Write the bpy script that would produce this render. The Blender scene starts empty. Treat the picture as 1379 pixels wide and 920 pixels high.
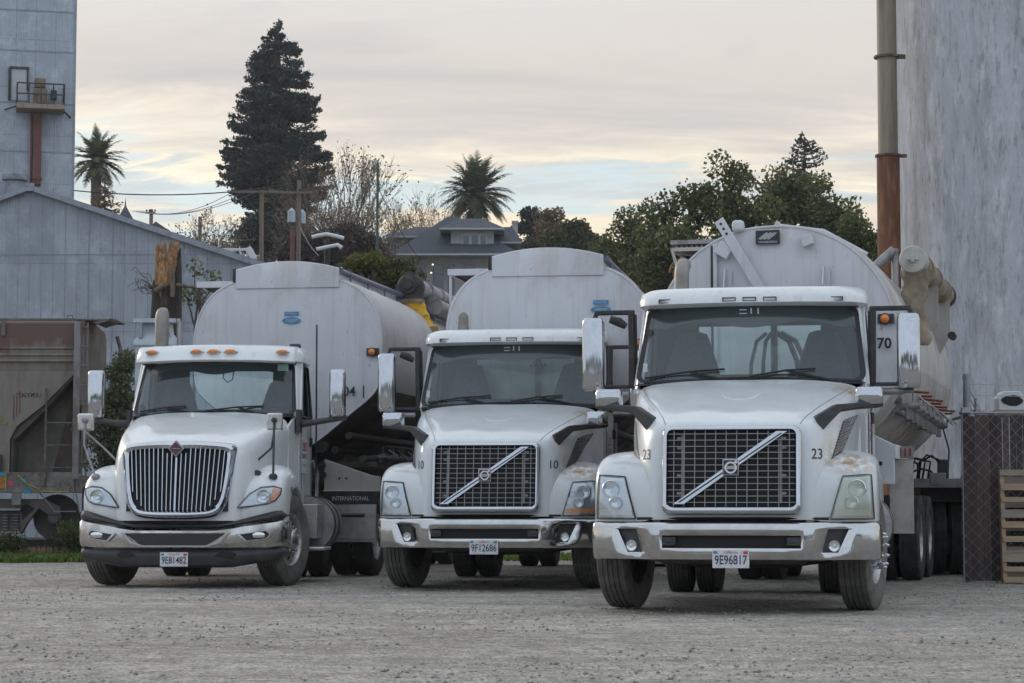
import bpy, bmesh, math, random
import numpy as np
from mathutils import Vector, Matrix
from mathutils.bvhtree import BVHTree
R = math.radians
S = bpy.context.scene
COL = S.collection
random.seed(7)
rng = np.random.default_rng(11)

# ------------------------------------------------------------------ camera
F = 2916.0; CX, CY = 689.5, 460.0; CAMH = 0.92; PITCH = math.atan(219 / F)
def at(px, py, Y):
    """point of the world at distance Y that the photograph shows at pixel px, py"""
    u = (px - CX) / F; v = (CY - py) / F
    d = math.cos(PITCH) - math.sin(PITCH) * v
    k = Y / d
    return Vector((u * k, Y, CAMH + (math.sin(PITCH) + math.cos(PITCH) * v) * k))

# ------------------------------------------------------------------ materials
def _nodes(name):
    m = bpy.data.materials.new(name); m.use_nodes = True
    nt = m.node_tree; b = nt.nodes['Principled BSDF']
    return m, nt, b
def N(nt, t, **k):
    n = nt.nodes.new(t)
    for a, v in k.items():
        if a in n.inputs.keys(): n.inputs[a].default_value = v
        else: setattr(n, a, v)
    return n
def ramp(nt, fac, stops):
    r = N(nt, 'ShaderNodeValToRGB'); e = r.color_ramp.elements
    while len(e) < len(stops): e.new(0.5)
    for i, (p, c) in enumerate(stops):
        e[i].position = p
        e[i].color = (c, c, c, 1) if isinstance(c, (int, float)) else (*c, 1)
    nt.links.new(fac, r.inputs['Fac']); return r.outputs['Color']
def mixc(nt, fac, a, b, mode='MIX'):
    m = N(nt, 'ShaderNodeMix', data_type='RGBA', blend_type=mode)
    for s, v in ((0, fac), (6, a), (7, b)):
        if hasattr(v, 'is_output'): nt.links.new(v, m.inputs[s])
        else: m.inputs[s].default_value = v if s == 0 else (*v, 1)
    return m.outputs[2]
def noise(nt, scale, st=(1, 1, 1), detail=6, rough=0.6, coord='Object', dist=0.0, off=(0, 0, 0)):
    tc = N(nt, 'ShaderNodeTexCoord'); mp = N(nt, 'ShaderNodeMapping')
    mp.inputs['Scale'].default_value = st; mp.inputs['Location'].default_value = off
    nt.links.new(tc.outputs[coord], mp.inputs['Vector'])
    n = N(nt, 'ShaderNodeTexNoise'); n.inputs['Scale'].default_value = scale
    n.inputs['Detail'].default_value = detail; n.inputs['Roughness'].default_value = rough
    n.inputs['Distortion'].default_value = dist
    nt.links.new(mp.outputs['Vector'], n.inputs['Vector']); return n.outputs['Fac']
def bump(nt, b, h, strength, dist=0.02):
    n = N(nt, 'ShaderNodeBump'); n.inputs['Strength'].default_value = strength; n.inputs['Distance'].default_value = dist
    nt.links.new(h, n.inputs['Height']); nt.links.new(n.outputs['Normal'], b.inputs['Normal'])
def mat(name, c, rough=0.5, metal=0.0, c2=None, scale=3.0, st=(1, 1, 1), lo=0.45, hi=0.7, c3=None, scale3=12.0, st3=None, lo3=.55, hi3=.7,
        bmp=0.0, bscale=40.0, bst=(1, 1, 1), coat=0.0, spec=0.5, rvar=0.0, off=(0, 0, 0)):
    m, nt, b = _nodes(name)
    b.inputs['Base Color'].default_value = (*c, 1); b.inputs['Roughness'].default_value = rough
    b.inputs['Metallic'].default_value = metal; b.inputs['Coat Weight'].default_value = coat
    b.inputs['Specular IOR Level'].default_value = spec
    out = None
    if c2:
        f = ramp(nt, noise(nt, scale, st, off=off), [(lo, 0.0), (hi, 1.0)])
        out = mixc(nt, f, c, c2)
        if rvar:
            mr = N(nt, 'ShaderNodeMapRange'); nt.links.new(f, mr.inputs['Value'])
            mr.inputs['To Min'].default_value = rough; mr.inputs['To Max'].default_value = min(1, rough + rvar)
            nt.links.new(mr.outputs['Result'], b.inputs['Roughness'])
    if c3:
        f = ramp(nt, noise(nt, scale3, st3 or st, off=(3, 7, 1)), [(lo3, 0.0), (hi3, 1.0)])
        out = mixc(nt, f, out if out is not None else c, c3)
    if out is not None: nt.links.new(out, b.inputs['Base Color'])
    if bmp: bump(nt, b, noise(nt, bscale, bst, detail=4), bmp)
    return m
def glass(name, tint, gloss=0.06, haze=0.0, hazec=(.5, .55, .55), rough=0.02, flat=False):
    m, nt, b = _nodes(name)
    out = nt.nodes['Material Output']; nt.nodes.remove(b)
    tr = N(nt, 'ShaderNodeBsdfTransparent'); tr.inputs['Color'].default_value = (*tint, 1)
    gl = N(nt, 'ShaderNodeBsdfGlossy'); gl.inputs['Roughness'].default_value = rough
    fr = N(nt, 'ShaderNodeFresnel'); fr.inputs['IOR'].default_value = 1.52
    ge = N(nt, 'ShaderNodeNewGeometry'); io = N(nt, 'ShaderNodeMapRange'); nt.links.new(ge.outputs['Backfacing'], io.inputs['Value'])
    io.inputs['To Min'].default_value = 1.52; io.inputs['To Max'].default_value = 1 / 1.52; nt.links.new(io.outputs[0], fr.inputs['IOR'])
    ad = N(nt, 'ShaderNodeMath', operation='ADD', use_clamp=True); ad.inputs[1].default_value = gloss
    if not flat: nt.links.new(fr.outputs[0], ad.inputs[0])
    else: ad.inputs[0].default_value = 0
    mx = N(nt, 'ShaderNodeMixShader'); nt.links.new(ad.outputs[0], mx.inputs[0])
    src = tr.outputs[0]
    if haze:
        df = N(nt, 'ShaderNodeBsdfDiffuse'); df.inputs['Color'].default_value = (*hazec, 1)
        m2 = N(nt, 'ShaderNodeMixShader'); m2.inputs[0].default_value = haze
        nt.links.new(tr.outputs[0], m2.inputs[1]); nt.links.new(df.outputs[0], m2.inputs[2]); src = m2.outputs[0]
    nt.links.new(src, mx.inputs[1]); nt.links.new(gl.outputs[0], mx.inputs[2])
    nt.links.new(mx.outputs[0], out.inputs['Surface']); return m
def leafmat(name, c, c2, c3=None, trans=0.25):
    m, nt, b = _nodes(name)
    g = N(nt, 'ShaderNodeNewGeometry')
    st = [(0.0, c), (0.75, c2)] + ([(1.0, c3)] if c3 else [])
    k = ramp(nt, g.outputs['Random Per Island'], st)
    big = ramp(nt, noise(nt, 0.9, detail=3), [(.35, .65), (.65, 1.25)])
    k = mixc(nt, 1.0, k, big, 'MULTIPLY')
    nt.links.new(k, b.inputs['Base Color']); b.inputs['Roughness'].default_value = .6
    b.inputs['Specular IOR Level'].default_value = .25
    t = N(nt, 'ShaderNodeBsdfTranslucent'); nt.links.new(k, t.inputs['Color'])
    mx = N(nt, 'ShaderNodeMixShader'); mx.inputs[0].default_value = trans
    nt.links.new(b.outputs[0], mx.inputs[1]); nt.links.new(t.outputs[0], mx.inputs[2])
    nt.links.new(mx.outputs[0], nt.nodes['Material Output'].inputs['Surface']); return m

M = {}
def paint(name, base, streaks=True, stain=None):
    m, nt, b = _nodes(name)
    dirt = ramp(nt, noise(nt, 2.2, (1, 1, .5), 7, .65), [(.42, 0.0), (.78, .55)])
    col = mixc(nt, dirt, base, tuple(x * .72 for x in (base[0], base[1] * .99, base[2] * .95)))
    if streaks:
        s = ramp(nt, noise(nt, 5, (3, 3, .25), 5, .6, off=(5, 1, 2)), [(.56, 0.0), (.8, .45)])
        col = mixc(nt, s, col, tuple(x * .55 for x in (base[0], base[1] * .97, base[2] * .9)))
    sg = ramp(nt, noise(nt, 30, (1, 1, 1), 4, .7, off=(1, 5, 2)), [(.60, 0.0), (.72, .35)])
    col = mixc(nt, sg, col, tuple(x * .6 for x in base))
    # road dust low on the body
    tc = N(nt, 'ShaderNodeTexCoord'); sp = N(nt, 'ShaderNodeSeparateXYZ'); nt.links.new(tc.outputs['Object'], sp.inputs[0])
    mr = N(nt, 'ShaderNodeMapRange'); nt.links.new(sp.outputs['Z'], mr.inputs['Value'])
    for k, v in (('From Min', 1.25), ('From Max', .6), ('To Min', 0.0), ('To Max', .55)): mr.inputs[k].default_value = v
    mu = N(nt, 'ShaderNodeMath', operation='MULTIPLY'); nt.links.new(mr.outputs[0], mu.inputs[0])
    nt.links.new(noise(nt, 6, detail=8), mu.inputs[1])
    col = mixc(nt, mu.outputs[0], col, (.33, .30, .26))
    if stain:
        for (p, rad) in stain:
            vm = N(nt, 'ShaderNodeVectorMath', operation='DISTANCE'); nt.links.new(tc.outputs['Object'], vm.inputs[0]); vm.inputs[1].default_value = p
            d = N(nt, 'ShaderNodeMapRange'); nt.links.new(vm.outputs['Value'], d.inputs['Value'])
            for k, v in (('From Min', rad), ('From Max', rad * .2), ('To Min', 0.0), ('To Max', 1.0)): d.inputs[k].default_value = v
            q = N(nt, 'ShaderNodeMath', operation='MULTIPLY'); nt.links.new(d.outputs[0], q.inputs[0])
            nt.links.new(ramp(nt, noise(nt, 14, detail=6, rough=.75), [(.40, 0.0), (.55, 1.0)]), q.inputs[1])
            col = mixc(nt, q.outputs[0], col, (.34, .21, .09))
    nt.links.new(col, b.inputs['Base Color'])
    b.inputs['Roughness'].default_value = .32; b.inputs['Coat Weight'].default_value = .55; b.inputs['Coat Roughness'].default_value = .06
    bump(nt, b, noise(nt, 1.3, detail=2), .12, .02)
    return m
WH = (.64, .67, .69)
M['paint'] = paint('truck_white_paint', WH, stain=[((.97, .42, 1.32), .30), ((1.0, 1.6, 1.95), .35), ((-1.0, 1.8, 2.0), .2)])
M['paint2'] = paint('truck_white_paint_clean', (.70, .72, .73))
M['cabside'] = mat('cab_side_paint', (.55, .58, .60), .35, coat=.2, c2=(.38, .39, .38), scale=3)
def tankmat(name, a, b_, streak):
    m, nt, b = _nodes(name)
    f1 = ramp(nt, noise(nt, 1.1, (1, 1, .6), 7, .6), [(.4, 0.0), (.75, .7)])
    col = mixc(nt, f1, a, b_)
    f2 = ramp(nt, noise(nt, 3.2, (4, 4, .22), 6, .65, off=(2, 2, 2)), [(.52, 0.0), (.8, .5)])
    col = mixc(nt, f2, col, streak)
    f4 = ramp(nt, noise(nt, .8, (1.2, 1, 1), 8, .7, off=(6, 2, 9)), [(.52, 0.0), (.7, .5)])
    col = mixc(nt, f4, col, (streak[0] * 1.15, streak[1] * 1.1, streak[2]))
    f3 = ramp(nt, noise(nt, 26, (1, 1, .35), 3, .5, off=(9, 2, 2)), [(.68, 0.0), (.74, .5)])
    col = mixc(nt, f3, col, tuple(x * .6 for x in streak))
    nt.links.new(col, b.inputs['Base Color']); b.inputs['Roughness'].default_value = .5
    bump(nt, b, noise(nt, 1.6, detail=2), .25, .03); return m
M['tank'] = tankmat('tank_enamel', (.60, .605, .64), (.47, .47, .505), (.33, .295, .27))
M['tankside'] = tankmat('tank_side_metal', (.50, .49, .50), (.36, .34, .34), (.24, .22, .21))
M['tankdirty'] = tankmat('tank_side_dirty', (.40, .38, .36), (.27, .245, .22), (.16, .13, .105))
M['tankworn'] = tankmat('tank_side_worn', (.46, .445, .43), (.35, .325, .305), (.22, .185, .155))
M['under'] = mat('hull_underside_shade_grime', (.085, .075, .068), .75, c2=(.15, .135, .12), scale=4, st=(1, .3, 1))  # dark base colour carries the underside's shade as well as its grime
M['chrome'] = mat('chrome', (.52, .54, .58), .06, 1.0, c2=(.42, .43, .45), scale=3, lo=.5, hi=.8, rvar=.10)
M['chromed'] = mat('chrome_dusty', (.60, .59, .58), .2, 1.0, c2=(.36, .33, .30), scale=4, lo=.42, hi=.72, rvar=.35)
M['alu'] = mat('aluminium', (.52, .52, .53), .38, .9, c2=(.33, .32, .30), scale=6, rvar=.2)
M['steel'] = mat('weathered_steel', (.30, .30, .31), .5, .7, c2=(.19, .17, .15), scale=8)
M['black'] = mat('black_plastic', (.014, .014, .017), .45, c2=(.045, .043, .042), scale=7)
M['grey'] = mat('grey_plastic', (.030, .031, .035), .5, c2=(.055, .053, .05), scale=5)
M['gasket'] = mat('black_rubber_seal', (.012, .012, .013), .5)
M['dark'] = mat('dark_metal', (.03, .029, .028), .7, c2=(.07, .062, .055), scale=5)
M['void'] = mat('dark_radiator', (.012, .012, .014), .7, bmp=.4, bscale=60, bst=(1, 1, .1))
M['rubber'] = mat('tyre_rubber', (.075, .072, .068), .85, c2=(.17, .158, .142), scale=7, lo=.35, hi=.75, c3=(.23, .212, .188), scale3=2.5, lo3=.5, hi3=.8, bmp=.3, bscale=60)
M['rubberdark'] = mat('tyre_rubber_dark', (.028, .027, .026), .85, c2=(.07, .064, .058), scale=6, bmp=.3, bscale=60)
M['rim'] = mat('rim_metal', (.50, .49, .48), .38, .75, c2=(.26, .24, .21), scale=9, rvar=.3)
M['int'] = mat('cab_interior', (.040, .046, .052), .8)
M['seat'] = mat('seat_fabric', (.085, .095, .11), .9, c2=(.06, .068, .08), scale=20)
M['wglass'] = glass('windshield_glass', (.94, 1.0, 1.0), .03, .06, (.38, .54, .56))
M['sglass'] = glass('side_glass', (.22, .27, .29), .10, flat=True)
M['lens'] = glass('headlight_lens', (.92, .95, .97), .07, .10, (.62, .68, .72), .04)
M['lensold'] = glass('headlight_lens_yellowed', (.84, .85, .76), .05, .24, (.58, .61, .52), .15)
M['amber'] = mat('amber_lens', (.75, .22, .03), .2, coat=.5)
M['redlens'] = mat('red_lens', (.42, .03, .02), .25, coat=.4)
M['refl'] = mat('lamp_reflector', (.75, .78, .80), .15, .9)
M['housing'] = mat('lamp_housing', (.52, .56, .60), .25, .7)
M['plate'] = mat('licence_plate', (.66, .67, .70), .4, c2=(.5, .5, .52), scale=30)
M['ink'] = mat('dark_ink', (.02, .025, .05), .5)
M['lblack'] = mat('black_lettering', (.02, .02, .022), .5)
M['lred'] = mat('red_lettering', (.50, .05, .04), .5)
M['lwhite'] = mat('white_lettering', (.75, .75, .75), .5)
M['blue'] = mat('blue_decal', (.05, .19, .38), .4, c2=(.10, .30, .48), scale=14)
M['red'] = mat('red_paint', (.20, .035, .028), .5, c2=(.2, .06, .04), scale=20)
M['yellow'] = mat('yellow_tarp', (.72, .40, .02), .6, c2=(.30, .19, .07), scale=7, lo=.5, hi=.62, bmp=.5, bscale=14)
M['browntarp'] = mat('brown_tarp', (.26, .17, .08), .7, c2=(.14, .1, .06), scale=9, bmp=.6, bscale=12)
M['canvas'] = mat('canvas', (.33, .275, .20), .85, c2=(.15, .115, .08), scale=6, lo=.35, hi=.7, c3=(.34, .19, .08), scale3=9, lo3=.60, hi3=.75, bmp=1.0, bscale=7)
M['pipeblue'] = mat('blue_grey_pipe', (.085, .095, .17), .4, c2=(.16, .16, .2), scale=8)
M['vglow'] = M['black']

# ------------------------------------------------------------------ mesh builder
class MB:
    def __init__(s): s.v = []; s.f = []; s.m = []
    def add(s, vs, fs, mi=0):
        o = len(s.v); s.v += [tuple(v) for v in vs]; s.f += [tuple(i + o for i in f) for f in fs]; s.m += [mi] * len(fs); return s
    def box(s, c, d, rot=None, mi=0):
        x, y, z = [k / 2 for k in d]
        vs = [Vector(p) for p in ((-x, -y, -z), (x, -y, -z), (x, y, -z), (-x, y, -z), (-x, -y, z), (x, -y, z), (x, y, z), (-x, y, z))]
        if rot is not None:
            vs = [rot @ v for v in vs]
        c = Vector(c)
        return s.add([v + c for v in vs], [(0, 3, 2, 1), (4, 5, 6, 7), (0, 1, 5, 4), (1, 2, 6, 5), (2, 3, 7, 6), (3, 0, 4, 7)], mi)
    def bb(s, x0, x1, y0, y1, z0, z1, mi=0):
        return s.box(((x0 + x1) / 2, (y0 + y1) / 2, (z0 + z1) / 2), (abs(x1 - x0), abs(y1 - y0), abs(z1 - z0)), mi=mi)
    def bar(s, a, b, w, h, mi=0, up=(0, 0, 1)):
        a = Vector(a); b = Vector(b); d = (b - a); L = d.length; d.normalize()
        upv = Vector(up)
        if abs(d.dot(upv)) > .98: upv = Vector((0, 1, 0))
        x = d.cross(upv).normalized(); z = x.cross(d).normalized()
        rot = Matrix((x, d, z)).transposed()
        return s.box((a + b) / 2, (w, L, h), rot, mi)
    def tube(s, pts, r, seg=10, mi=0, cap=True):
        pts = [Vector(p) for p in pts]; n = len(pts)
        rr = r if isinstance(r, (list, tuple)) else [r] * n
        vs = []; prev = None
        for i, p in enumerate(pts):
            t = (pts[min(i + 1, n - 1)] - pts[max(i - 1, 0)]).normalized()
            if prev is None:
                a = Vector((0, 0, 1)) if abs(t.z) < .9 else Vector((1, 0, 0))
                x = t.cross(a).normalized()
            else:
                x = (prev - t * prev.dot(t)).normalized()
            prev = x; y = t.cross(x)
            for k in range(seg):
                an = 2 * math.pi * k / seg
                vs.append(p + (x * math.cos(an) + y * math.sin(an)) * rr[i])
        fs = []
        for i in range(n - 1):
            for k in range(seg):
                a = i * seg + k; b = i * seg + (k + 1) % seg
                fs.append((a, b, b + seg, a + seg))
        if cap: fs += [tuple(range(seg))[::-1], tuple((n - 1) * seg + k for k in range(seg))]
        return s.add(vs, fs, mi)
    def lathe(s, prof, axis='x', c=(0, 0, 0), seg=32, mi=0, close=False):
        vs = []; n = len(prof); c = Vector(c)
        for k in range(seg):
            an = 2 * math.pi * k / seg; ca, sa = math.cos(an), math.sin(an)
            for (r, h) in prof:
                p = {'x': (h, r * ca, r * sa), 'y': (r * ca, h, r * sa), 'z': (r * ca, r * sa, h)}[axis]
                vs.append(Vector(p) + c)
        fs = []
        rng_ = range(n if close else n - 1)
        for k in range(seg):
            for i in rng_:
                a = k * n + i; b = k * n + (i + 1) % n; a2 = ((k + 1) % seg) * n + i; b2 = ((k + 1) % seg) * n + (i + 1) % n
                fs.append((a, b, b2, a2))
        return s.add(vs, fs, mi)
    def prism(s, out, d, mi=0):
        """planar outline (3D points) extruded by vector d"""
        d = Vector(d); n = len(out); o = [Vector(p) for p in out]
        fs = [tuple(range(n))[::-1], tuple(range(n, 2 * n))] + [(i, (i + 1) % n, (i + 1) % n + n, i + n) for i in range(n)]
        return s.add(o + [p + d for p in o], fs, mi)
    def grid(s, rows, mi=0, closed=False, skip=None):
        nr = len(rows); nc = len(rows[0]); vs = [p for r in rows for p in r]; fs = []
        for i in range(nr - 1):
            for j in range(nc if closed else nc - 1):
                if skip and skip(i, j): continue
                j2 = (j + 1) % nc
                fs.append((i * nc + j, i * nc + j2, (i + 1) * nc + j2, (i + 1) * nc + j))
        return s.add(vs, fs, mi)
    def rings(s, rs, mi=0, capa=True, capb=True):
        nc = len(rs[0]); s.grid(rs, mi, True)
        o = len(s.v) - nc * len(rs)
        if capa: s.f.append(tuple(o + k for k in range(nc))[::-1]); s.m.append(mi)
        if capb: s.f.append(tuple(len(s.v) - nc + k for k in range(nc))); s.m.append(mi)
        return s
    def build(s, name, mats, parent=None, smooth=None, bevel=0, sub=0, mirror=False, solid=0, bseg=2, fixn=True, weld=0, creases=None):
        me = bpy.data.meshes.new(name); me.from_pydata([tuple(v) for v in s.v], [], s.f)
        if not isinstance(mats, (list, tuple)): mats = [mats]
        for m in mats: me.materials.append(m)
        me.polygons.foreach_set('material_index', s.m)
        if fixn:
            bm = bmesh.new(); bm.from_mesh(me)
            if weld: bmesh.ops.remove_doubles(bm, verts=bm.verts, dist=weld)
            bmesh.ops.recalc_face_normals(bm, faces=bm.faces); bm.to_mesh(me); bm.free()
        o = bpy.data.objects.new(name, me); COL.objects.link(o)
        if parent is not None: o.parent = parent
        if mirror:
            md = o.modifiers.new('m', 'MIRROR'); md.use_clip = True; md.merge_threshold = .002
        if sub:
            md = o.modifiers.new('s', 'SUBSURF'); md.levels = sub; md.render_levels = sub
        if solid:
            md = o.modifiers.new('so', 'SOLIDIFY'); md.thickness = solid; md.offset = -1
        if bevel:
            md = o.modifiers.new('b', 'BEVEL'); md.width = bevel; md.segments = bseg; md.limit_method = 'ANGLE'; md.angle_limit = R(35)
        if smooth is not None or bevel or sub:
            a = smooth if smooth is not None else 40
            me.shade_smooth()
            if a < 180 and not sub:
                try: me.set_sharp_from_angle(angle=R(a))
                except Exception: pass
        return o

def tag(o, label=None, cat=None, group=None, kind=None):
    if label: o['label'] = label
    if cat: o['category'] = cat
    if group: o['group'] = group
    if kind: o['kind'] = kind
    return o
def thing(name, label, cat, loc=(0, 0, 0), rz=0.0, group=None):
    o = bpy.data.objects.new(name, None); COL.objects.link(o); o.location = loc; o.rotation_euler = (0, 0, rz)
    o.empty_display_size = .3
    return tag(o, label, cat, group)
def copy_tree(o, parent=None):
    c = o.copy(); COL.objects.link(c)
    if parent is not None: c.parent = parent
    for ch in list(o.children): copy_tree(ch, c)
    return c
def bvh(objs):
    bpy.context.view_layer.update(); dg = bpy.context.evaluated_depsgraph_get()
    vs = []; fs = []
    for o in objs:
        e = o.evaluated_get(dg); me = e.to_mesh(); k = len(vs)
        vs += [v.co.copy() for v in me.vertices]; fs += [tuple(i + k for i in p.vertices) for p in me.polygons]
        e.to_mesh_clear()
    return BVHTree.FromPolygons(vs, fs)
def front(t, u, z, y0=-2.0, off=.003):
    h = t.ray_cast(Vector((u, y0, z)), Vector((0, 1, 0)))
    return h[0].y - off if h[0] else None
def side(t, y, z, sgn=1, off=.003):
    h = t.ray_cast(Vector((3 * sgn, y, z)), Vector((-sgn, 0, 0)))
    return h[0].x + sgn * off if h[0] else None

def text(s_, size, m, parent, pos, name='lettering', plane='front', tree=None, width=None, bold=0.0, off=.004, ext=0.0, slant=0):
    cu = bpy.data.curves.new('t', 'FONT'); cu.body = s_; cu.size = size; cu.align_x = 'CENTER'; cu.align_y = 'CENTER'
    cu.offset = bold; cu.resolution_u = 3; cu.extrude = ext; cu.shear = slant
    to = bpy.data.objects.new('t', cu); COL.objects.link(to); bpy.context.view_layer.update()
    me = bpy.data.meshes.new_from_object(to.evaluated_get(bpy.context.evaluated_depsgraph_get()))
    bpy.data.objects.remove(to)
    xs = [v.co.x for v in me.vertices]; k = 1.0
    if width and xs: k = width / (max(xs) - min(xs))
    P = Vector(pos)
    for v in me.vertices:
        x, y, z = v.co.x * k, v.co.y, v.co.z
        if plane == 'front':
            q = Vector((P.x + x, P.y - z, P.z + y))
            if tree:
                w = front(tree, q.x, q.z, off=off)
                if w is not None: q.y = w
        elif plane == 'right':
            q = Vector((P.x, P.y + x, P.z + y))
            if tree:
                w = side(tree, q.y, q.z, 1, off)
                if w is not None: q.x = w
        v.co = q
    me.materials.clear(); me.materials.append(m); me.name = name
    o = bpy.data.objects.new(name, me); COL.objects.link(o); o.parent = parent
    return o

def patch(tree, poly4, n, off, name, m, parent, nz=None, solid=0, sgn=1):
    """four corners (u,z): bl, br, tr, tl -> grid laid on the surface seen from the front"""
    bl, br, tr, tl = [Vector((a * sgn, b)) for a, b in poly4]; nz = nz or n
    rows = []
    for i in range(nz + 1):
        t = i / nz; row = []
        for j in range(n + 1):
            k = j / n; p = (bl.lerp(br, k)).lerp(tl.lerp(tr, k), t)
            w = front(tree, p.x, p.y, off=off)
            row.append([p.x, w, p.y])
        rows.append(row)
    vals = [q[1] for r in rows for q in r if q[1] is not None]; mx = max(vals) if vals else 0
    for r in rows:
        last = None
        for q in r:
            if q[1] is None: q[1] = last if last is not None else mx
            last = q[1]
    return MB().grid(rows).build(name, m, parent, smooth=60, solid=solid)
# ------------------------------------------------------------------ wheels
def wheel(parent, x, y, z=.515, r=.515, w=.28, sgn=1, steer=0, deep=False, rubber='rubber', nuts=True, name='wheel', spikes=False):
    """tyre mesh (part) with its rim as a sub-part; axis along x; the outer face looks to sgn"""
    h = w / 2; prof = [(.30, -h * .78), (.36, -h * .98), (.44, -h), (r - .03, -h * .93), (r - .006, -h * .82)]
    ribs = 5; span = h * .80
    for i in range(ribs):
        a = -span + 2 * span * i / ribs; b = -span + 2 * span * (i + 1) / ribs
        cr = lambda q: r - .008 * (q / span) ** 2
        prof += [(cr(a), a + .004), (cr(b), b - .008)]
        if i < ribs - 1: prof += [(cr(b) - .013, b - .007), (cr(b) - .013, b + .003)]
    prof += [(r - .006, h * .82), (r - .03, h * .93), (.44, h), (.36, h * .98), (.30, h * .78)]
    mb = MB().lathe(prof, 'x', seg=56)
    o = mb.build(name, M[rubber], parent, smooth=35)
    o.location = (x, y, z); o.rotation_euler = (0, 0, steer)
    # rim disc with hand holes
    rb = MB(); f = sgn
    dx = -.05 if deep else .05
    rb.lathe([(.30, f * h * .80), (.285, f * h * .84), (.27, f * h * .72), (.262, f * (h * .35))], 'x', seg=40)
    rb.lathe([(.262, f * (h * .35)), (.25, f * (dx + .015)), (.235, f * (dx + .022))], 'x', seg=40)
    n = 10; seg = 40
    ro, ri = .232, .165
    rows = []
    for k in range(seg):      # ring with holes between ri and ro
        an = 2 * math.pi * k / seg; rows.append(an)
    for k in range(seg):
        a0, a1 = rows[k], rows[(k + 1) % seg] if k < seg - 1 else 2 * math.pi
        q = lambda rr, a, hh: (f * hh, rr * math.cos(a), rr * math.sin(a))
        hole = (k % 4) in (1, 2)
        radii = [(ro, dx + .022), (.222, dx + .025), (.178, dx + .035), (ri, dx + .036), (.12, dx + .036)]
        for i in range(4):
            if hole and i == 1: continue
            (r0, h0), (r1, h1) = radii[i], radii[i + 1]
            rb.add([q(r0, a0, h0), q(r1, a0, h1), q(r1, a1, h1), q(r0, a1, h0)], [(0, 1, 2, 3)])
    rb.lathe([(.262, -f * .01), (.02, -f * .01)], 'x', seg=24, mi=1)
    rb.lathe([(.12, f * (dx + .036)), (.105, f * (dx + .09)), (.07, f * (dx + .12)), (.03, f * (dx + .13)), (.0, f * (dx + .13))], 'x', seg=20, mi=2)
    if nuts:
        for k in range(10):
            an = 2 * math.pi * (k + .5) / 10; c = (0, .143 * math.cos(an), .143 * math.sin(an))
            ln = .11 if spikes else .045
            rb.lathe([(.0, f * (dx + .055 + ln)), (.012, f * (dx + .052 + ln)), (.017, f * (dx + .035 + ln)), (.017, f * (dx + .09)), (.021, f * (dx + .085)), (.021, f * (dx + .036))], 'x', c, 10, 3)
    rr = rb.build('rim', [M['rim'], M['dark'], M['chromed'], M['chrome']], o, smooth=35)
    return o
def rot_steer(o, a): o.rotation_euler = (0, 0, a)

# ------------------------------------------------------------------ body surfaces
def hood(parent, rows, centre, m, name='hood'):
    """rows: R0..R4 of six (u,w,z); centre: six (w,z) of the centre line"""
    rws = [[Vector(p) for p in r] for r in rows]; r4 = rws[-1]
    last = [Vector((0, w, z)) for w, z in centre]
    def L(t): return [a.lerp(b, t) for a, b in zip(r4, last)]
    r5 = L(.34); r6 = L(.68)
    for k, r in enumerate((r5, r6)):
        r[0].x = 0
        for i, p in enumerate(r): p.z += (.022, .022)[k] * (1 if i else .5)
    r7 = last
    rws += [r5, r6, r7]
    o = MB().grid(rws).build(name, m, parent, sub=3, mirror=True)
    return o
def fender(parent, arch, us, cut, sgn, m, hubw, hubz=.515, rad=.60, drop=None):
    """arch: list of (w,z) outer profile front->rear; us: [(u, dw_front, dz)] columns inner->outer"""
    n = len(arch); rows = []
    a0, a1 = cut
    for i, (w, z) in enumerate(arch):
        row = []
        fr = max(0, 1 - i / (n * .45))            # how much 'front' the row is
        re = max(0, (i / (n - 1) - .6) / .4)
        for (u, dw, dz) in us:
            row.append((sgn * u, w + dw * fr - dw * .3 * re, z + dz * (1 - fr) if fr < 1 else z))
        an = R(a0 + (a1 - a0) * i / (n - 1))
        e = Vector((sgn * us[-1][0], hubw + rad * math.cos(an), hubz + rad * math.sin(an)))
        p = Vector(row[-1])
        row.append(tuple(p.lerp(e, .6))); row.append(tuple(e)); row.append((sgn * (us[-1][0] - .10), e.y, e.z))
        rows.append(row)
    return MB().grid(rows).build('fender', m, parent, sub=2)

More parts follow.
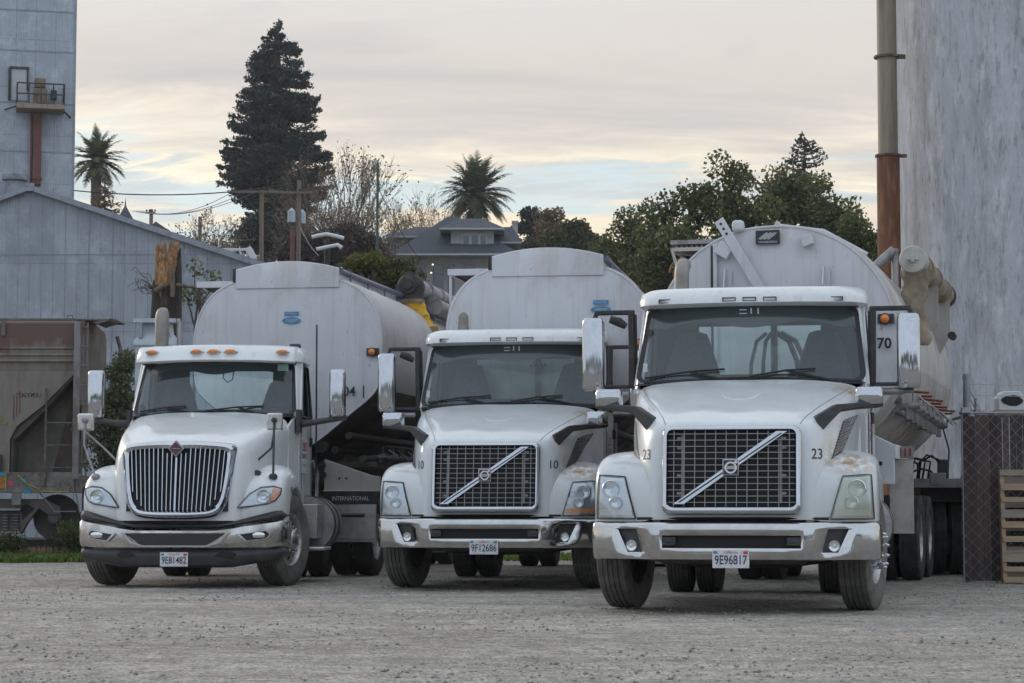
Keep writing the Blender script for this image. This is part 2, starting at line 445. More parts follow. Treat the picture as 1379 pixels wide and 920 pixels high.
def bumper_v(parent):
    zs = [.452, .462, .52, .555, .66, .715, .748, .766, .772]
    def cols(z):
        t = (z - .52) / .195; t = min(1, max(0, t))
        fi, fo = .745 + .05 * t, .875 + .09 * t
        return [0, .15, .3, .45, .575, .60, .67, fi, (fi + fo) / 2, fo, 1.02, 1.09, 1.15, 1.19, 1.215, 1.225, 1.225, 1.225]
    def yy(u, k):
        if k >= 15: return .48 + (k - 15) * .16
        if k == 14: return .38
        if k == 13: return .285
        return .30 * max(0, (u - .3) / .9) ** 2.4
    prof = {.452: .05, .462: .012, .52: 0.0, .555: -.004, .66: -.006, .715: -.002, .748: .004, .766: .02, .772: .05}
    rows = []
    for z in zs:
        r_ = []
        for k, u in enumerate(cols(z)):
            d = prof[z]; e = 1 if k < 13 else 0
            r_.append((u - (0 if e else d * .8), yy(u, k) + (d if e else 0), z))
        rows.append(r_)
    def skip(i, j):
        z0 = zs[i]
        if z0 == .555 and j < 4: return True
        if .52 <= z0 < .7 and j in (7, 8): return True
        return False
    mb = MB().grid(rows, skip=skip)
    o = mb.build('bumper', M['chrome2'], parent, smooth=50, mirror=True, solid=.006)
    q = MB()
    q.bb(-.60, .60, .05, .12, .53, .69); q.build('bumper_opening', M['void'], parent)
    for s in (-1, 1):
        q = MB().bb(s * .46, s * .57, .0, .05, .575, .645).bb(s * .485, s * .545, -.006, .01, .598, .624); q.build('tow_eye_cover', M['grey'], parent, bevel=.008)
    for s in (-1, 1):
        f = MB()
        yb = lambda u: .30 * max(0, (u - .3) / .9) ** 2.4
        pts = [(s * .74, yb(.74) + .035, .515), (s * .885, yb(.885) + .035, .515), (s * .975, yb(.97) + .035, .72), (s * .785, yb(.79) + .035, .72)]
        f.prism(pts, (0, .03, 0))
        fo = f.build('fog_lamp', M['grey'], parent)
        g = MB().lathe([(.0, .0), (.03, .004), (.042, .0), (.047, -.012), (.047, .03)], 'y', (s * .845, yb(.845) + .022, .575), 20)
        g.build('lens', M['refl'], fo, smooth=50)
    # upper chrome of the steps behind the bumper
    return o

def plate(parent, u, y, z, txt, right='red', w=.305, h=.152):
    o = MB().bb(u - w / 2, u + w / 2, y, y + .006, z - h / 2, z + h / 2).build('licence_plate', M['plate'], parent, bevel=.004)
    MB().bb(u - w * .47, u - w * .36, y - .002, y, z + h * .28, z + h * .42).build('sticker', M['blue'], o)
    MB().bb(u + w * .34, u + w * .46, y - .002, y, z + h * .26, z + h * .42).build('sticker', M['lred'] if right == 'red' else M['greenp'], o)
    text(txt, .105, M['ink'], o, (u, y - .002, z - h * .08), 'plate_number', width=w * .88, bold=.0012)
    text('California', .030, M['lred'], o, (u, y - .002, z + h * .36), 'plate_state')
    return o

def mirror_door(parent, sgn, u, y, z, w, h, d, topw=1.0):
    """tall mirror: chrome shell facing the road ahead"""
    mb = MB(); rs = []
    for t in (0, .03, .08, .5, .92, .97, 1):
        zz = z - h / 2 + h * t; k = 1 if .05 < t < .95 else (.93 if .02 < t < .98 else .80)
        ww = w * k * (topw + (1 - topw) * (1 - t)); dd = d * k; ring = []
        for a in range(16):
            an = 2 * math.pi * a / 16; c, s = math.cos(an), math.sin(an)
            e = .55
            ring.append((u + ww / 2 * math.copysign(abs(c) ** e, c), y + dd / 2 * math.copysign(abs(s) ** .8, s), zz))
        rs.append(ring)
    mb.rings(rs)
    o = mb.build('door_mirror', M['chrome'], parent, smooth=60)
    MB().bb(u - w * .42, u + w * .42, y + d * .42, y + d * .52, z - h * .45, z + h * .45).build('mirror_glass', M['black'], o)
    return o

def windshield(parent, hw0, hw1, z0, z1, w0, w1, bow, rnd=.10):
    """returns outline points and builds glass + seal"""
    def P(u, t):            # u in -1..1, t in 0..1
        hw = hw0 + (hw1 - hw0) * t; x = u * hw
        return Vector((x, w0 + (w1 - w0) * t + bow * abs(u) ** 2.2, z0 + (z1 - z0) * t + (.015 * (1 - u * u) if t > .5 else 0)))
    g = MB().grid([[P(-1 + 2 * j / 24, i / 10) for j in range(25)] for i in range(11)])
    go = g.build('windshield', M['wglass'], parent, smooth=80, fixn=True)
    ol = []
    nn = 6
    def corner(cu, ct, a0):
        for k in range(nn + 1):
            a = R(a0 + 90 * k / nn)
            ol.append(P(cu + .07 * math.cos(a), ct + .11 * math.sin(a)))
    corner(-.92, .12, 180); ol += [P(x, 0.01) for x in (-.6, -.3, 0, .3, .6)]
    corner(.92, .12, 270); corner(.92, .88, 0)
    ol += [P(x, .99) for x in (.6, .3, 0, -.3, -.6)]; corner(-.92, .88, 90)
    sb = MB()
    pts = ol + [ol[0]]
    n = len(ol)
    # flat seal band outside the glass edge
    cen = P(0, .5); inner = [p + (Vector((cen.x, p.y, cen.z)) - p).normalized() * .028 + Vector((0, -.012, 0)) for p in ol]
    outer = [p - (Vector((cen.x, p.y, cen.z)) - p).normalized() * .022 + Vector((0, -.006, 0)) for p in ol]
    back = [p + Vector((0, .03, 0)) for p in outer]
    sb.grid([inner, outer, back], closed=True)
    sb.build('windshield_seal', M['gasket'], parent, smooth=50)
    return P

def cab(parent, p):
    """cab shell; p: dict of dimensions"""
    hw, zb, zt, wb, wt, wr, zf = p['hw'], p['zb'], p['zt'], p['wb'], p['wt'], p['wr'], p['zf']
    hw0, hw1, bow = p['hw0'], p['hw1'], p['bow']
    pm = p['paint']
    P = windshield(parent, hw0, hw1, zb, zt, wb, wt, bow)
    # pillars: strip from the windshield edge round to the door plane
    for s in (-1, 1):
        rows = []
        for i in range(7):
            t = -.08 + 1.16 * i / 6; e = P(s * .985, t)
            ex = hw - .0 - (hw - p['hwt']) * max(0, t)
            rows.append([(e.x, e.y - .004, e.z), (s * (abs(e.x) + (ex - abs(e.x)) * .7), e.y + .02, e.z), (s * ex, e.y + .10, e.z), (s * ex, e.y + .20, e.z), (s * (ex - .05), e.y + .21, e.z)])
        MB().grid(rows).build('pillar', pm, parent, smooth=80)
    # cowl under the windshield
    rows = []
    for k in range(13):
        u = -1 + k / 6; a = P(u * 1.0, 0)
        rows.append([(a.x, a.y - .13, a.z - .035), (a.x, a.y + .01, a.z - .012), (a.x, a.y + .05, a.z - .06)])
    MB().grid(rows).build('cowl', M['black'], parent, smooth=60)
    # header strip
    rows = []
    for k in range(13):
        u = -1 + k / 6; a = P(u, 1)
        rows.append([(a.x, a.y - .01, a.z - .01), (a.x, a.y + .03, a.z + .06)])
    MB().grid(rows).build('header', pm, parent, smooth=60)
    # doors with window openings, both sides
    d0, d1 = wt + bow + .12, wr - .12; dz = zb - .04
    yb = wb + bow + .10
    for s in (-1, 1):
        x = s * hw; xt = s * p['hwt']; mb = MB(); th = -s * .05
        mb.prism([(x, yb, zf), (x, wr, zf), (x, wr, dz), (x, yb, dz)], (th, 0, 0))
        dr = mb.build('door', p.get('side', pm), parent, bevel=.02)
        fr = MB()
        zt2 = zt + .03
        fr.bar((x, wr - .05, dz), (xt, wr - .05, zt2), .05, .10, up=(0, 1, 0))
        fr.bar((x, yb + .02, dz), (xt, d0 + .02, zt2), .05, .07, up=(0, 1, 0))
        fr.bar((xt - s * .02, d0, zt2), (xt - s * .02, wr, zt2), .05, .08)
        fr.build('door_frame', pm, dr, bevel=.012)
        gl = MB(); ix = s * (hw - .02); ixt = s * (p['hwt'] - .02)
        gl.add([(ix, yb + .05, dz), (ix, wr - .1, dz), (ixt, wr - .1, zt2 - .02), (ixt, d0 + .05, zt2 - .02)], [(0, 1, 2, 3)])
        gl.build('door_glass', M['sglass'], dr)
        sm = MB(); e = s * .012
        c = [Vector(q) for q in ((x + e, yb + .10, dz + .02), (x + e, wr - .14, dz + .02), (xt + e, wr - .14, zt2 - .06), (xt + e, d0 + .08, zt2 - .06))]
        sm.tube(c + [c[0]], .017, 6); sm.build('window_seal', M['gasket'], dr, smooth=60)
        ms = MB().lathe([(0, .0), (.02, .0), (.02, .11), (0, .11)], 'z', (x + s * .02, wr - .2, dz - .32), 10)
        ms.build('handle', M['black'], dr, smooth=40)
        # seam lines of the door
        sl = MB(); sl.bb(x - .002, x + s * .004, yb + .14, yb + .15, zf + .15, dz); sl.bb(x - .002, x + s * .004, wr - .10, wr - .09, zf + .1, dz)
        sl.build('door_gap', M['gasket'], dr)
    # rear wall with its window
    rw = MB(); y0, y1 = wr - .04, wr
    a, b0, b1 = p['rwin']
    rw.bb(-hw + .03, -a, y0, y1, zf, zt + .05); rw.bb(a, hw - .03, y0, y1, zf, zt + .05)
    rw.bb(-a, a, y0, y1, zf, b0); rw.bb(-a, a, y0, y1, b1, zt + .05)
    rw.build('rear_wall', M['int'], parent)
    rows = []
    MB().bb(-a - .02, a + .02, y0 + .01, y0 + .02, b0 - .02, b1 + .02).build('rear_window', M['rglass'], parent)
    # floor, dash, headliner
    q = MB(); q.bb(-hw + .06, hw - .06, wb + .15, wr - .05, zf, zf + .06)
    rows = [[(-hw0 + .03, wb + bow + .01, zb - .05), (-.5, wb + .12, zb - .03), (.5, wb + .12, zb - .03), (hw0 - .03, wb + bow + .01, zb - .05)],
            [(-hw0 + .05, wb + .55, zb + .03), (-.5, wb + .5, zb + .03), (.5, wb + .5, zb + .05), (hw0 - .05, wb + .55, zb + .05)],
            [(-hw0 + .05, wb + .62, zb - .1), (-.5, wb + .6, zb - .1), (.5, wb + .6, zb - .1), (hw0 - .05, wb + .62, zb - .1)],
            [(-hw0 + .05, wb + .5, zf), (-.5, wb + .5, zf), (.5, wb + .5, zf), (hw0 - .05, wb + .5, zf)]]
    q.grid(rows); q.build('dashboard', M['int'], parent, smooth=40)
    MB().bb(-hw + .08, hw - .08, wt + .16, wr - .05, zt - .02, zt + .02).build('headliner', M['int'], parent)
    # dark sun shade strip with a dipping lower edge, behind the top of the glass
    hd = MB(); rows = []
    for k in range(41):
        u = -1 + k / 20
        dip = p.get('dip', .13) + .035 * math.cos(u * 6.0) - .07 * max(0, abs(u) - .86) * 5
        t1 = 1 - dip / (zt - zb); a1 = P(u * .97, 1); a2 = P(u * .97, t1)
        rows.append([a1 + Vector((0, .03, 0)), a2 + Vector((0, .03, 0))])
    hd.grid(rows).build('sun_shade', M['gasket'], parent)
    for sx in (-.63, .64):
        st = MB(); yy = wb + 1.0; hh = p['seat']
        st.bb(sx - .25, sx + .25, yy - .4, yy + .1, zf + .06, zf + .5)
        rs = []
        for (zz, ww, dy, dd) in ((zf + .45, .27, .02, .09), (zf + .8, .27, .06, .09), (hh - .42, .27, .10, .09), (hh - .25, .22, .12, .08), (hh - .1, .17, .14, .07), (hh - .02, .14, .15, .06), (hh, .08, .15, .04)):
            rs.append([(sx + ww * math.copysign(abs(math.cos(t)) ** .6, math.cos(t)), yy + .05 + dy + dd * math.sin(t), zz) for t in [2 * math.pi * k / 14 for k in range(14)]])
        st.rings(rs); st.build('seat', M['seat'], parent, smooth=60)
    sw = MB(); c = Vector((.5, wb + .50, zb + .02)); pts = []
    ax = Vector((0, -.45, 1)).normalized(); x = Vector((1, 0, 0)); y = ax.cross(x)
    for k in range(25):
        an = 2 * math.pi * k / 24; pts.append(c + (x * math.cos(an) + y * math.sin(an)) * .23)
    sw.tube(pts, .014, 6)
    for an in (0.3, 2.8, 4.7): sw.tube([c, c + (x * math.cos(an) + y * math.sin(an)) * .23], .012, 5)
    sw.build('steering_wheel', M['int'], parent, smooth=60)
    # wipers
    for (xa, xb, xp) in p['wipers']:
        wi = MB(); o_ = Vector((0, -.028, 0))
        A = P(xa / hw0, .055) + o_; B = P(xb / hw0, .15) + o_; C = P((xa * .45 + xb * .55) / hw0, .125) + o_ * 1.4; Dp = P(xp / hw0, -.03) + o_
        wi.tube([A, C, B], .010, 5); wi.tube([Dp, C], .013, 5); wi.build('wiper', M['gasket'], parent, smooth=60)
    return P

def roof(parent, p, rings_, m, name='roof'):
    """rings_: (half width, front w, rear w, corner radius, z, front bow)"""
    rs = []
    for (hw, f, r, cr, z, bow) in rings_:
        ring = []; n = 7
        for (cx, cy, a0) in ((-hw + cr, f + cr, 180), (hw - cr, f + cr, 270), (hw - cr * .5, r - cr * .5, 0), (-hw + cr * .5, r - cr * .5, 90)):
            c_ = cr if a0 >= 180 else cr * .5
            for k in range(n):
                a = R(a0 + 90 * k / (n - 1)); x = cx + c_ * math.cos(a); y = cy + c_ * math.sin(a)
                y += bow * (abs(x) / hw) ** 2 if y < (f + r) / 2 else 0
                ring.append((x, y, z + .0))
            if a0 == 180:
                for t in range(1, 8): x = -hw + cr + 2 * (hw - cr) * t / 8; ring.append((x, f + bow * (abs(x) / hw) ** 2, z))
            if a0 == 0:
                for t in range(1, 8): x = hw - cr - 2 * (hw - cr) * t / 8; ring.append((x, r, z))
        rs.append(ring)
    return MB().rings(rs).build(name, m, parent, smooth=38)

def chassis(parent, wheelbase_y, rear, w0=.7):
    f = MB()
    for s in (-1, 1): f.bb(s * .38, s * .46, w0, rear, .78, 1.05)
    for y in (1.6, 3.2, 4.6): f.bb(-.40, .40, y, y + .12, .82, 1.0)
    f.build('frame_rails', M['dark'], parent)
    a = MB(); a.tube([(-.95, wheelbase_y, .50), (-.4, wheelbase_y, .42), (.4, wheelbase_y, .42), (.95, wheelbase_y, .50)], .06, 8)
    a.build('front_axle', M['dark'], parent, smooth=50)
    e = MB(); e.bb(-.50, .50, .25, 1.9, .45, 1.25); e.bb(-.62, .62, .16, .25, .42, .80)
    e.build('engine', M['dark'], parent, bevel=.05)
def dual(parent, y, u=.93, both=True, rub='rubberdark', rad=.515):
    for s in (-1, 1):
        wheel(parent, s * (u + .0), y, rad, rad, .25, s, deep=True, rubber=rub, nuts=True)
        wheel(parent, s * (u - .30), y, rad, rad, .25, s, deep=True, rubber=rub, nuts=False)
    MB().tube([(-.85, y, rad), (.85, y, rad)], .09, 10).lathe([(0, -.25), (.2, -.2), (.25, 0), (.2, .2), (0, .25)], 'x', (0, y, rad), 16).build('rear_axle', M['dark'], parent, smooth=50)
M['chrome2'] = mat('chrome_bumper', (.54, .54, .545), .09, 1.0, c2=(.36, .345, .32), scale=2.2, st=(1, 1, 1.2), lo=.45, hi=.8, rvar=.16, bmp=.10, bscale=3)
M['greenp'] = mat('green_sticker', (.03, .28, .20), .4)
M['rglass'] = glass('rear_glass', (.93, 1.0, 1.0), .02, flat=True)
M['badgeink'] = mat('badge_dark', (.03, .03, .04), .3)

def make_v():
    T = thing('tractor_unit', 'x', 'truck')
    rows = [
     [(0, .13, .79), (.57, .13, .79), (.72, .12, .79), (.87, .42, .79), (.95, .9, .79), (.98, 1.9, .79)],
     [(0, .16, 1.15), (.57, .16, 1.15), (.70, .17, 1.15), (.86, .47, 1.15), (.95, 1.0, 1.15), (1.0, 1.9, 1.15)],
     [(0, .20, 1.45), (.57, .20, 1.45), (.69, .20, 1.46), (.85, .56, 1.50), (.95, 1.05, 1.55), (1.02, 1.9, 1.60)],
     [(0, .14, 1.575), (.54, .16, 1.575), (.66, .28, 1.60), (.82, .64, 1.69), (.95, 1.12, 1.80), (1.035, 1.9, 1.92)],
     [(0, .22, 1.625), (.50, .25, 1.625), (.62, .40, 1.665), (.77, .76, 1.76), (.90, 1.2, 1.875), (.99, 1.9, 2.01)]]
    centre = [(.60, 1.735), (.75, 1.78), (.95, 1.835), (1.2, 1.90), (1.5, 1.97), (1.9, 2.055)]
    hd = hood(T, rows, centre, M['paint'])
    arch = [(.16, .775), (.17, .98), (.24, 1.19), (.46, 1.335), (.85, 1.40), (1.25, 1.38), (1.6, 1.26), (1.82, 1.05), (1.88, .80)]
    us = [(.62, -.02, -.02), (.84, .0, 0), (1.03, .05, -.01), (1.15, .14, -.035), (1.205, .26, -.11)]
    fs = [fender(T, arch, us, (152, 22), s, M['paint'], 1.25) for s in (1, -1)]
    tree = bvh([hd] + fs); T['_'] = 0
    bumper_v(T)
    # grille
    def gw(z): return .045 + .10 * (z - .84) / .72
    g = MB()
    def rr(hwx, z0, z1, r, y, n=6):
        o = []
        for (cx, cz, a0) in ((-hwx + r, z0 + r, 180), (hwx - r, z0 + r, 270), (hwx - r, z1 - r, 0), (-hwx + r, z1 - r, 90)):
            for k in range(n):
                a = R(a0 + 90 * k / (n - 1)); x = cx + r * math.cos(a); z = cz + r * math.sin(a); o.append((x, gw(z) + y, z))
        return o
    g.grid([rr(.578, .835, 1.572, .07, .05), rr(.578, .835, 1.572, .07, -.02), rr(.560, .858, 1.560, .06, -.045), rr(.540, .885, 1.545, .05, -.045), rr(.524, .905, 1.528, .03, -.01), rr(.524, .905, 1.528, .03, .06)], closed=True)
    go = g.build('grille', M['chrome'], T, smooth=60)
    v = MB(); v.prism([(-.53, gw(.9) + .020, .9), (.53, gw(.9) + .020, .9), (.53, gw(1.53) + .020, 1.53), (-.53, gw(1.53) + .020, 1.53)], (0, .01, 0))
    v.build('radiator', M['void'], go)
    for s in (-1, 1):
        v = MB(); v.bar((s * .41, gw(.93) + .015, .93), (s * .41, gw(1.5) + .015, 1.50), .02, .008, up=(0, 1, 0))
        for z in (1.0, 1.15, 1.38, 1.46): v.bb(s * .41, s * .455, gw(z) + .004, gw(z) + .018, z, z + .02)
        v.build('radiator_mount', M['steel'], go)
    b = MB()
    for k in range(12):
        z = .935 + k * .052; b.box((0, gw(z) - .012, z), (1.05, .022, .0055))
    for k in range(12):
        x = -.481 + k * .0875; b.bar((x, gw(.9) - .006, .9), (x, gw(1.53) - .006, 1.53), .0045, .02, up=(0, 1, 0))
    b.build('grille_mesh', M['steel2'], go)
    d = MB(); A = Vector((-.445, gw(.92) - .048, .93)); B = Vector((.43, gw(1.5) - .048, 1.515)); n_ = Vector((0, -1, 0)); dr = (B - A).normalized(); pr = dr.cross(n_)
    d.prism([A + Vector((-.04, 0, -.012)), A + Vector((.055, 0, -.012)), B + Vector((.04, 0, .012)), B + Vector((-.055, 0, .012))], (0, .02, 0))
    dg = d.build('diagonal_bar', M['chrome'], go, bevel=.004)
    l = MB(); l.prism([A + Vector((.005, -.003, .006)), A + Vector((.022, -.003, .004)), B + Vector((-.003, -.003, -.006)), B + Vector((-.02, -.003, -.004))], (0, .002, 0))
    l.build('bar_groove', M['black'], dg)
    cz = 1.225; cy = gw(cz) - .062
    e = MB(); e.bb(-.068, .068, cy, cy + .03, cz - .068, cz + .068); eo = e.build('emblem', M['chrome'], go, bevel=.006)
    e = MB(); e.bb(-.058, .058, cy - .004, cy - .001, cz - .058, cz + .058); e.build('emblem_ground', M['badgeink'], eo)
    e = MB(); e.lathe([(.036, -.008), (.050, -.008), (.050, -.004), (.036, -.004)], 'y', (0, cy - .002, cz - .002), 28, close=True)
    e.prism([(.028, cy - .009, cz + .034), (.056, cy - .009, cz + .034), (.056, cy - .009, cz + .056), (.034, cy - .009, cz + .056)], (0, .006, 0))
    e.bb(-.053, .053, cy - .012, cy - .006, cz - .013, cz + .011)
    e.build('emblem_ring', M['lwhite'], eo, smooth=40)
    text('VOLVO', .022, M['badgeink'], eo, (0, cy - .014, cz - .001), 'emblem_letters', bold=.0006)
    # hood crease lines and badge dent
    def surf_line(pts, r, m, name):
        q = []
        for (u, z) in pts:
            w = front(tree, u, z, off=.001)
            if w is not None: q.append((u, w, z))
        if len(q) > 1: MB().tube(q, r, 5).build(name, m, T, smooth=60)
    dent = [(-.17, 1.905), (-.13, 1.855), (-.06, 1.838), (.06, 1.838), (.13, 1.855), (.17, 1.905)]
    surf_line(dent, .006, M['paint'], 'hood_badge')
    for s in (-1, 1):
        cr = [Vector(p) for p in ((.565, 1.59, 0), (.60, 1.65, 0), (.68, 1.735, 0), (.80, 1.84, 0), (.89, 1.92, 0), (.955, 1.985, 0))]; surf_line([(s * cr[k].lerp(cr[k + 1], t / 6).x, cr[k].lerp(cr[k + 1], t / 6).y) for k in range(5) for t in range(6)], .0028, M['grey'], 'hood_seam')
    surf_line([(-.8, .80), (-.4, .80), (0, .80), (.4, .80), (.8, .80)], .012, M['gasket'], 'lower_seal')
    # headlamps
    for s in (-1, 1):
        poly = [(.815, .80), (1.165, .80), (1.145, 1.165), (.915, 1.15)]
        h = patch(tree, poly, 8, .006, 'headlamp', M['housing'], T, sgn=s)
        ring = MB(); pts = []
        for k in range(4):
            a, b_ = poly[k], poly[(k + 1) % 4]
            for t in range(5):
                u = (a[0] + (b_[0] - a[0]) * t / 5) * s; z = a[1] + (b_[1] - a[1]) * t / 5; w = front(tree, u, z, off=.012)
                pts.append((u, w if w is not None else .3, z))
        ring.tube(pts + [pts[0]], .009, 6); ring.build('lamp_seal', M['gasket'], h, smooth=60)
        for (u, z, r_) in ((1.03, 1.05, .070), (.985, .935, .052)):
            w = front(tree, s * u, z) or .3
            MB().lathe([(.0, -.004), (r_ * .5, -.006), (r_ * .85, -.018), (r_, -.035), (r_ + .006, -.03), (r_ + .008, .02)], 'y', (s * u, w - .0, z), 24).build('reflector', M['refl'], h, smooth=50)
        patch(tree, [(.84, .825), (1.14, .825), (1.14, .875), (.85, .875)], 6, .02, 'indicator', M['amberdull'], h, nz=2, sgn=s)
        ln = patch(tree, poly, 8, .050, 'lens', M['lensold' if s > 0 else 'lens'], h, sgn=s)
    # hood side vents (louvred)
    for s in (-1, 1):
        poly = [(.815, 1.30), (.895, 1.36), (1.005, 1.72), (.90, 1.64)]
        vt = patch(tree, poly, 5, .005, 'side_vent', M['black'], T, nz=8, sgn=s)
        mb = MB()
        for k in range(13):
            t = (k + .5) / 13; a = Vector(poly[0]).lerp(Vector(poly[3]), t); b_ = Vector(poly[1]).lerp(Vector(poly[2]), t)
            a = a.lerp(b_, .08); b_ = b_.lerp(a, .1)
            wa = front(tree, s * a.x, a.y, off=.012); wb_ = front(tree, s * b_.x, b_.y, off=.012)
            if wa is None or wb_ is None: continue
            mb.bar((s * a.x, wa, a.y), (s * b_.x, wb_, b_.y), .012, .012)
        mb.build('louvre', M['steel2'], vt)
    # fender mirrors
    for s in (-1, 1):
        pts = [(.70, 1.485), (.705, 1.665), (.86, 1.765), (1.04, 1.785), (1.25, 1.795), (1.25, 1.755), (1.06, 1.735), (.90, 1.705), (.82, 1.62)]
        yf = lambda u: .40 + (u - .70) * .75
        b0 = [Vector((s * u, max(yf(u) - .03, .2), z)) for u, z in pts]; b1 = [Vector((s * (u - .05), yf(u) + .05, z - .01)) for u, z in pts]
        n = len(pts); mb = MB(); mb.add(b0 + b1, [tuple(range(n)), tuple(range(n, 2 * n))] + [(q, (q + 1) % n, (q + 1) % n + n, q + n) for q in range(n)])
        mb.build('mirror_arm', M['grey'], T, bevel=.012)
        mb = MB(); rs = []
        for t, k in ((0, .88), (.12, 1), (.85, .97), (1, .86)):
            z = 1.775 + .145 * t; rs.append([(s * (1.125 + .12 * k * math.copysign(abs(math.cos(a)) ** .45, math.cos(a))), .78 + .09 * k * math.copysign(abs(math.sin(a)) ** .6, math.sin(a)), z) for a in [2 * math.pi * q / 16 for q in range(16)]])
        mb.rings(rs); mb.build('fender_mirror', M['chrome'], T, smooth=50)
    for s in (-1, 1): MB().prism([(s * 1.03, 1.78, .86), (s * 1.06, 2.27, .90), (s * 1.06, 2.27, 2.02), (s * 1.05, 2.10, 2.03), (s * 1.01, 1.84, 1.90)], (-s * .03, 0, 0)).build('cowl_side', M['paint'], T, bevel=.01)
    # cab
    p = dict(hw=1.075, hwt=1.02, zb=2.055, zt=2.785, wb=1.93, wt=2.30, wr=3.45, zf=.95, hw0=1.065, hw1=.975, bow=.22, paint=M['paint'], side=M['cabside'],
             rwin=(.60, 2.20, 2.68), seat=2.60, wipers=[(-.98, -.22, -.12), (.02, .62, .84)], dip=.20)
    P = cab(T, p)
    rs = [(1.03, 2.22, 3.45, .20, 2.775, .16), (1.075, 2.15, 3.50, .22, 2.80, .18), (1.085, 2.16, 3.50, .24, 2.85, .18), (1.07, 2.24, 3.48, .26, 2.925, .16), (1.02, 2.38, 3.44, .26, 2.965, .14), (.90, 2.60, 3.3, .26, 2.985, .10)]
    ro = roof(T, p, rs, M['paint2'])
    mb = MB()
    for u in (-.80, -.19, 0, .19, .80):
        y = 2.148 + .18 * (abs(u) / 1.08) ** 2
        for (a, b_, c_, d_) in ((u - .062, u + .062, 2.842, 2.848), (u - .062, u + .062, 2.812, 2.818), (u - .062, u - .055, 2.812, 2.848), (u + .055, u + .062, 2.812, 2.848)):
            mb.bb(a, b_, y, y + .03, c_, d_)
    mb.build('roof_marker', M['grey'], ro)
    s_ = MB()
    for (a, b_, c_, d_) in ((-.105, -.035, 2.735, 2.745), (-.105, -.035, 2.70, 2.71), (.0, .013, 2.69, 2.755), (.065, .078, 2.69, 2.755)): s_.bb(a, b_, 2.28, 2.285, c_, d_)
    s_.build('windshield_sticker', M['lwhite'], T)
    q = P(-.955, .17); MB().bb(q.x, q.x + .04, q.y - .012, q.y - .008, q.z - .02, q.z + .06).build('inspection_sticker', M['plate'], T)
    # door mirrors with their brackets
    for s in (-1, 1):
        y = 2.30
        mb = MB(); mb.bar((s * 1.10, y + .02, 2.735), (s * 1.46, y + .02, 2.735), .05, .045); mb.bar((s * 1.455, y + .02, 2.755), (s * 1.50, y + .02, 2.64), .05, .04)
        mb.bar((s * 1.135, y + .02, 2.75), (s * 1.125, y + .03, 2.03), .055, .06, up=(0, 1, 0)); mb.bar((s * 1.10, y + .06, 2.72), (s * 1.09, y + .08, 2.03), .03, .03, up=(0, 1, 0))
        mb.bar((s * 1.10, y + .03, 2.03), (s * 1.50, y + .02, 2.03), .045, .035)
        mb.build('mirror_bracket', M['black'], T, bevel=.010)
        mb = MB(); mb.tube([(s * 1.16, y + .03, 1.96), (s * 1.40, y + .03, 1.965)], .033, 10).tube([(s * 1.40, y + .03, 1.965), (s * 1.50, y + .03, 1.97)], .024, 10); mb.build('mirror_pivot', M['steel'], T, smooth=50)
        if s < 0:
            mb = MB(); mb.tube([(s * 1.18, y, 2.60), (s * 1.24, y - .02, 2.64), (s * 1.33, y - .04, 2.67)], [.03, .045, .035], 8); mb.build('spot_mirror', M['black'], T, smooth=50)
        mirror_door(T, s, s * (1.455 if s > 0 else 1.49), y - .02, 2.335, .215, .69, .14)
    # hood-side and lower parts
    chassis(T, 1.25, 6.2)
    for s in (-1, 1): wheel(T, s * 1.04, 1.25, sgn=s, steer=R(-9), spikes=True)
    dual(T, 4.75)
    for s in (-1, 1):
        mb = MB(); mb.tube([(s * .98, 2.2, .72), (s * .98, 3.7, .72)], .30, 28); ft = mb.build('fuel_tank', M['alu'], T, smooth=40)
        mb = MB()
        for y in (2.5, 3.4): mb.lathe([(.303, -.03), (.309, -.03), (.309, .03), (.303, .03)], 'y', (s * .98, y, .72), 28, close=True)
        mb.build('tank_strap', M['grey'], ft, smooth=40)
        mb = MB(); mb.bb(s * .80, s * 1.15, 2.3, 3.3, .36, .40); mb.build('step', M['alu'], T, bevel=.01)
    # exhaust stack behind the cab
    mb = MB(); mb.tube([(-.80, 3.68, 1.1), (-.80, 3.68, 3.05), (-.80, 3.70, 3.22), (-.80, 3.76, 3.31), (-.80, 3.90, 3.35)], .075, 14)
    mb.build('exhaust_stack', M['stack'], T, smooth=50)
    # body rust patch bracket: air-line mast between cab and trailer
    mb = MB()
    for k, (x0, x1) in enumerate(((.05, -.12), (.10, .0), (.16, .34), (.2, .42))):
        mb.tube([(x0, 3.62, 2.62), (x0 + (x1 - x0) * .6, 3.72, 2.55), (x1, 3.9, 2.35), (x1 + (x1 - x0) * .25, 4.1, 1.9)], .02 + .008 * (k > 1), 7)
    mb.tube([(.13, 3.6, 1.2), (.13, 3.6, 2.72)], .035, 8); mb.build('air_hose', M['grey'], T, smooth=50)
    mb = MB(); mb.tube([(1.09, 3.5, 1.0), (1.09, 3.5, 1.9)], .02, 8); mb.build('grab_rail', M['alu'], T, smooth=50)
    del T['_']
    return T, tree
M['steel2'] = mat('grille_steel', (.36, .36, .37), .4, .8)
M['amberdull'] = mat('indicator_lens', (.62, .58, .55), .25, coat=.4)
M['stack'] = mat('exhaust_metal', (.27, .255, .235), .5, .35, c2=(.17, .15, .125), scale=4)

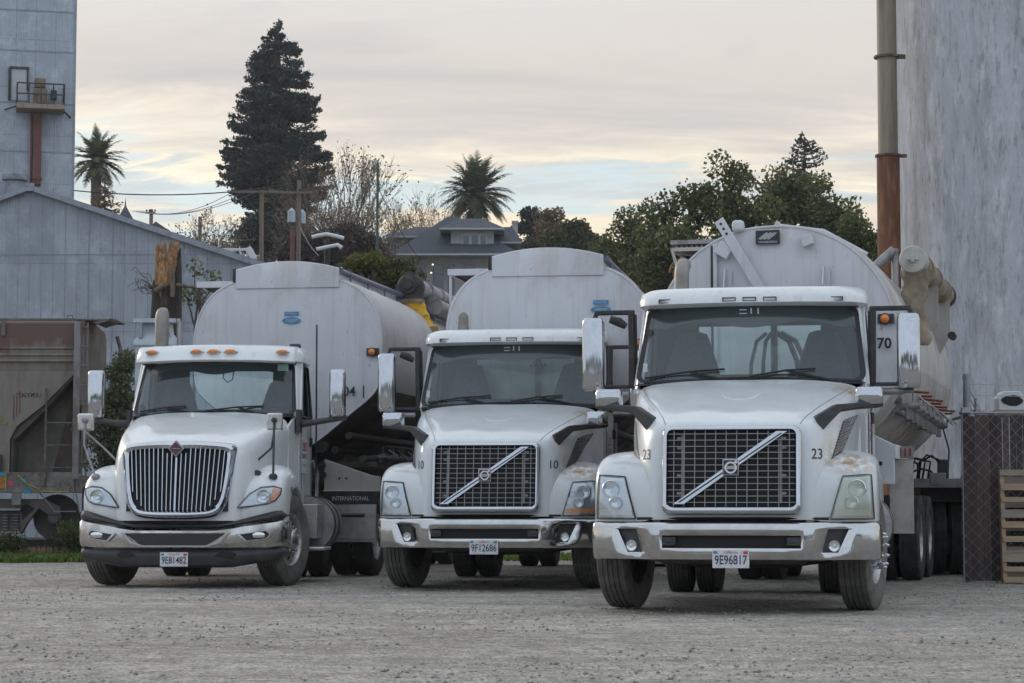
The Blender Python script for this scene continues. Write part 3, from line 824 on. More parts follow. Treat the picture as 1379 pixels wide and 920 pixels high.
def make_i():
    T = thing('tractor_unit', 'white day cab truck with upright chrome grille bars and amber roof lamps', 'truck')
    rows = [
     [(0, .09, .74), (.5, .09, .74), (.68, .10, .74), (.80, .34, .74), (.88, .8, .74), (.94, 1.8, .74)],
     [(0, .11, 1.15), (.52, .12, 1.15), (.69, .14, 1.15), (.80, .42, 1.15), (.88, .85, 1.15), (.94, 1.8, 1.2)],
     [(0, .16, 1.45), (.53, .17, 1.45), (.67, .19, 1.45), (.78, .46, 1.47), (.87, .9, 1.52), (.95, 1.8, 1.58)],
     [(0, .10, 1.56), (.50, .14, 1.55), (.62, .26, 1.57), (.74, .58, 1.63), (.85, 1.0, 1.73), (.95, 1.8, 1.84)],
     [(0, .20, 1.61), (.42, .27, 1.60), (.54, .42, 1.64), (.66, .74, 1.72), (.77, 1.15, 1.83), (.86, 1.8, 1.94)]]
    centre = [(.50, 1.70), (.62, 1.73), (.80, 1.775), (1.05, 1.835), (1.4, 1.91), (1.8, 1.985)]
    hd = hood(T, rows, centre, M['paint2'])
    arch = [(.20, .60), (.17, .86), (.24, 1.10), (.45, 1.27), (.85, 1.38), (1.25, 1.37), (1.6, 1.22), (1.80, .98), (1.84, .72)]
    us = [(.60, -.03, -.05), (.80, .0, 0), (.98, .08, -.01), (1.09, .22, -.05), (1.135, .38, -.14)]
    fs = [fender(T, arch, us, (160, 20), s, M['paint2'], 1.22, rad=.59) for s in (1, -1)]
    tree = bvh([hd] + fs)
    # bumper in three bands following one plan curve
    def pc(u): return -.02 + .34 * max(0, (abs(u) - .15) / .98) ** 2.2
    def plan(u, z, d=0.0):
        return (u, pc(u) + d, z)
    us_ = [0, .15, .3, .45, .6, .7, .8, .88, .95, 1.01, 1.065, 1.105, 1.13, 1.14, 1.14]
    yend = lambda k: {12: .36, 13: .48, 14: .70}.get(k)
    def band(name, f0, f1, m, prof, skip=None):
        rows = []
        for (t, d) in prof:
            row = []
            for k, u in enumerate(us_):
                a, b_ = f0(u), f1(u); z = a + (b_ - a) * t
                y = yend(k) if yend(k) else pc(u)
                row.append((u - (d if yend(k) else 0), y + (0 if yend(k) else d), z))
            rows.append(row)
        return MB().grid(rows, skip=skip).build(name, m, T, smooth=50, mirror=True, solid=.006)
    top = lambda u: .655 + .15 * max(0, u - .45)
    band('bumper_upper_trim', lambda u: top(u) + .005, lambda u: .70 + (.15 * min(1, max(0, (u - .50) / .55))), M['grey'], [(0, .02), (.4, .0), (1, .03)])
    bo = band('bumper', lambda u: .435 if u < 1.0 else .435 + .03 * (u - 1) / .19, top, M['chromed'], [(0, .03), (.08, .0), (.3, -.012), (.6, -.02), (.9, -.01), (1, .03)])
    band('lower_valance', lambda u: .235 + .10 * max(0, (u - .6) / .6), lambda u: .432, M['grey'], [(0, .10), (.15, .03), (.6, .005), (1, .02)])
    def onb(pts, off, th, name, m, parent=bo):
        ps = [(u, pc(u) - off, z) for u, z in pts]
        return MB().prism(ps, (0, th, 0)).build(name, m, parent, bevel=.004)
    # centre mesh opening: raised chrome lip, dark mesh within
    out = [(-.60, .615), (-.50, .50), (-.36, .455), (.36, .455), (.50, .50), (.60, .615)]
    inn = [(-.55, .605), (-.465, .515), (-.34, .475), (.34, .475), (.465, .515), (.55, .605)]
    def lip(o_, i_, name, m, off=.05):
        mb = MB(); a = [(u, pc(u) - .02, z) for u, z in o_]; b_ = [(u, pc(u) - off, z) for u, z in o_]; c_ = [(u, pc(u) - off, z) for u, z in i_]; d_ = [(u, pc(u) - .022, z) for u, z in i_]
        mb.grid([a, b_, c_, d_], closed=True); return mb.build(name, m, bo, bevel=.004)
    lip(out, inn, 'centre_trim', M['chromed'])
    mm = MB(); seg = 14; rows = []
    for t in (0, .5, 1):
        rows.append([])
        for k in range(seg + 1):
            x = -.55 + 1.1 * k / seg; zlow = .475 if abs(x) < .34 else (.475 + .13 * ((abs(x) - .34) / .21) ** 1.2)
            rows[-1].append((x, pc(x) - .030, zlow + (.607 - zlow) * t))
    mm.grid(rows); mm.build('centre_mesh', M['meshy'], bo)
    for s in (-1, 1):
        o_ = [(s * .66, .60), (s * .75, .51), (s * .99, .545), (s * 1.03, .60), (s * .98, .645)]
        i_ = [(s * .70, .592), (s * .77, .525), (s * .965, .553), (s * .995, .595), (s * .955, .628)]
        lip(o_, i_, 'lamp_trim', M['chromed'], .045)
        mb = MB(); mb.prism([(u, pc(u) - .028, z) for u, z in i_], (0, .008, 0)); fo = mb.build('fog_lamp', M['black'], T)
        rs = []
        for k, (e, dd) in enumerate(((1, 0), (.96, -.016), (.7, -.022))):
            rs.append([(s * .885 + .075 * e * math.copysign(abs(math.cos(a)) ** .7, math.cos(a)), pc(.885) - .03 + dd, .585 + .032 * e * math.copysign(abs(math.sin(a)) ** .7, math.sin(a))) for a in [2 * math.pi * q / 18 for q in range(18)]])
        MB().rings(rs).build('lens', M['refl'], fo, smooth=40)
        # air slots low in the valance
        mb = MB(); mb.prism([(s * u, pc(u) - .0, z) for u, z in ((.42, .355), (.62, .33), (.66, .38), (.60, .415), (.5, .415))], (0, .02, 0)); mb.build('valance_slot', M['void'], T, bevel=.01)
    # grille
    def gw(z): return -.02 + .10 * max(0, (z - .80)) / .75
    O = [(0, 1.60), (.20, 1.60), (.42, 1.585), (.57, 1.565), (.612, 1.52), (.612, 1.42), (.59, 1.20), (.555, .98), (.50, .85), (.40, .785), (.22, .765), (0, .762)]
    I = [(0, 1.515), (.12, 1.525), (.40, 1.518), (.515, 1.50), (.54, 1.47), (.54, 1.38), (.52, 1.18), (.49, 1.0), (.445, .905), (.36, .862), (.2, .85), (0, .85)]
    def full(L_): return L_ + [(-u, z) for u, z in L_[1:-1]][::-1]
    def sm(L_):
        q = full(L_); r_ = []
        n = len(q)
        for i in range(n):
            p0, p1, p2, p3 = [Vector(q[(i + k) % n]) for k in (-1, 0, 1, 2)]
            for t in (0, .34, .67):
                r_.append(tuple(.5 * ((2 * p1) + (p2 - p0) * t + (2 * p0 - 5 * p1 + 4 * p2 - p3) * t * t + (3 * p1 - p0 - 3 * p2 + p3) * t ** 3)))
        return r_
    so, si = sm(O), sm(I)
    bow = lambda u: .10 * (abs(u) / .6) ** 2.2
    ring = lambda L_, y, k=1.0: [(u * k, gw(z) + bow(u) + y, z if k == 1 else 1.18 + (z - 1.18) * k) for u, z in L_]
    g = MB(); mid = [((a[0] + b_[0]) / 2, (a[1] + b_[1]) / 2) for a, b_ in zip(so, si)]
    g.grid([ring(so, .10, 1.02), ring(so, -.03), ring(mid, -.065), ring(si, -.04), ring(si, .05)], closed=True)
    go = g.build('grille', M['chrome'], T, smooth=60)
    v = MB()
    rows = []
    for t in range(5):
        z = .84 + .69 * t / 4; rows.append([(u * .56, gw(z) + bow(u * .56) + .012, z) for u in (-1, -.8, -.4, 0, .4, .8, 1)])
    v.grid(rows).build('radiator', M['void'], go)
    for_b = MB()
    for k in range(-10, 11):
        u = k * .0515
        ztop = 1.522 if abs(u) > .14 else 1.47; zb_ = .85 + (.0 if abs(u) < .34 else .25 * ((abs(u) - .34) / .2) ** 1.6)
        sc = lambda z: 1 - .10 * max(0, (1.45 - z)) / .6
        for_b.bar((u * sc(zb_), gw(zb_) + bow(u) - .022, zb_), (u, gw(ztop) + bow(u) - .022, ztop), .009 if k else .02, .035, up=(0, 1, 0))
    for_b.build('grille_bar', M['chrome'], go)
    cz = 1.52; cy = gw(cz) - .08; r = .095
    e = MB(); e.prism([(0, cy, cz - r), (r * .95, cy, cz), (0, cy, cz + r), (-r * .95, cy, cz)], (0, .05, 0)); eo = e.build('emblem', M['chrome'], go, bevel=.006)
    r = .062; e = MB(); e.prism([(0, cy - .004, cz - r), (r, cy - .004, cz), (0, cy - .004, cz + r), (-r, cy - .004, cz)], (0, .004, 0)); e.build('emblem_ground', M['badgeink'], eo)
    e = MB(); r = .05
    e.prism([(-.036, cy - .008, cz + .014), (.036, cy - .008, cz + .014), (0, cy - .008, cz + r)], (0, .003, 0)); e.prism([(-.036, cy - .008, cz - .014), (0, cy - .008, cz - r), (.036, cy - .008, cz - .014)], (0, .003, 0))
    e.build('emblem_red', M['red'], eo)
    text('INTERNATIONAL', .014, M['lwhite'], eo, (0, cy - .008, cz), 'emblem_letters', width=.095)
    # headlamps: swept teardrop with an amber tip
    for s in (-1, 1):
        pts = [(.655, .885), (.79, .90), (.96, .925), (1.04, .96), (1.085, 1.03), (1.09, 1.09), (1.01, 1.115), (.88, 1.10), (.77, 1.03)]
        def tri(off, name, m, P_, parent):
            c = Vector((.93, 1.0)); n = 6; rows = []
            for k in range(n + 1):
                row = []
                for q in P_:
                    x = c.lerp(Vector(q), k / n) if k else c.lerp(Vector(q), .02)
                    w = front(tree, s * x.x, x.y, off=off)
                    row.append([s * x.x, w if w is not None else .62, x.y])
                rows.append(row)
            return MB().grid(rows, closed=True).build(name, m, parent, smooth=60)
        h = tri(.006, 'headlamp', M['housing'], pts, T)
        sp = []
        for q in pts + [pts[0]]:
            w = front(tree, s * q[0], q[1], off=.012); sp.append((s * q[0], w if w is not None else .62, q[1]))
        MB().tube(sp, .009, 6).build('lamp_seal', M['grey'], h, smooth=60)
        w = front(tree, s * .92, 1.0) or .3
        MB().lathe([(.0, -.03), (.03, -.034), (.034, -.02), (.06, -.03), (.072, -.045), (.078, .02)], 'y', (s * .92, w, 1.005), 24).build('reflector', M['refl'], h, smooth=40)
        am = [(.99, .955), (1.035, .97), (1.07, 1.03), (1.078, 1.08), (1.01, 1.095), (1.005, 1.04)]
        mb = MB(); P3 = []
        for q in am:
            w = front(tree, s * q[0], q[1], off=.02); P3.append((s * q[0], w if w is not None else .5, q[1]))
        if s > 0: mb.prism(P3, (0, .01, 0)); mb.build('indicator', M['amber'], h)
        tri(.045, 'lens', M['lens'], pts, h)
    # round horn cover and side badge
    w = front(tree, .70, 1.24)
    MB().lathe([(0, -.02), (.035, -.022), (.045, -.01), (.047, .06)], 'y', (.80, (front(tree, .80, 1.25, off=0) or .2) - .01, 1.25), 20).build('horn_cover', M['grey'], T, smooth=40)
    for s in (-1, 1): MB().prism([(s * .955, 1.68, .80), (s * .985, 2.21, .85), (s * .985, 2.21, 1.94), (s * .97, 2.05, 1.95), (s * .94, 1.74, 1.82)], (-s * .03, 0, 0)).build('cowl_side', M['paint2'], T, bevel=.01)
    # cab
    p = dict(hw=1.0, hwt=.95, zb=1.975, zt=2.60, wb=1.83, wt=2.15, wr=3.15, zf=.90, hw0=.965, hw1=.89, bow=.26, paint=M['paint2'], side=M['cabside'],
             rwin=(.52, 2.08, 2.55), seat=2.42, wipers=[(-.88, -.30, -.06), (-.05, .62, .60)], dip=.13)
    P = cab(T, p)
    rs = [(.95, 2.2, 3.15, .2, 2.59, .2), (.985, 2.08, 3.2, .22, 2.62, .2), (.985, 2.14, 3.2, .24, 2.72, .2), (.94, 2.28, 3.16, .26, 2.80, .2), (.80, 2.5, 3.0, .26, 2.83, .1)]
    ro = roof(T, p, rs, M['paint2'])
    # drop visor across the top of the windshield
    rows = []
    for (z, d) in ((2.575, -.17), (2.60, -.19), (2.68, -.12), (2.765, -.03), (2.79, .03)):
        rows.append([(u, 2.13 + d + .20 * (abs(u) / 1.0) ** 2.2, z + .018 * (1 - u * u)) for u in [-.955 + 1.91 * k / 24 for k in range(25)]])
    vz = MB().grid(rows).build('roof_visor', M['paint2'], T, smooth=60, solid=.012)
    for u in (-.76, -.20, .0, .20, .80):
        y = 2.13 - .13 + .20 * (abs(u) / 1.0) ** 2.2; z = 2.715
        b_ = MB(); rs2 = []
        for e, dd in ((1, .02), (1, -.006), (.75, -.016)): rs2.append([(u + .085 * e * math.cos(a), y + dd + .01, z + .030 * e * math.sin(a)) for a in [2 * math.pi * q / 18 for q in range(18)]])
        ml = b_.rings(rs2).build('roof_marker', M['chromed'], T, smooth=40)
        b_ = MB(); rs2 = []
        for e, dd in ((1, -.004), (.95, -.035), (.5, -.045)): rs2.append([(u + .062 * e * math.cos(a), y + dd, z + .004 + .022 * e * math.sin(a)) for a in [2 * math.pi * q / 18 for q in range(18)]])
        b_.rings(rs2).build('amber_lens', M['amber'], ml, smooth=40)
    q = P(.80, .88); MB().bb(q.x, q.x + .13, q.y - .012, q.y - .006, q.z - .03, q.z + .05).build('windshield_sticker', M['sticker'], T)
    # hanging loop behind the glass
    MB().tube([(.07, 2.3, 2.52), (.06, 2.3, 2.42), (.11, 2.3, 2.37), (.17, 2.3, 2.40), (.19, 2.3, 2.52)], .008, 6).build('hanging_cord', M['black'], T, smooth=60)
    for s in (-1, 1):
        y = 2.05
        mb = MB(); mb.tube([(s * 1.0, y + .05, 1.86), (s * 1.2, y - .02, 1.88), (s * 1.52, y - .04, 1.93)], [.05, .036, .035], 10)
        mb.bb(s * .985, s * 1.03, y - .05, y + .15, 1.76, 2.03); mb.bb(s * 1.38, s * 1.58, y - .07, y + .02, 1.90, 1.96)
        mb.build('mirror_bracket', M['grey'], T, smooth=50)
        mirror_door(T, s, s * (1.475 if s > 0 else 1.40), y - .03, 2.215, .195, .56, .15)
        # hood mirrors on rods
        hx, hy, hz = (.97 if s > 0 else -1.16), .62, 1.83
        mb = MB(); mb.bb(hx - .09, hx + .09, hy - .02, hy + .05, hz - .09, hz + .10); ho = mb.build('hood_mirror', M['chromed'], T, bevel=.02)
        mb = MB(); f1 = front(tree, s * .99, 1.20, off=0) or .6; f2 = front(tree, s * .80, 1.40, off=0) or .8
        mb.tube([(hx, hy - .03, hz + .02), (hx - s * .0, hy - .05, hz - .25), (s * .99, f1, 1.21)], .013, 8)
        mb.tube([(hx, hy - .03, hz - .10), (s * .94, (hy + f2) / 2, 1.54), (s * .80, f2, 1.41)], .012, 8)
        mb.lathe([(0, -.02), (.045, -.01), (.05, .02), (.03, .045)], 'z', (s * .99, f1 + .0, 1.21), 12)
        mb.lathe([(0, -.03), (.03, -.02), (.03, .02), (0, .03)], 'y', (hx, hy - .04, hz + .02), 12)
        mb.build('mirror_rod', M['steel'] if s < 0 else M['grey'], ho, smooth=50)
    # chassis, tanks, wheels
    chassis(T, 1.22, 5.6)
    for s in (-1, 1): wheel(T, s * .965, 1.22, sgn=s, steer=R(-14))
    dual(T, 4.35)
    mb = MB(); mb.bb(.72, 1.24, 2.05, 2.45, .52, .92); mb.bb(.72, 1.34, 1.98, 2.5, .38, .42); mb.build('step_box', M['alu'], T, bevel=.012)
    mb = MB(); mb.tube([(1.04, 2.55, .68), (1.04, 3.2, .68)], .33, 32); ft = mb.build('fuel_tank', M['alud'], T, smooth=40)
    mb = MB()
    for y in (2.62, 2.95): mb.lathe([(.333, -.03), (.340, -.03), (.340, .03), (.333, .03)], 'y', (1.04, y, .68), 32, close=True)
    mb.build('tank_strap', M['grey'], ft, smooth=40)
    mb = MB(); mb.tube([(-.93, 2.0, .66), (-.93, 3.3, .66)], .33, 32); mb.build('fuel_tank', M['alud'], T, smooth=40)
    mb = MB(); mb.tube([(1.0, 3.2, 1.45), (1.06, 3.25, 1.3), (1.05, 3.25, .95), (.96, 3.2, .80), (.80, 3.1, .78)], .022, 8); mb.build('air_intake_pipe', M['steel'], T, smooth=50)
    # exhaust stack behind the cab on the picture's left
    mb = MB(); rs = []
    for (z, k, dy) in ((1.0, 1, 0), (2.9, 1, 0), (3.22, 1, .0), (3.3, .92, .02), (3.35, .7, .04), (3.37, .35, .06)):
        rs.append([(-.93 + .085 * k * math.cos(a), 3.38 + dy + .10 * k * math.sin(a), z) for a in [2 * math.pi * q / 20 for q in range(20)]])
    mb.rings(rs); mb.build('exhaust_stack', M['stack'], T, smooth=50)
    mb = MB(); mb.tube([(-.72, 3.42, 1.0), (-.72, 3.42, 3.18), (-.74, 3.44, 3.22)], .03, 8); mb.build('exhaust_bracket', M['steel'], T, smooth=50)
    MB().tube([(1.06, 3.1, 1.3), (1.06, 3.1, 3.12)], .011, 6).build('antenna', M['black'], T)
    MB().bb(.78, .90, 2.75, 2.9, 2.80, 2.86).build('roof_beacon_base', M['grey'], T, bevel=.01)
    # lettering
    text('300', .085, M['lblack'], T, (1.13, .80, 1.075), 'fleet_number', plane='right', tree=tree, bold=.002)
    door_sign(T, 1.0, 2.50, 1.50)
    return T, tree
M['meshy'] = mat('dark_mesh', (.035, .036, .04), .6, c2=(.015, .015, .017), scale=220, lo=.45, hi=.55)
M['alud'] = mat('aluminium_dusty', (.34, .34, .345), .45, .8, c2=(.2, .19, .18), scale=4, rvar=.2)
M['lgrey'] = mat('grey_lettering', (.5, .5, .52), .5)
M['sticker'] = mat('green_grey_sticker', (.25, .38, .34), .5)

def door_sign(T, x, y, z):
    o = MB().bb(x + .006, x + .009, y - .2, y + .2, z - .21, z + .22).build('door_sign', M['lwhite2'], T)
    MB().bb(x + .010, x + .012, y - .15, y + .16, z + .055, z + .075).build('sign_underline', M['lred'], o)
    text('Hunt', .15, M['lred'], o, (x + .013, y + .01, z + .13), plane='right', bold=.002, slant=.2)
    text('FEED & SUPPLY', .075, M['lblack'], o, (x + .012, y, z - .01), plane='right', width=.34, bold=.0015)
    text('PETALUMA', .05, M['lblack'], o, (x + .012, y, z - .12), plane='right', width=.2)
M['lwhite2'] = mat('sign_ground', (.60, .61, .62), .5)
def hull(T, half, L, lower_z, mt, mlow, ribs=False, face=True):
    """tank shell from a half outline (u,z) top->bottom"""
    def smooth(h, n=4):
        o = []
        for i in range(len(h) - 1):
            p0 = Vector(h[i - 1]) if i else Vector((-h[1][0], h[1][1])); p1, p2 = Vector(h[i]), Vector(h[i + 1]); p3 = Vector(h[min(i + 2, len(h) - 1)])
            for k in range(n):
                t = k / n; o.append(.5 * ((2 * p1) + (p2 - p0) * t + (2 * p0 - 5 * p1 + 4 * p2 - p3) * t * t + (3 * p1 - p0 - 3 * p2 + p3) * t ** 3))
        o.append(Vector(h[-1])); return o
    sh = smooth(half)
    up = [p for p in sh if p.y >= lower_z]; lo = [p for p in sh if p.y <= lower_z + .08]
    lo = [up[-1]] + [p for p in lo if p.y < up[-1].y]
    def ring(ps, y, k=1.0, zc=2.9):
        r_ = [(p.x * k, y, zc + (p.y - zc) * k) for p in ps]; l_ = [(-p.x * k, y, zc + (p.y - zc) * k) for p in ps[1:]]
        return l_[::-1] + r_
    ys = [(.0, .975), (.015, .992), (.05, 1.0)]
    if ribs:
        n = int(L / .35)
        for i in range(1, n):
            y = .05 + (L - .1) * i / n
            b_ = .012 * math.sin(i * 1.9); ys += [(y - .02, 1.0 + b_), (y, 1.012 + b_), (y + .02, 1.0 + b_)]
    else:
        for i in range(1, 5): ys += [(L * i / 5 - .02, 1.0), (L * i / 5, 1.006), (L * i / 5 + .02, 1.0)]
    ys += [(L - .05, 1.0), (L, .975)]
    sb = MB().grid([ring(up, y, k) for y, k in ys]).build('tank_shell', mt, T, smooth=35)
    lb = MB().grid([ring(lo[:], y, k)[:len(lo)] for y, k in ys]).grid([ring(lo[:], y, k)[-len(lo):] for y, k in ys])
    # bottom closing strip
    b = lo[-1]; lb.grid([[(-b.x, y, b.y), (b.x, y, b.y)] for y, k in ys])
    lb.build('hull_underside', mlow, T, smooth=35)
    full = ring(sh, .0, .975)
    n = len(full); f = MB()
    # front head, slightly dished
    c = Vector((0, -.045, 2.95)); rows = []
    for k in (1.0, .9, .7, .45, .2): rows.append([(c.x + (x - c.x) * k, -.05 * (1 - k * k), c.z + (z - c.z) * k) for x, y, z in full])
    f.grid(rows, closed=True); f.f.append(tuple(len(f.v) - n + k for k in range(n))); f.m.append(0)
    fo = f.build('front_head', M['tank'], T, smooth=60)
    # weld rim round the head
    rm = MB(); rm.tube([(x, .0, z) for x, y, z in full], .012, 5); rm.build('head_rim', M['tank'], T, smooth=60)
    MB().add([(x, L, z) for x, y, z in ring(sh, L, .975)], [tuple(range(n))]).build('rear_head', M['tankside'], T)
    return fo

def running_gear(T, axles, L, plates=True):
    f = MB()
    for s in (-1, 1): f.bb(s * .42, s * .52, .15, L, 1.18, 1.42)
    for y in (.2, 1.5, 3, 4.5, L - .3): f.bb(-.45, .45, y, y + .1, 1.2, 1.40)
    f.bb(-.5, .5, .3, 1.6, 1.10, 1.16)
    f.build('trailer_frame', M['dark'], T)
    for y in axles: dual(T, y, .98)
    for y in (1.6, 3.2, 4.8):
        g = MB().add([(-.35, y - .3, 1.7), (.35, y - .3, 1.7), (.35, y + .3, 1.7), (-.35, y + .3, 1.7), (-.12, y - .1, 1.0), (.12, y - .1, 1.0), (.12, y + .1, 1.0), (-.12, y + .1, 1.0)], [(0, 1, 5, 4), (1, 2, 6, 5), (2, 3, 7, 6), (3, 0, 4, 7), (4, 5, 6, 7)])
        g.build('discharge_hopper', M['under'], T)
def valves(T, u, y0, z0, n, step, m_handle, dz=-.02):
    mb = MB(); hds = []
    for k in range(n):
        hd = MB(); hds.append(hd)
        y = y0 + k * step; z = z0 + dz * k
        mb.tube([(u - .35, y, z - .10), (u + .02, y, z - .08)], .035, 8)
        mb.lathe([(.0, -.04), (.05, -.04), (.05, .04), (0, .04)], 'x', (u - .05, y, z - .08), 10)
        mb.tube([(u - .05, y, z - .08), (u - .05, y, z + .06)], .012, 6); mb.bb(u - .12, u - .06, y - .03, y + .03, z - .22, z - .05)
        w_ = .5 + .5 * math.sin(k * 2.3 + y0 * 5); hd.tube([(u - .10 * w_, y + .05 * w_, z + .06 + .02 * w_), (u + .08 + .08 * w_, y - .04, z + .06 - .015 * w_)], .014, 6); mb.tube([(u + .0, y + .1, z + .02), (u + .12, y + .12, z - .06 - .05 * w_)], .010, 5)
    mb.tube([(u - .22, y0 - .2, z0 - .12), (u - .22, y0 + n * step, z0 - .12 + dz * n)], .035, 8)
    vo = mb.build('valve_bank', M['steel'], T, smooth=50)
    for hd in hds: hd.build('valve_handle', m_handle, vo, smooth=50)

def decal(T, u, z):
    o = MB().bb(u - .095, u + .095, -.062, -.058, z + .035, z + .085).build('decal', M['blue'], T)
    text('WALINGA', .04, M['lpale'], o, (u, -.064, z + .06), width=.15)
    rs = [(u + .125 * math.cos(a), -.062, z - .03 + .042 * math.sin(a)) for a in [2 * math.pi * k / 28 for k in range(28)]]
    o2 = MB().prism(rs, (0, .004, 0)).build('decal', M['blue'], T)
    rs = [(u + .110 * math.cos(a), -.0635, z - .03 + .032 * math.sin(a)) for a in [2 * math.pi * k / 28 for k in range(28)]]
    MB().bb(u - .08, u + .08, -.065, -.063, z - .028, z - .018).bb(u - .07, u + .07, -.065, -.063, z - .046, z - .038).build('decal_line', M['lpale'], o2)
M['lpale'] = mat('pale_blue_print', (.32, .42, .52), .5)
def marker(T, u, z, y=-.05):
    b = MB(); b.lathe([(0, -.03), (.055, -.03), (.06, 0), (.06, .03)], 'y', (u, y, z), 20); b.bb(u - .075, u + .09, y, y + .01, z - .05, z + .05); o = b.build('side_marker', M['grey'], T, smooth=40)
    MB().lathe([(0, -.052), (.03, -.05), (.043, -.035), (.045, -.02)], 'y', (u, y, z), 20).build('amber_lens', M['amber'], o, smooth=50)

def boom(T, u, y0, y1, z, r, m):
    mb = MB(); mb.tube([(u, y0 + .15, z), (u, y1, z)], r, 22); 
    for y in (y0 + .9, (y0 + y1) / 2, y1 - .6): mb.lathe([(r + .001, -.03), (r + .02, -.03), (r + .02, .03), (r + .001, .03)], 'y', (u, y, z), 22, close=True)
    return mb.build('unloading_auger', m, T, smooth=40)

def tank_a(name_label, with_boom, num, sticker_u=.07):
    T = thing('tank_trailer', name_label, 'tank trailer', group=None)
    half = [(0, 3.91), (.35, 3.895), (.68, 3.84), (.90, 3.75), (1.07, 3.62), (1.20, 3.42), (1.27, 3.18), (1.285, 2.9), (1.27, 2.6), (1.19, 2.34), (.85, 2.05), (.51, 1.77), (.35, 1.66)]
    L = 7.2
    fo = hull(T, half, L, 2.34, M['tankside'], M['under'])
    # raised coaming with a curved front plate
    mb = MB(); n = 14; xs = [-.69 + 1.38 * k / n for k in range(n + 1)]
    zt = lambda u: 4.07 - .10 * (u / .69) ** 2; zl = lambda u: 3.72
    mb.grid([[(u, -.03, zl(u)) for u in xs], [(u, -.03, zt(u) - .012) for u in xs], [(u, -.02, zt(u)) for u in xs], [(u, .04, zt(u)) for u in xs], [(u, L - .1, zt(u) - .01) for u in xs]])
    for s in (-1, 1): mb.grid([[(s * .69, -.03, 3.72), (s * .69, L - .1, 3.72)], [(s * .69, -.03, zt(.69) - .012), (s * .69, L - .1, zt(.69) - .012)]])
    mb.build('top_coaming', M['tank'], T, smooth=40)
    # roof hatches
    for y in (1.2, 3.2, 5.2): MB().lathe([(.30, .0), (.30, .10), (.26, .14), (0, .15)], 'z', (0, y, 4.0), 24).build('roof_hatch', M['tankside'], T, smooth=40)
    # side platform
    mb = MB(); mb.bb(-1.27, -.72, .12, .19, 3.755, 3.835); mb.bb(-1.27, -1.22, .19, 2.6, 3.77, 3.82); mb.bb(-1.22, -.72, 2.55, 2.6, 3.77, 3.82)
    pf = mb.build('side_platform', M['tank'], T, bevel=.006)
    mb = MB()
    for k in range(16): mb.bb(-1.2, -.74, .25 + k * .145, .30 + k * .145, 3.76, 3.79)
    mb.build('grating', M['dark'], pf)
    MB().bb(-.74, -.68, -.01, .05, 3.80, 3.98).build('end_plate', M['dark'], pf); mb = MB(); mb.bar((-1.2, .3, 3.77), (-.9, .3, 3.62), .03, .03); mb.build('platform_bracket', M['dark'], pf); mb = MB(); mb.tube([(-1.24, .16, 3.80), (-1.24, .18, 3.40), (-1.18, .2, 3.3)], .018, 6)
    mb.build('platform_post', M['dark'] if with_boom else M['tank'], pf)
    mb = MB(); mb.tube([(.71, .0, 3.93), (.73, 1.2, 3.93), (.78, 3.6, 3.93)], .035, 10)
    for y in (.4, 1.4, 2.4, 3.3): mb.tube([(.74, y, 3.80), (.74, y, 3.98)], .012, 6)
    mb.build('side_pipe', M['pipeblue'], T, smooth=50)
    decal(T, sticker_u, 3.32); marker(T, 1.14, 2.87)
    if with_boom: text(num, .17, M['lblack'], T, (.84, -.05, 2.36), 'tank_number', bold=.003)
    if with_boom: MB().bb(1.02, 1.035, -.045, -.04, 2.28, 2.44).build('tank_number_detail', M['lblack'], T)
    if with_boom:
        u, z = .88, 4.07
        bo = boom(T, u, 3.45, 7.0, z, .155, M['augr'])
        mb = MB(); mb.lathe([(0, -.12), (.05, -.12), (.06, -.06), (.11, -.06), (.12, -.02), (.17, 0), (.185, .03), (.185, .22), (.155, .24)], 'y', (u, 3.4, z), 24)
        mb.box((u, 3.5, z + .13), (.16, .2, .14)); mb.bb(u - .2, u + .2, 3.38, 3.42, z - .19, z + .02)
        for k in range(6):
            a = k * math.pi / 3; mb.lathe([(0, -.02), (.016, -.02), (.016, .02)], 'y', (u + .135 * math.cos(a), 3.39, z + .135 * math.sin(a)), 8)
        mb.build('auger_head', M['dark'], bo, smooth=40)
        MB().bb(u - .19, u + .19, 3.37, 3.60, z - .245, z - .19).build('head_strap', M['canvas'], bo)
        # yellow tarpaulin chute hanging over the shoulder of the tank
        rows = []; n = 10
        for i in range(14):
            t = i / 13; cx = u + .02 + .40 * t ** 1.25; cz = z - .24 - .62 * t ** 1.1; w = .19 - .11 * t + .02 * math.sin(i * 1.7)
            row = []
            for k in range(n):
                a = 2 * math.pi * k / n; wob = 1 + .22 * math.sin(3 * a + i * .8) * min(1, t * 3)
                row.append((cx + w * wob * math.cos(a), 3.50 + .12 * wob * math.sin(a) + .1 * t, cz + .05 * math.cos(a) * t))
            rows.append(row)
        MB().grid(rows[:9], closed=True).build('tarpaulin_chute', M['yellow'], T, sub=1)
        MB().grid(rows[8:], closed=True).build('tarpaulin_chute', M['browntarp'], T, sub=1)
        MB().tube([(.78, 3.4, 3.85), (1.0, 3.35, 3.60), (1.16, 3.3, 3.40), (1.25, 3.3, 3.25)], .012, 6).build('tarp_rope', M['amber'], T, smooth=60)
        MB().bb(.65, 1.1, 4.2, 4.26, 3.6, 4.0).build('auger_saddle', M['steel'], T); MB().bb(.65, 1.1, 6.2, 6.26, 3.6, 4.0).build('auger_saddle', M['steel'], T)
        mb = MB(); mb.tube([(1.14, 4.0, 3.82), (1.14, 7.1, 3.82)], .12, 14); mb.build('return_pipe', M['steel'], T, smooth=40)
    running_gear(T, (5.7,), L)
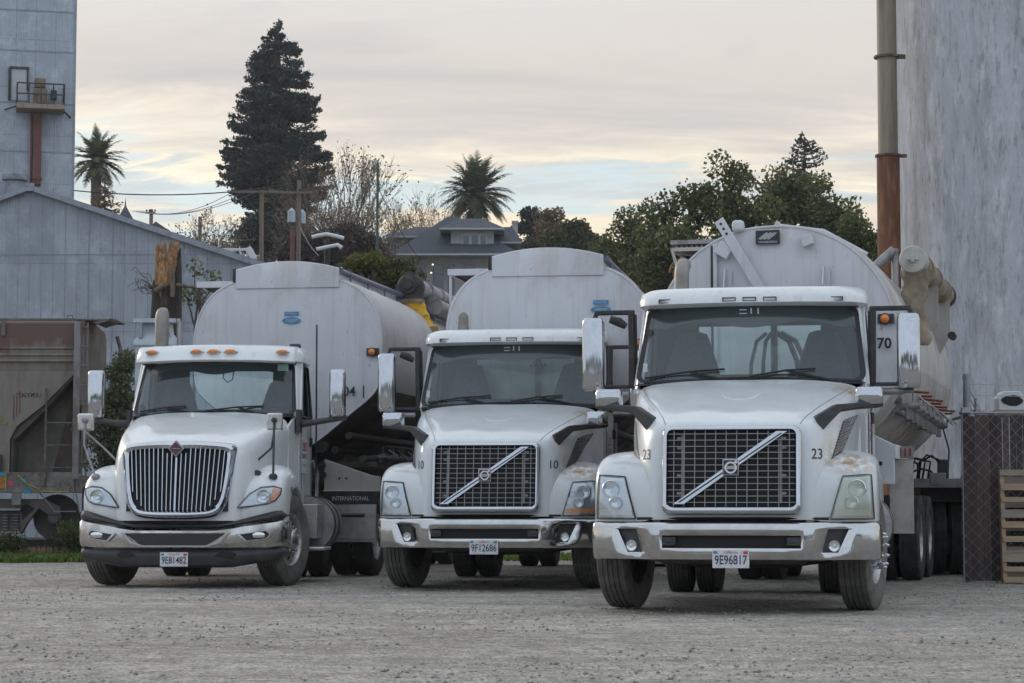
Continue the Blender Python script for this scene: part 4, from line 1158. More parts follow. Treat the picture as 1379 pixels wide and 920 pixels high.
    if with_boom:
        mb = MB(); mb.bb(.58, 1.26, -.30, -.26, .44, .92); fl = mb.build('mud_guard', M['alu'], T, bevel=.008)
        mb = MB(); mb.bb(.58, 1.26, -.306, -.302, .92, 1.07); mb.bb(.58, 1.26, -.30, -.26, .92, 1.08); mb.build('name_strip', M['black'], fl)
        text('INTERNATIONAL', .075, M['lgrey'], fl, (.93, -.312, .99), width=.48)
        MB().tube([(.82, -.34, .78), (1.12, -.34, .78)], .022, 8).build('handle', M['black'], fl, smooth=50)
        MB().bb(.60, 1.24, -.32, -.30, .475, .485).build('lower_lip', M['steel'], fl)
        for k in (.70, 1.00): wheel(T, k, .45, .50, .50, .25, 1, deep=True, rubber='rubberdark')
        MB().tube([(.3, .45, .5), (1.05, .45, .5)], .08, 10).build('dolly_axle', M['dark'], T, smooth=50)
    # dark beams, pipes and valves under the hull
    mb = MB()
    for (u, z) in ((.62, 1.62), (.80, 1.80), (.98, 1.50)): mb.tube([(u, .1, z), (u, L - .2, z)], .05, 8)
    mb.tube([(-.62, .1, 1.6), (-.62, L - .2, 1.6)], .05, 8); mb.bb(.55, 1.16, .15, L, 1.40, 1.47)
    mb.build('underbody_pipe', M['dark'], T, smooth=50)
    valves(T, 1.12, .9, 1.62, 8, .62, M['steel'], 0)
    mb = MB(); mb.prism([(.50, .02, 1.08), (1.24, .02, 1.08), (1.24, .02, 1.27), (1.12, .02, 1.29), (.50, .02, 1.50)], (0, .04, 0)); mb.bb(.5, 1.24, -.03, .02, 1.08, 1.10)
    pl = mb.build('gusset_plate', M['tankdirty'], T, bevel=.008)
    mb = MB()
    for u in (.70, .79): mb.lathe([(0, -.004), (.014, -.004), (.014, .004)], 'y', (u, .016, 1.25), 12)
    mb.build('bolt_hole', M['void'], pl)
    for a_, z_c, r_c in ((.48, 1.42, .045), (.49, 1.30, .04), (.47, 1.66, .08)): MB().tube([(a_, -.05, z_c), (a_, .08, z_c)], r_c, 12).build('air_coupling', M['black'], T, smooth=40)
    return T
M['augr'] = mat('auger_tube', (.33, .33, .36), .5, .3, c2=(.14, .14, .16), scale=3, st=(1, .4, 2.5), lo=.4, hi=.6)

def tank_b():
    T = thing('tank_trailer', 'round tank trailer with a beige canvas auger sleeve on its side, beside the concrete silo', 'tank trailer')
    half = [(0, 3.81), (.40, 3.765), (.75, 3.60), (1.0, 3.37), (1.19, 3.06), (1.29, 2.72), (1.31, 2.4), (1.22, 2.05), (.98, 1.75), (.62, 1.45), (.30, 1.28)]
    L = 6.6
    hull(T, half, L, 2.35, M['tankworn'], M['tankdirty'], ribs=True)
    # front-head furniture
    mb = MB(); mb.tube([(-.64, -.05, 3.60), (-.64, -.055, 3.0), (-.64, -.04, 2.2)], .012, 6); mb.build('head_seam', M['dark'], T)
    mb = MB(); mb.bb(-.62, -.58, -.075, -.04, 2.4, 3.62); mb.build('head_stiffener', M['tank'], T, bevel=.006)
    so = MB().bb(-.175, .075, -.066, -.052, 3.60, 3.745).build('name_sign', M['lblack'], T)
    z0, z1 = 3.645, 3.725; pts = []
    bt = [(-.165 + .021 * k, z0 + (.014 if k % 2 else 0)) for k in range(8)]; tp = [(.065 - .021 * k, z1 + (-.012 if k % 2 else 0)) for k in range(8)]
    MB().prism([(u, -.070, z) for u, z in bt + tp], (0, .003, 0)).build('sign_emblem', M['sgrey'], so)
    text('WARREN', .03, M['sgrey'], so, (-.05, -.069, 3.622), width=.19, bold=.001)
    def sheared(u, z, w, h, ang):
        r_ = Matrix.Rotation(R(ang), 3, 'Y'); return MB().box((u, -.09, z), (w, .09, h), r_).build('bracket_box', M['tank'], T, bevel=.008)
    sheared(-.50, 3.545, .15, .14, 32); sheared(.36, 3.62, .12, .11, -22)
    A, B = Vector((-.55, -.15, 3.86)), Vector((-.12, -.15, 3.12))
    bb_ = MB().bar(A, B, .012 * 2, .095, up=(1, 0, 0)); 
    bo = MB().prism([A + Vector((-.04, 0, -.03)), A + Vector((.045, 0, .03)), B + Vector((.045, 0, .03)), B + Vector((-.04, 0, -.03))], (0, .03, 0)).build('diagonal_bar', M['tank'], T, bevel=.006)
    mb = MB()
    for t in (.06, .13, .20): p = A.lerp(B, t); mb.lathe([(0, -.006), (.014, -.006), (.014, .004)], 'y', (p.x, -.15, p.z), 12)
    mb.build('bolt_hole', M['void'], bo)
    MB().bb(-.42, -.30, -.10, .02, 3.74, 3.86).build('lifting_lug', M['tank'], T, bevel=.03)
    for u in (-.5, .52):
        o = MB().prism([(u, -.045, 3.15), (u, -.045, 3.35), (u, -.10, 3.35), (u, -.20, 3.15)], (.012, 0, 0)).build('bracket', M['tank'], T)
        MB().prism([(u + .012, -.05, 3.15), (u + .012, -.05, 3.36), (u + .07, -.05, 3.33), (u + .07, -.05, 3.15)], (0, -.01, 0)).build('bracket_plate', M['tank'], o)
    MB().prism([(-.02, .1, 3.80), (.06, .1, 3.80), (.02, .1, 3.87)], (0, .2, 0)).build('top_fin', M['tank'], T)
    mb = MB(); mb.tube([(x, .55, z) for x, z in ((-.9, 3.53), (-.45, 3.79), (0, 3.86), (.45, 3.79), (.9, 3.53))], .03, 6); mb.build('roof_band', M['tank'], T, smooth=50)
    marker(T, 1.14, 2.80); text('70', .15, M['lblack'], T, (1.13, -.06, 2.545), 'tank_number', bold=.004)
    # platform on the left of the roof
    mb = MB(); y0 = .8
    mb.bb(-1.25, -.72, y0, y0 + .04, 3.66, 3.70); mb.bb(-1.25, -1.21, y0, y0 + 2.6, 3.66, 3.70); mb.bb(-.76, -.72, y0, y0 + 2.6, 3.66, 3.70); mb.bb(-1.25, -.72, y0 + 1.4, y0 + 1.44, 3.66, 3.70)
    mb.tube([(-1.23, y0, 3.68), (-1.10, y0, 3.2)], .018, 6); mb.tube([(-1.23, y0 + 1.4, 3.68), (-1.1, y0 + 1.4, 3.2)], .018, 6); mb.bar((-1.23, y0 + .02, 3.66), (-.72, y0 + 1.42, 3.66), .03, .03)
    pf = mb.build('side_platform', M['canvas2'], T)
    mb = MB()
    for k in range(9): mb.bb(-1.20 + .055 * k, -1.175 + .055 * k, y0 + .05, y0 + 2.6, 3.70, 3.73)
    mb.bb(-1.25, -.72, y0, y0 + 2.6, 3.735, 3.78); mb.build('grating', M['steel'], pf)
    mb = MB(); mb.prism([(-.74, y0, 3.64), (-.70, y0, 3.78), (-.60, y0, 3.60)], (0, .3, 0)); mb.build('platform_bracket', M['canvas2'], pf)
    # pump and hose behind the platform posts
    mb = MB(); mb.tube([(-1.24, 1.5, 3.50), (-1.24, 1.75, 3.50)], .13, 18); mb.tube([(-1.24 + .15 * math.cos(a), 1.46, 3.50 + .15 * math.sin(a)) for a in [math.pi * k / 10 for k in range(11)]], .016, 6); mo = mb.build('motor', M['browntarp'], T, smooth=50)
    MB().lathe([(.10, 0), (.10, .08), (.04, .12), (.03, .17), (0, .17)], 'z', (-1.20, 1.62, 3.60), 16).build('motor_cap', M['blue'], mo, smooth=50)
    # boom on the right
    u, z = 1.30, 3.56
    bo = boom(T, u, 1.45, 5.6, z, .135, M['canvas'])
    MB().lathe([(0, -.06), (.12, -.05), (.155, .0), (.155, .12), (.135, .14)], 'y', (u, 5.6, z), 22).build('end_cap', M['dark'], bo, smooth=40)
    mb = MB(); mb.lathe([(0, -.02), (.14, -.02), (.15, .0), (.15, .25), (.135, .28)], 'y', (u, 1.40, z), 26)
    mb.tube([(u - .06, 1.36, z), (u + .06, 1.36, z)], .014, 6); mb.bb(u - .02, u + .02, 1.34, 1.38, z - .03, z + .03); mb.build('auger_head', M['canvas2'], bo, smooth=40)
    rows = []; n = 18
    for i in range(12):
        t = i / 11; cx = u + .02 + .09 * t - .06 * math.sin(t * 3); cz = z - .10 - .82 * t; w = .16 - .085 * t + .03 * math.sin(i * 2.1)
        rows.append([(cx + w * (1 + .22 * math.sin(3 * a + i * .9) + .12 * math.sin(7 * a + i * 1.7)) * math.cos(a), 1.55 + .12 * (1 - .4 * t) * (1 + .2 * math.sin(2 * a + i * .7)) * math.sin(a), cz) for a in [2 * math.pi * k / n for k in range(n)]])
    MB().grid(rows, closed=True).build('canvas_sleeve', M['canvas'], T, sub=1)
    mb = MB(); mb.prism([(1.0, 3.2, 3.45), (1.42, 3.2, 3.45), (1.42, 3.2, 3.0), (1.30, 3.2, 2.9), (1.28, 3.2, 2.75)], (0, .04, 0)); mb.build('auger_saddle', M['tankdirty'], T); mb = MB(); mb.prism([(1.02, 5.0, 3.45), (1.42, 5.0, 3.45), (1.42, 5.0, 3.0), (1.28, 5.0, 2.75)], (0, .04, 0)); mb.build('auger_saddle', M['tankdirty'], T)
    MB().tube([(1.46, 4.7, 2.98), (1.46, 4.9, 2.98)], .05, 12).build('saddle_roller', M['dark'], T, smooth=40)
    running_gear(T, (4.35, 5.6), L)
    valves(T, 1.40, .65, 2.02, 7, .62, M['red'], -.012)
    mb = MB(); mb.tube([(1.0, .3, 2.02), (1.25, .4, 2.02)], .05, 10).lathe([(0, -.06), (.07, -.06), (.07, .06), (0, .06)], 'x', (1.2, .4, 2.02), 12); mb.build('pipe_coupling', M['steel'], T, smooth=40)
    mb = MB(); mb.tube([(1.35, 5.2, 1.95), (1.55, 5.1, 2.0), (1.75, 4.9, 2.08), (1.85, 4.9, 2.02), (1.7, 5.0, 1.8)], .018, 6); mb.build('lever', M['steel'], T, smooth=50)
    # front gusset, reflective strip and fender plates on the right
    mb = MB(); mb.prism([(.70, -.1, 1.78), (1.22, -.1, 1.52), (1.22, -.1, 1.12), (1.0, -.1, 1.12), (.70, -.1, 1.3)], (0, .05, 0)); mb.bb(1.20, 1.24, -.1, 1.1, 1.38, 1.52)
    gp = mb.build('gusset_plate', M['tank'], T, bevel=.008)
    mb = MB().bb(1.12, 1.38, .28, .31, 1.39, 1.51); rs_ = mb.build('reflective_strip', M['steel'], T)
    mb = MB()
    for k in range(5): mb.bb(1.13 + .05 * k, 1.155 + .05 * k, .275, .279, 1.41, 1.49)
    mb.build('reflector', M['red'], rs_)
    mb = MB().bb(1.13, 1.37, .30, .33, .62, 1.385); mb.build('mud_flap', M['canvas2'], T)
    MB().lathe([(0, -.006), (.022, -.006), (.022, .004)], 'y', (1.08, -.105, 1.33), 12).build('bolt_hole', M['void'], gp)
    MB().bb(.92, 1.12, -.4, -.2, .62, 1.20).build('tool_box', M['alu'], T, bevel=.01)
    return T
M['sgrey'] = mat('sign_grey', (.33, .34, .36), .5)
M['canvas2'] = mat('cream_enamel', (.44, .43, .40), .6, c2=(.3, .28, .24), scale=6)
M['steel3'] = mat('deck_steel', (.28, .29, .31), .55, .4, c2=(.17, .16, .15), scale=5)

def deck_trailer():
    T = thing('deck_trailer', 'low dark trailer deck carrying black hoses, between the round tank and the slatted fence', 'trailer')
    mb = MB(); mb.bb(-.62, 1.6, 0, 5, 1.215, 1.25); mb.bb(-.62, 1.6, -.03, 0, 1.13, 1.25); mb.bb(-.20, .0, -.04, .2, 1.16, 1.32)
    mb.build('deck_plate', M['steel3'], T, bevel=.006)
    mb = MB(); mb.bb(-.3, 1.5, .3, 5, .95, 1.2); mb.build('trailer_frame', M['dark'], T)
    for y in (.75, 2.0):
        for x in (-.42, -.10, .20, 1.0, 1.3): wheel(T, x, y, .53, .53, .27, -1, deep=True, rubber='rubberdark', nuts=False)
    rnd = random.Random(5)
    for k in range(6):
        x = -.40 + .07 * k; h = rnd.uniform(.10, .30); e = rnd.uniform(-.08, .08)
        mb = MB(); c_ = [(x - .22 + e, .35, 1.25), (x - .20 + e, .30, 1.27 + h * .7), (x - .10, .27, 1.27 + h), (x + .02 + e, .28, 1.27 + h * .8), (x + .07, .32, 1.25 + h * .35), (x + .06, .40, 1.25)]; mb.tube(c_, .015, 7); mb.build('hydraulic_hose', M['black'], T, smooth=50)
    mb = MB(); mb.tube([(.05, .3, 1.25), (.07, .3, 1.62), (-.05, .35, 2.1)], .012, 6); mb.build('air_line', M['black'], T, smooth=50)
    mb = MB(); mb.tube([(.22, .2, 1.25), (.30, .2, 1.42), (.38, .2, 1.5)], .02, 6); mb.build('hose_hook', M['black'], T, smooth=50); MB().bb(-.08, .06, .25, .4, 1.25, 1.5).build('hose_block', M['dark'], T, bevel=.02)
    T.location = ((1258 - CX) / F * 28 + .12, 27.9, 0); T.rotation_euler = (0, 0, -.12)
    return T
# ------------------------------------------------------------------ place the fleet
def put(T, px, Y, slope, z=0.0):
    p = at(px, 700, Y); T.location = (p.x, Y, z); T.rotation_euler = (0, 0, -math.atan(slope))
V, vtree = make_v()
V['label'] = 'white day cab truck numbered 23 on the hood, nearest of the three, stained right fender'
V['category'] = 'truck'
V2 = copy_tree(V)
for ch in V2.children:
    if ch.name.startswith('headlamp'):
        for g in ch.children:
            if g.name.startswith('lens') and g.data.materials[0] is M['lensold']: g.data = g.data.copy(); g.data.materials[0] = M['lens']
            if g.name.startswith('indicator') and g.data.vertices[0].co.x > 0: g.data = g.data.copy(); g.data.materials[0] = M['amber']
V2['label'] = 'white day cab truck numbered 10 on the hood, parked between the other two trucks'
for t, n_, pl_, st_ in ((V, '23', '9E96817', 'red'), (V2, '10', '9F12686', 'green')):
    t['group'] = 'trucks parked side by side'
    for s in (-1, 1): text(n_, .125, M['lblack'], t, (-.735 if s < 0 else .705, 0, 1.335), 'fleet_number', tree=vtree, bold=.001, width=.085 if n_ == '23' else .075)
    plate(t, 0, -.022, .468, pl_, st_)
    door_sign(t, 1.075, 2.75, 1.55)
put(V, 984, 18.0, .19); put(V2, 652, 22.9, .135)
I_, itree = make_i(); I_['group'] = 'trucks parked side by side'
plate(I_, 0, -.045, .325, '9E81482', 'red')
put(I_, 236, 23.5, .06)
deck_trailer(); TB = tank_b(); put(TB, 1045, 22.3, .28)
TA = tank_a('white tank trailer with a yellow tarpaulin hanging at its rear shoulder, behind the leftmost truck', True, '04')
put(TA, 385, 28.0, .167)
TM = tank_a('white tank trailer behind the middle truck, roofline level with the house', False, '06', .66)
put(TM, 738, 26.5, .14)
for t in (TA, TM, TB): t['group'] = 'tank trailers behind the trucks'
# ------------------------------------------------------------------ terrain and ground
def xm(px, Y): return at(px, CY, Y).x if False else (px - CX) / F * Y / (math.cos(PITCH) - math.sin(PITCH) * 0.04)
def zm(py, Y): return at(CX, py, Y).z
def terrain(x, y):
    t = min(1, max(0, (y - 66) / 80)); t = t * t * (3 - 2 * t)
    return 11.0 * t + max(0, (y - 150)) * .03
def npmesh(name, v, f, m, parent=None, smooth=False):
    me = bpy.data.meshes.new(name); v = np.asarray(v, np.float32); f = np.asarray(f, np.int32)
    me.vertices.add(len(v)); me.vertices.foreach_set('co', v.ravel()); k = f.shape[1]
    me.loops.add(f.size); me.loops.foreach_set('vertex_index', f.ravel()); me.polygons.add(len(f))
    me.polygons.foreach_set('loop_start', np.arange(0, f.size, k, dtype=np.int32)); me.polygons.foreach_set('loop_total', np.full(len(f), k, np.int32))
    me.update(calc_edges=True); me.materials.append(m)
    if smooth: me.shade_smooth()
    o = bpy.data.objects.new(name, me); COL.objects.link(o)
    if parent is not None: o.parent = parent
    return o

def gravelmat():
    m, nt, b = _nodes('gravel')
    big = ramp(nt, noise(nt, .35, (1, 1.6, 1), 5, .6), [(.35, 0.0), (.65, 1.0)])
    c = mixc(nt, big, (.295, .262, .222), (.385, .345, .295))
    mid = ramp(nt, noise(nt, 2.0, (1, .35, 1), 7, .7, off=(4, 4, 0)), [(.4, 0.0), (.72, .7)])
    c = mixc(nt, mid, c, (.43, .385, .33))
    dk = ramp(nt, noise(nt, 5.0, (1, .5, 1), 8, .75, off=(9, 1, 0)), [(.52, 0.0), (.75, .6)])
    c = mixc(nt, dk, c, (.165, .148, .125))
    trk = ramp(nt, noise(nt, .9, (.16, 1.5, 1), 6, .65, dist=.6, off=(5, 0, 0)), [(.40, .86), (.55, 1.04), (.68, 1.22)])
    c = mixc(nt, 1.0, c, trk, 'MULTIPLY')
    gr = ramp(nt, noise(nt, 38, (1, .8, 1), 5, .85), [(.32, .45), (.68, 1.6)])
    c = mixc(nt, 1.0, c, gr, 'MULTIPLY')
    c = mixc(nt, 1.0, c, ramp(nt, noise(nt, 7, (.6, 1, 1), 6, .8, off=(2, 8, 1)), [(.35, .62), (.65, 1.36)]), 'MULTIPLY')
    # voronoi pebbles
    tc = N(nt, 'ShaderNodeTexCoord'); vo = N(nt, 'ShaderNodeTexVoronoi'); vo.inputs['Scale'].default_value = 45; nt.links.new(tc.outputs['Object'], vo.inputs['Vector'])
    c = mixc(nt, ramp(nt, vo.outputs['Distance'], [(.0, .30), (.35, 0.0)]), c, mixc(nt, ramp(nt, vo.outputs['Color'], [(.2, 0.0), (.8, 1.0)]), (.09, .08, .07), (.50, .46, .40)))
    hs = N(nt, 'ShaderNodeHueSaturation'); hs.inputs['Saturation'].default_value = .75; nt.links.new(c, hs.inputs['Color'])
    # grass verge and earth away from the yard
    sp = N(nt, 'ShaderNodeSeparateXYZ'); nt.links.new(tc.outputs['Object'], sp.inputs[0])
    mr = N(nt, 'ShaderNodeMapRange'); nt.links.new(sp.outputs['Y'], mr.inputs['Value'])
    for k, v in (('From Min', 34.5), ('From Max', 36.0)): mr.inputs[k].default_value = v
    mx = N(nt, 'ShaderNodeMapRange'); nt.links.new(sp.outputs['X'], mx.inputs['Value'])
    for k, v in (('From Min', -2.0), ('From Max', -4.0)): mx.inputs[k].default_value = v
    mu = N(nt, 'ShaderNodeMath', operation='MULTIPLY'); nt.links.new(mr.outputs[0], mu.inputs[0]); nt.links.new(mx.outputs[0], mu.inputs[1])
    far = N(nt, 'ShaderNodeMapRange'); nt.links.new(sp.outputs['Y'], far.inputs['Value'])
    for k, v in (('From Min', 60), ('From Max', 70)): far.inputs[k].default_value = v
    ma = N(nt, 'ShaderNodeMath', operation='MAXIMUM'); nt.links.new(mu.outputs[0], ma.inputs[0]); nt.links.new(far.outputs[0], ma.inputs[1])
    earth = mixc(nt, ramp(nt, noise(nt, .8, detail=7), [(.4, 0.0), (.6, 1.0)]), (.12, .10, .075), (.055, .075, .03))
    c = mixc(nt, ma.outputs[0], hs.outputs[0], earth)
    nt.links.new(c, b.inputs['Base Color']); b.inputs['Roughness'].default_value = .95; b.inputs['Specular IOR Level'].default_value = .2
    h = N(nt, 'ShaderNodeMath', operation='ADD'); nt.links.new(noise(nt, 40, detail=5, rough=.8), h.inputs[0]); nt.links.new(vo.outputs['Distance'], h.inputs[1])
    bump(nt, b, h.outputs[0], .75, .02)
    return m
GM = gravelmat()
def hnoise(x, y, seed=0):
    r_ = np.random.default_rng(seed); h = 0
    for k in range(26):
        a = r_.uniform(0, 2 * np.pi); f = 2 ** r_.uniform(0, 5.0); p = r_.uniform(0, 6.28)
        h = h + np.sin((x * np.cos(a) + y * np.sin(a) * .8) * f + p) / f ** .9
    return h
# one ground sheet: fine in the yard, coarse to the horizon
ys = np.concatenate([[-60, -20, 0, 6], np.geomspace(8.5, 36, 330), np.arange(37, 62, 1.5), np.arange(62, 240, 4.0), [260, 320, 420, 600, 900, 1500]])
ts = np.concatenate([[-1], np.linspace(-.27, .27, 260), [1]])
V_, rowsn = [], []
for y in ys:
    wv = max(y, 6) ; xs = ts * wv; xs[0], xs[-1] = -max(120, y * 1.2), max(120, y * 1.2)
    amp = .010 * max(0, min(1, (y - 8) / 3)) * max(0, min(1, (60 - y) / 10))
    z = amp * (hnoise(xs, np.full_like(xs, y)) * .55 + np.random.default_rng(int(y * 977) % 99991 if y > 0 else 1).normal(0, .32, len(xs)))
    z = z + np.array([terrain(a, y) for a in xs]); z[0] = z[-1] = terrain(0, y)
    V_.append(np.stack([xs, np.full_like(xs, y), z], 1))
nr, nc = len(ys), len(ts); V_ = np.concatenate(V_)
i, j = np.meshgrid(np.arange(nr - 1), np.arange(nc - 1), indexing='ij'); a = (i * nc + j).ravel()
tag(npmesh('ground', V_, np.stack([a, a + 1, a + nc + 1, a + nc], 1), GM, smooth=True), kind='structure')

# loose stones
def stones(n, y0, y1, smin, smax, spread, m, name, x0=None, x1=None, z0=0.0):
    y = y0 + (y1 - y0) * rng.random(n) ** 1.4 if x0 is None else rng.uniform(y0, y1, n)
    x = rng.uniform(-.26, .26, n) * y if x0 is None else rng.uniform(x0, x1, n)
    s = smin + (smax - smin) * rng.random(n) ** 4
    base = np.array([[1, 0, 0], [0, 1, 0], [-1, 0, 0], [0, -1, 0], [0, 0, .75], [0, 0, -.5]], float)
    V = base[None] * s[:, None, None] * rng.uniform(.55, 1.25, (n, 6, 1)); an = rng.uniform(0, 6.28, n)
    c, sn = np.cos(an)[:, None], np.sin(an)[:, None]; X = V[..., 0] * c - V[..., 1] * sn; Y = V[..., 0] * sn + V[..., 1] * c
    V = np.stack([X + x[:, None], Y + y[:, None], V[..., 2] + z0 + s[:, None] * .15], -1).reshape(-1, 3)
    f = np.array([[0, 1, 4], [1, 2, 4], [2, 3, 4], [3, 0, 4], [1, 0, 5], [2, 1, 5], [3, 2, 5], [0, 3, 5]])
    return npmesh(name, V, (f[None] + (np.arange(n) * 6)[:, None, None]).reshape(-1, 3), m)
M['stone'] = leafmat('stone', (.26, .25, .235), (.36, .345, .32), (.46, .44, .41), 0.0)
o = stones(17000, 10, 34, .003, .022, 0, M['stone'], 'pebbles')
tag(o, 'loose grey pebbles scattered over the gravel yard', 'pebbles', kind='stuff')

# ------------------------------------------------------------------ vegetation helpers
def quads(pos, size, name, m, parent=None, up=0.0, aspect=.6, nrm=None):
    n = len(pos); a = rng.normal(size=(n, 3)); a[:, 2] += up
    a /= np.linalg.norm(a, axis=1, keepdims=True); b = rng.normal(size=(n, 3)); b -= (b * a).sum(1, keepdims=True) * a
    b /= np.linalg.norm(b, axis=1, keepdims=True); c = np.cross(a, b); s = (size * rng.uniform(.6, 1.3, n))[:, None]
    pos = np.asarray(pos)
    V = np.stack([pos - b * s * .5, pos + c * s * .5 * aspect, pos + b * s * .5, pos - c * s * .5 * aspect], 1).reshape(-1, 3)
    return npmesh(name, V, np.arange(4 * n).reshape(-1, 4), m, parent)
def blob(c, r, n, shell=.55):
    d = rng.normal(size=(n, 3)); d /= np.linalg.norm(d, axis=1, keepdims=True)
    rr = (shell + (1 - shell) * rng.random((n, 1)) ** .5) * rng.uniform(.75, 1.1, (n, 1))
    return np.array(c) + d * rr * np.array(r)
def limb(mb, a, b, r0, r1, seg=6, wob=.06):
    a, b = Vector(a), Vector(b); L = (b - a).length; pts = [a]
    for k in (1, 2, 3): pts.append(a.lerp(b, k / 4) + Vector((random.uniform(-1, 1), random.uniform(-1, 1), random.uniform(-.5, .8))) * L * wob)
    pts.append(b); mb.tube(pts, [r0 + (r1 - r0) * k / 4 for k in range(5)], seg); return pts
M['bark'] = mat('bark', (.10, .085, .07), .9, c2=(.045, .038, .032), scale=5, st=(1, 1, .25), bmp=.9, bscale=18, bst=(1, 1, .25))
M['bark2'] = mat('pale_bark', (.16, .13, .10), .9, c2=(.08, .065, .05), scale=5, st=(1, 1, .3), bmp=.6, bscale=14)
M['oak'] = leafmat('oak_leaf', (.060, .075, .030), (.125, .145, .055), (.24, .24, .10), .35)
M['oak2'] = leafmat('olive_leaf', (.045, .050, .020), (.095, .100, .036), (.19, .17, .06))
M['red'] = M['red']
M['redwood'] = leafmat('redwood_needle', (.020, .033, .031), (.044, .062, .055), (.075, .098, .080), .2)
M['brownleaf'] = leafmat('brown_twig', (.060, .045, .042), (.095, .072, .065), (.14, .10, .08), .1)
M['yleaf'] = leafmat('yellow_green_leaf', (.10, .11, .03), (.20, .19, .05), (.30, .27, .07))
M['dryleaf'] = leafmat('dry_leaf', (.14, .095, .06), (.22, .15, .085), (.28, .20, .10), .3)
M['bluegrey'] = leafmat('blue_needle', (.035, .050, .055), (.06, .08, .085), (.09, .11, .11), .15)
M['palewood'] = mat('pale_wood', (.34, .30, .26), .8, c2=(.22, .19, .16), scale=6)
M['palm'] = leafmat('palm_frond', (.045, .062, .032), (.095, .12, .055), (.19, .19, .085), .2)
M['grass'] = leafmat('grass_blade', (.06, .11, .02), (.11, .18, .035), (.19, .23, .06), .3)
M['weed'] = leafmat('weed_leaf', (.035, .055, .022), (.075, .10, .04), (.12, .15, .06), .25)
M['olive'] = leafmat('shrub_leaf', (.060, .072, .034), (.10, .115, .06), (.15, .155, .085), .3)

def leaf_tree(name, label, cat, base, crown, clumps, nleaf, size, m, bark='bark', group=None, trunk_r=.2, cl=(.5, 1.0), flat=.8, gap=.0):
    """crown: list of ellipsoids (cx,cz dx..) as (x,y,z,rx,ry,rz)"""
    T = thing(name, label, cat, base, 0, group); b = Vector(base); P = []; tb = MB(); top = Vector((0, 0, 0))
    cs = []
    for e in crown:
        k = max(3, int(clumps * e[3] * e[5] / sum(q[3] * q[5] for q in crown)))
        d = rng.normal(size=(k, 3)); d /= np.linalg.norm(d, axis=1, keepdims=True); rr = rng.random((k, 1)) ** .45
        cs += list(np.array(e[:3]) + d * rr * np.array(e[3:]) * rng.uniform(.80, 1.18, (k, 1)))
    for c in cs:
        r_ = rng.uniform(*cl); P.append(blob(c, (r_, r_, r_ * flat), int(nleaf / len(cs) * (r_ / np.mean(cl)) ** 2), .3))
    P = np.concatenate(P)
    mid = np.mean([e[:3] for e in crown], axis=0); fork = Vector((mid[0] * .3, mid[1] * .3, max(1.0, (min(e[2] - e[5] for e in crown)) * .9)))
    limb(tb, (0, 0, -.3), fork, trunk_r, trunk_r * .75, 10, .03)
    for e in crown:
        q = limb(tb, fork, (e[0], e[1], e[2] - e[5] * .2), trunk_r * .6, trunk_r * .2, 7, .06)
    for c in cs[::2]:
        e = min(crown, key=lambda q: (Vector(q[:3]) - Vector(c)).length); limb(tb, (e[0], e[1], e[2] - e[5] * .3), c, trunk_r * .2, trunk_r * .05, 5, .05)
    tb.build('trunk', M[bark], T, smooth=60)
    quads(P, size, 'crown', m, T)
    return T
def local(T, px, py, Y): p = at(px, py, Y); return p
def crown_px(base, Y, L):
    """ellipsoids given as (px, py, rx_px, rz_px, dy) of the photograph -> metres relative to base"""
    s = F / Y; o = []
    for (px, py, rx, rz, dy) in L:
        p = at(px, py, Y); o.append((p.x - base[0], dy, p.z - base[2], rx / s, max(rx, rz) / s * .9, rz / s))
    return o
def basept(px, Y): x = xm(px, Y); return (x, Y, terrain(x, Y))

# right-hand broadleaf trees
b = basept(960, 84)
leaf_tree('broadleaf_tree', 'tall dark green tree with a ragged top behind the nearest tank trailer', 'tree', b, crown_px(b, 84, [(900, 300, 32, 50, 0), (880, 340, 40, 40, -1), (930, 275, 30, 35, .5), (975, 265, 38, 42, 0), (990, 240, 16, 26, 0), (1010, 300, 48, 50, .5), (950, 345, 60, 50, -1), (900, 380, 60, 35, 0)]), 150, 15000, .19, M['oak'], group='green trees beyond the yard', cl=(.42, .85), trunk_r=.28)
b = basept(1080, 90)
leaf_tree('broadleaf_tree', 'wide dark green tree between the rusty pipe and the ragged-topped tree', 'tree', b, crown_px(b, 90, [(1045, 265, 40, 38, 0), (1090, 270, 40, 38, 1), (1070, 310, 60, 45, 0), (1120, 300, 30, 32, 0), (1135, 325, 30, 30, 0), (1140, 285, 14, 14, 0), (1080, 360, 80, 35, 0)]), 125, 13500, .21, M['oak'], group='green trees beyond the yard', cl=(.5, .95), trunk_r=.3)
b = basept(1165, 78)
leaf_tree('broadleaf_tree', 'small green tree at the foot of the rusty pipe', 'tree', b, crown_px(b, 78, [(1155, 315, 22, 22, 0), (1168, 345, 25, 30, 0), (1130, 350, 28, 25, 0), (1165, 375, 30, 25, 0)]), 50, 12000, .14, M['oak'], group='green trees beyond the yard', cl=(.35, .6), trunk_r=.15)
b = basept(835, 96)
leaf_tree('broadleaf_tree', 'low green tree left of the ragged-topped tree, above the middle truck', 'tree', b, crown_px(b, 96, [(850, 330, 38, 28, 0), (850, 300, 14, 20, 0), (825, 345, 28, 22, 0), (880, 345, 40, 30, 0), (850, 385, 60, 35, 0)]), 90, 18000, .16, M['oak'], group='green trees beyond the yard', cl=(.4, .8), trunk_r=.2)
b = basept(775, 150)
leaf_tree('round_tree', 'small rounded olive green tree right of the house chimney', 'tree', b, crown_px(b, 150, [(772, 318, 24, 16, 0), (790, 328, 22, 14, 0), (755, 330, 22, 14, 0)]), 50, 9000, .26, M['oak2'], group='far trees around the house', cl=(.6, 1.0))
b = basept(715, 170)
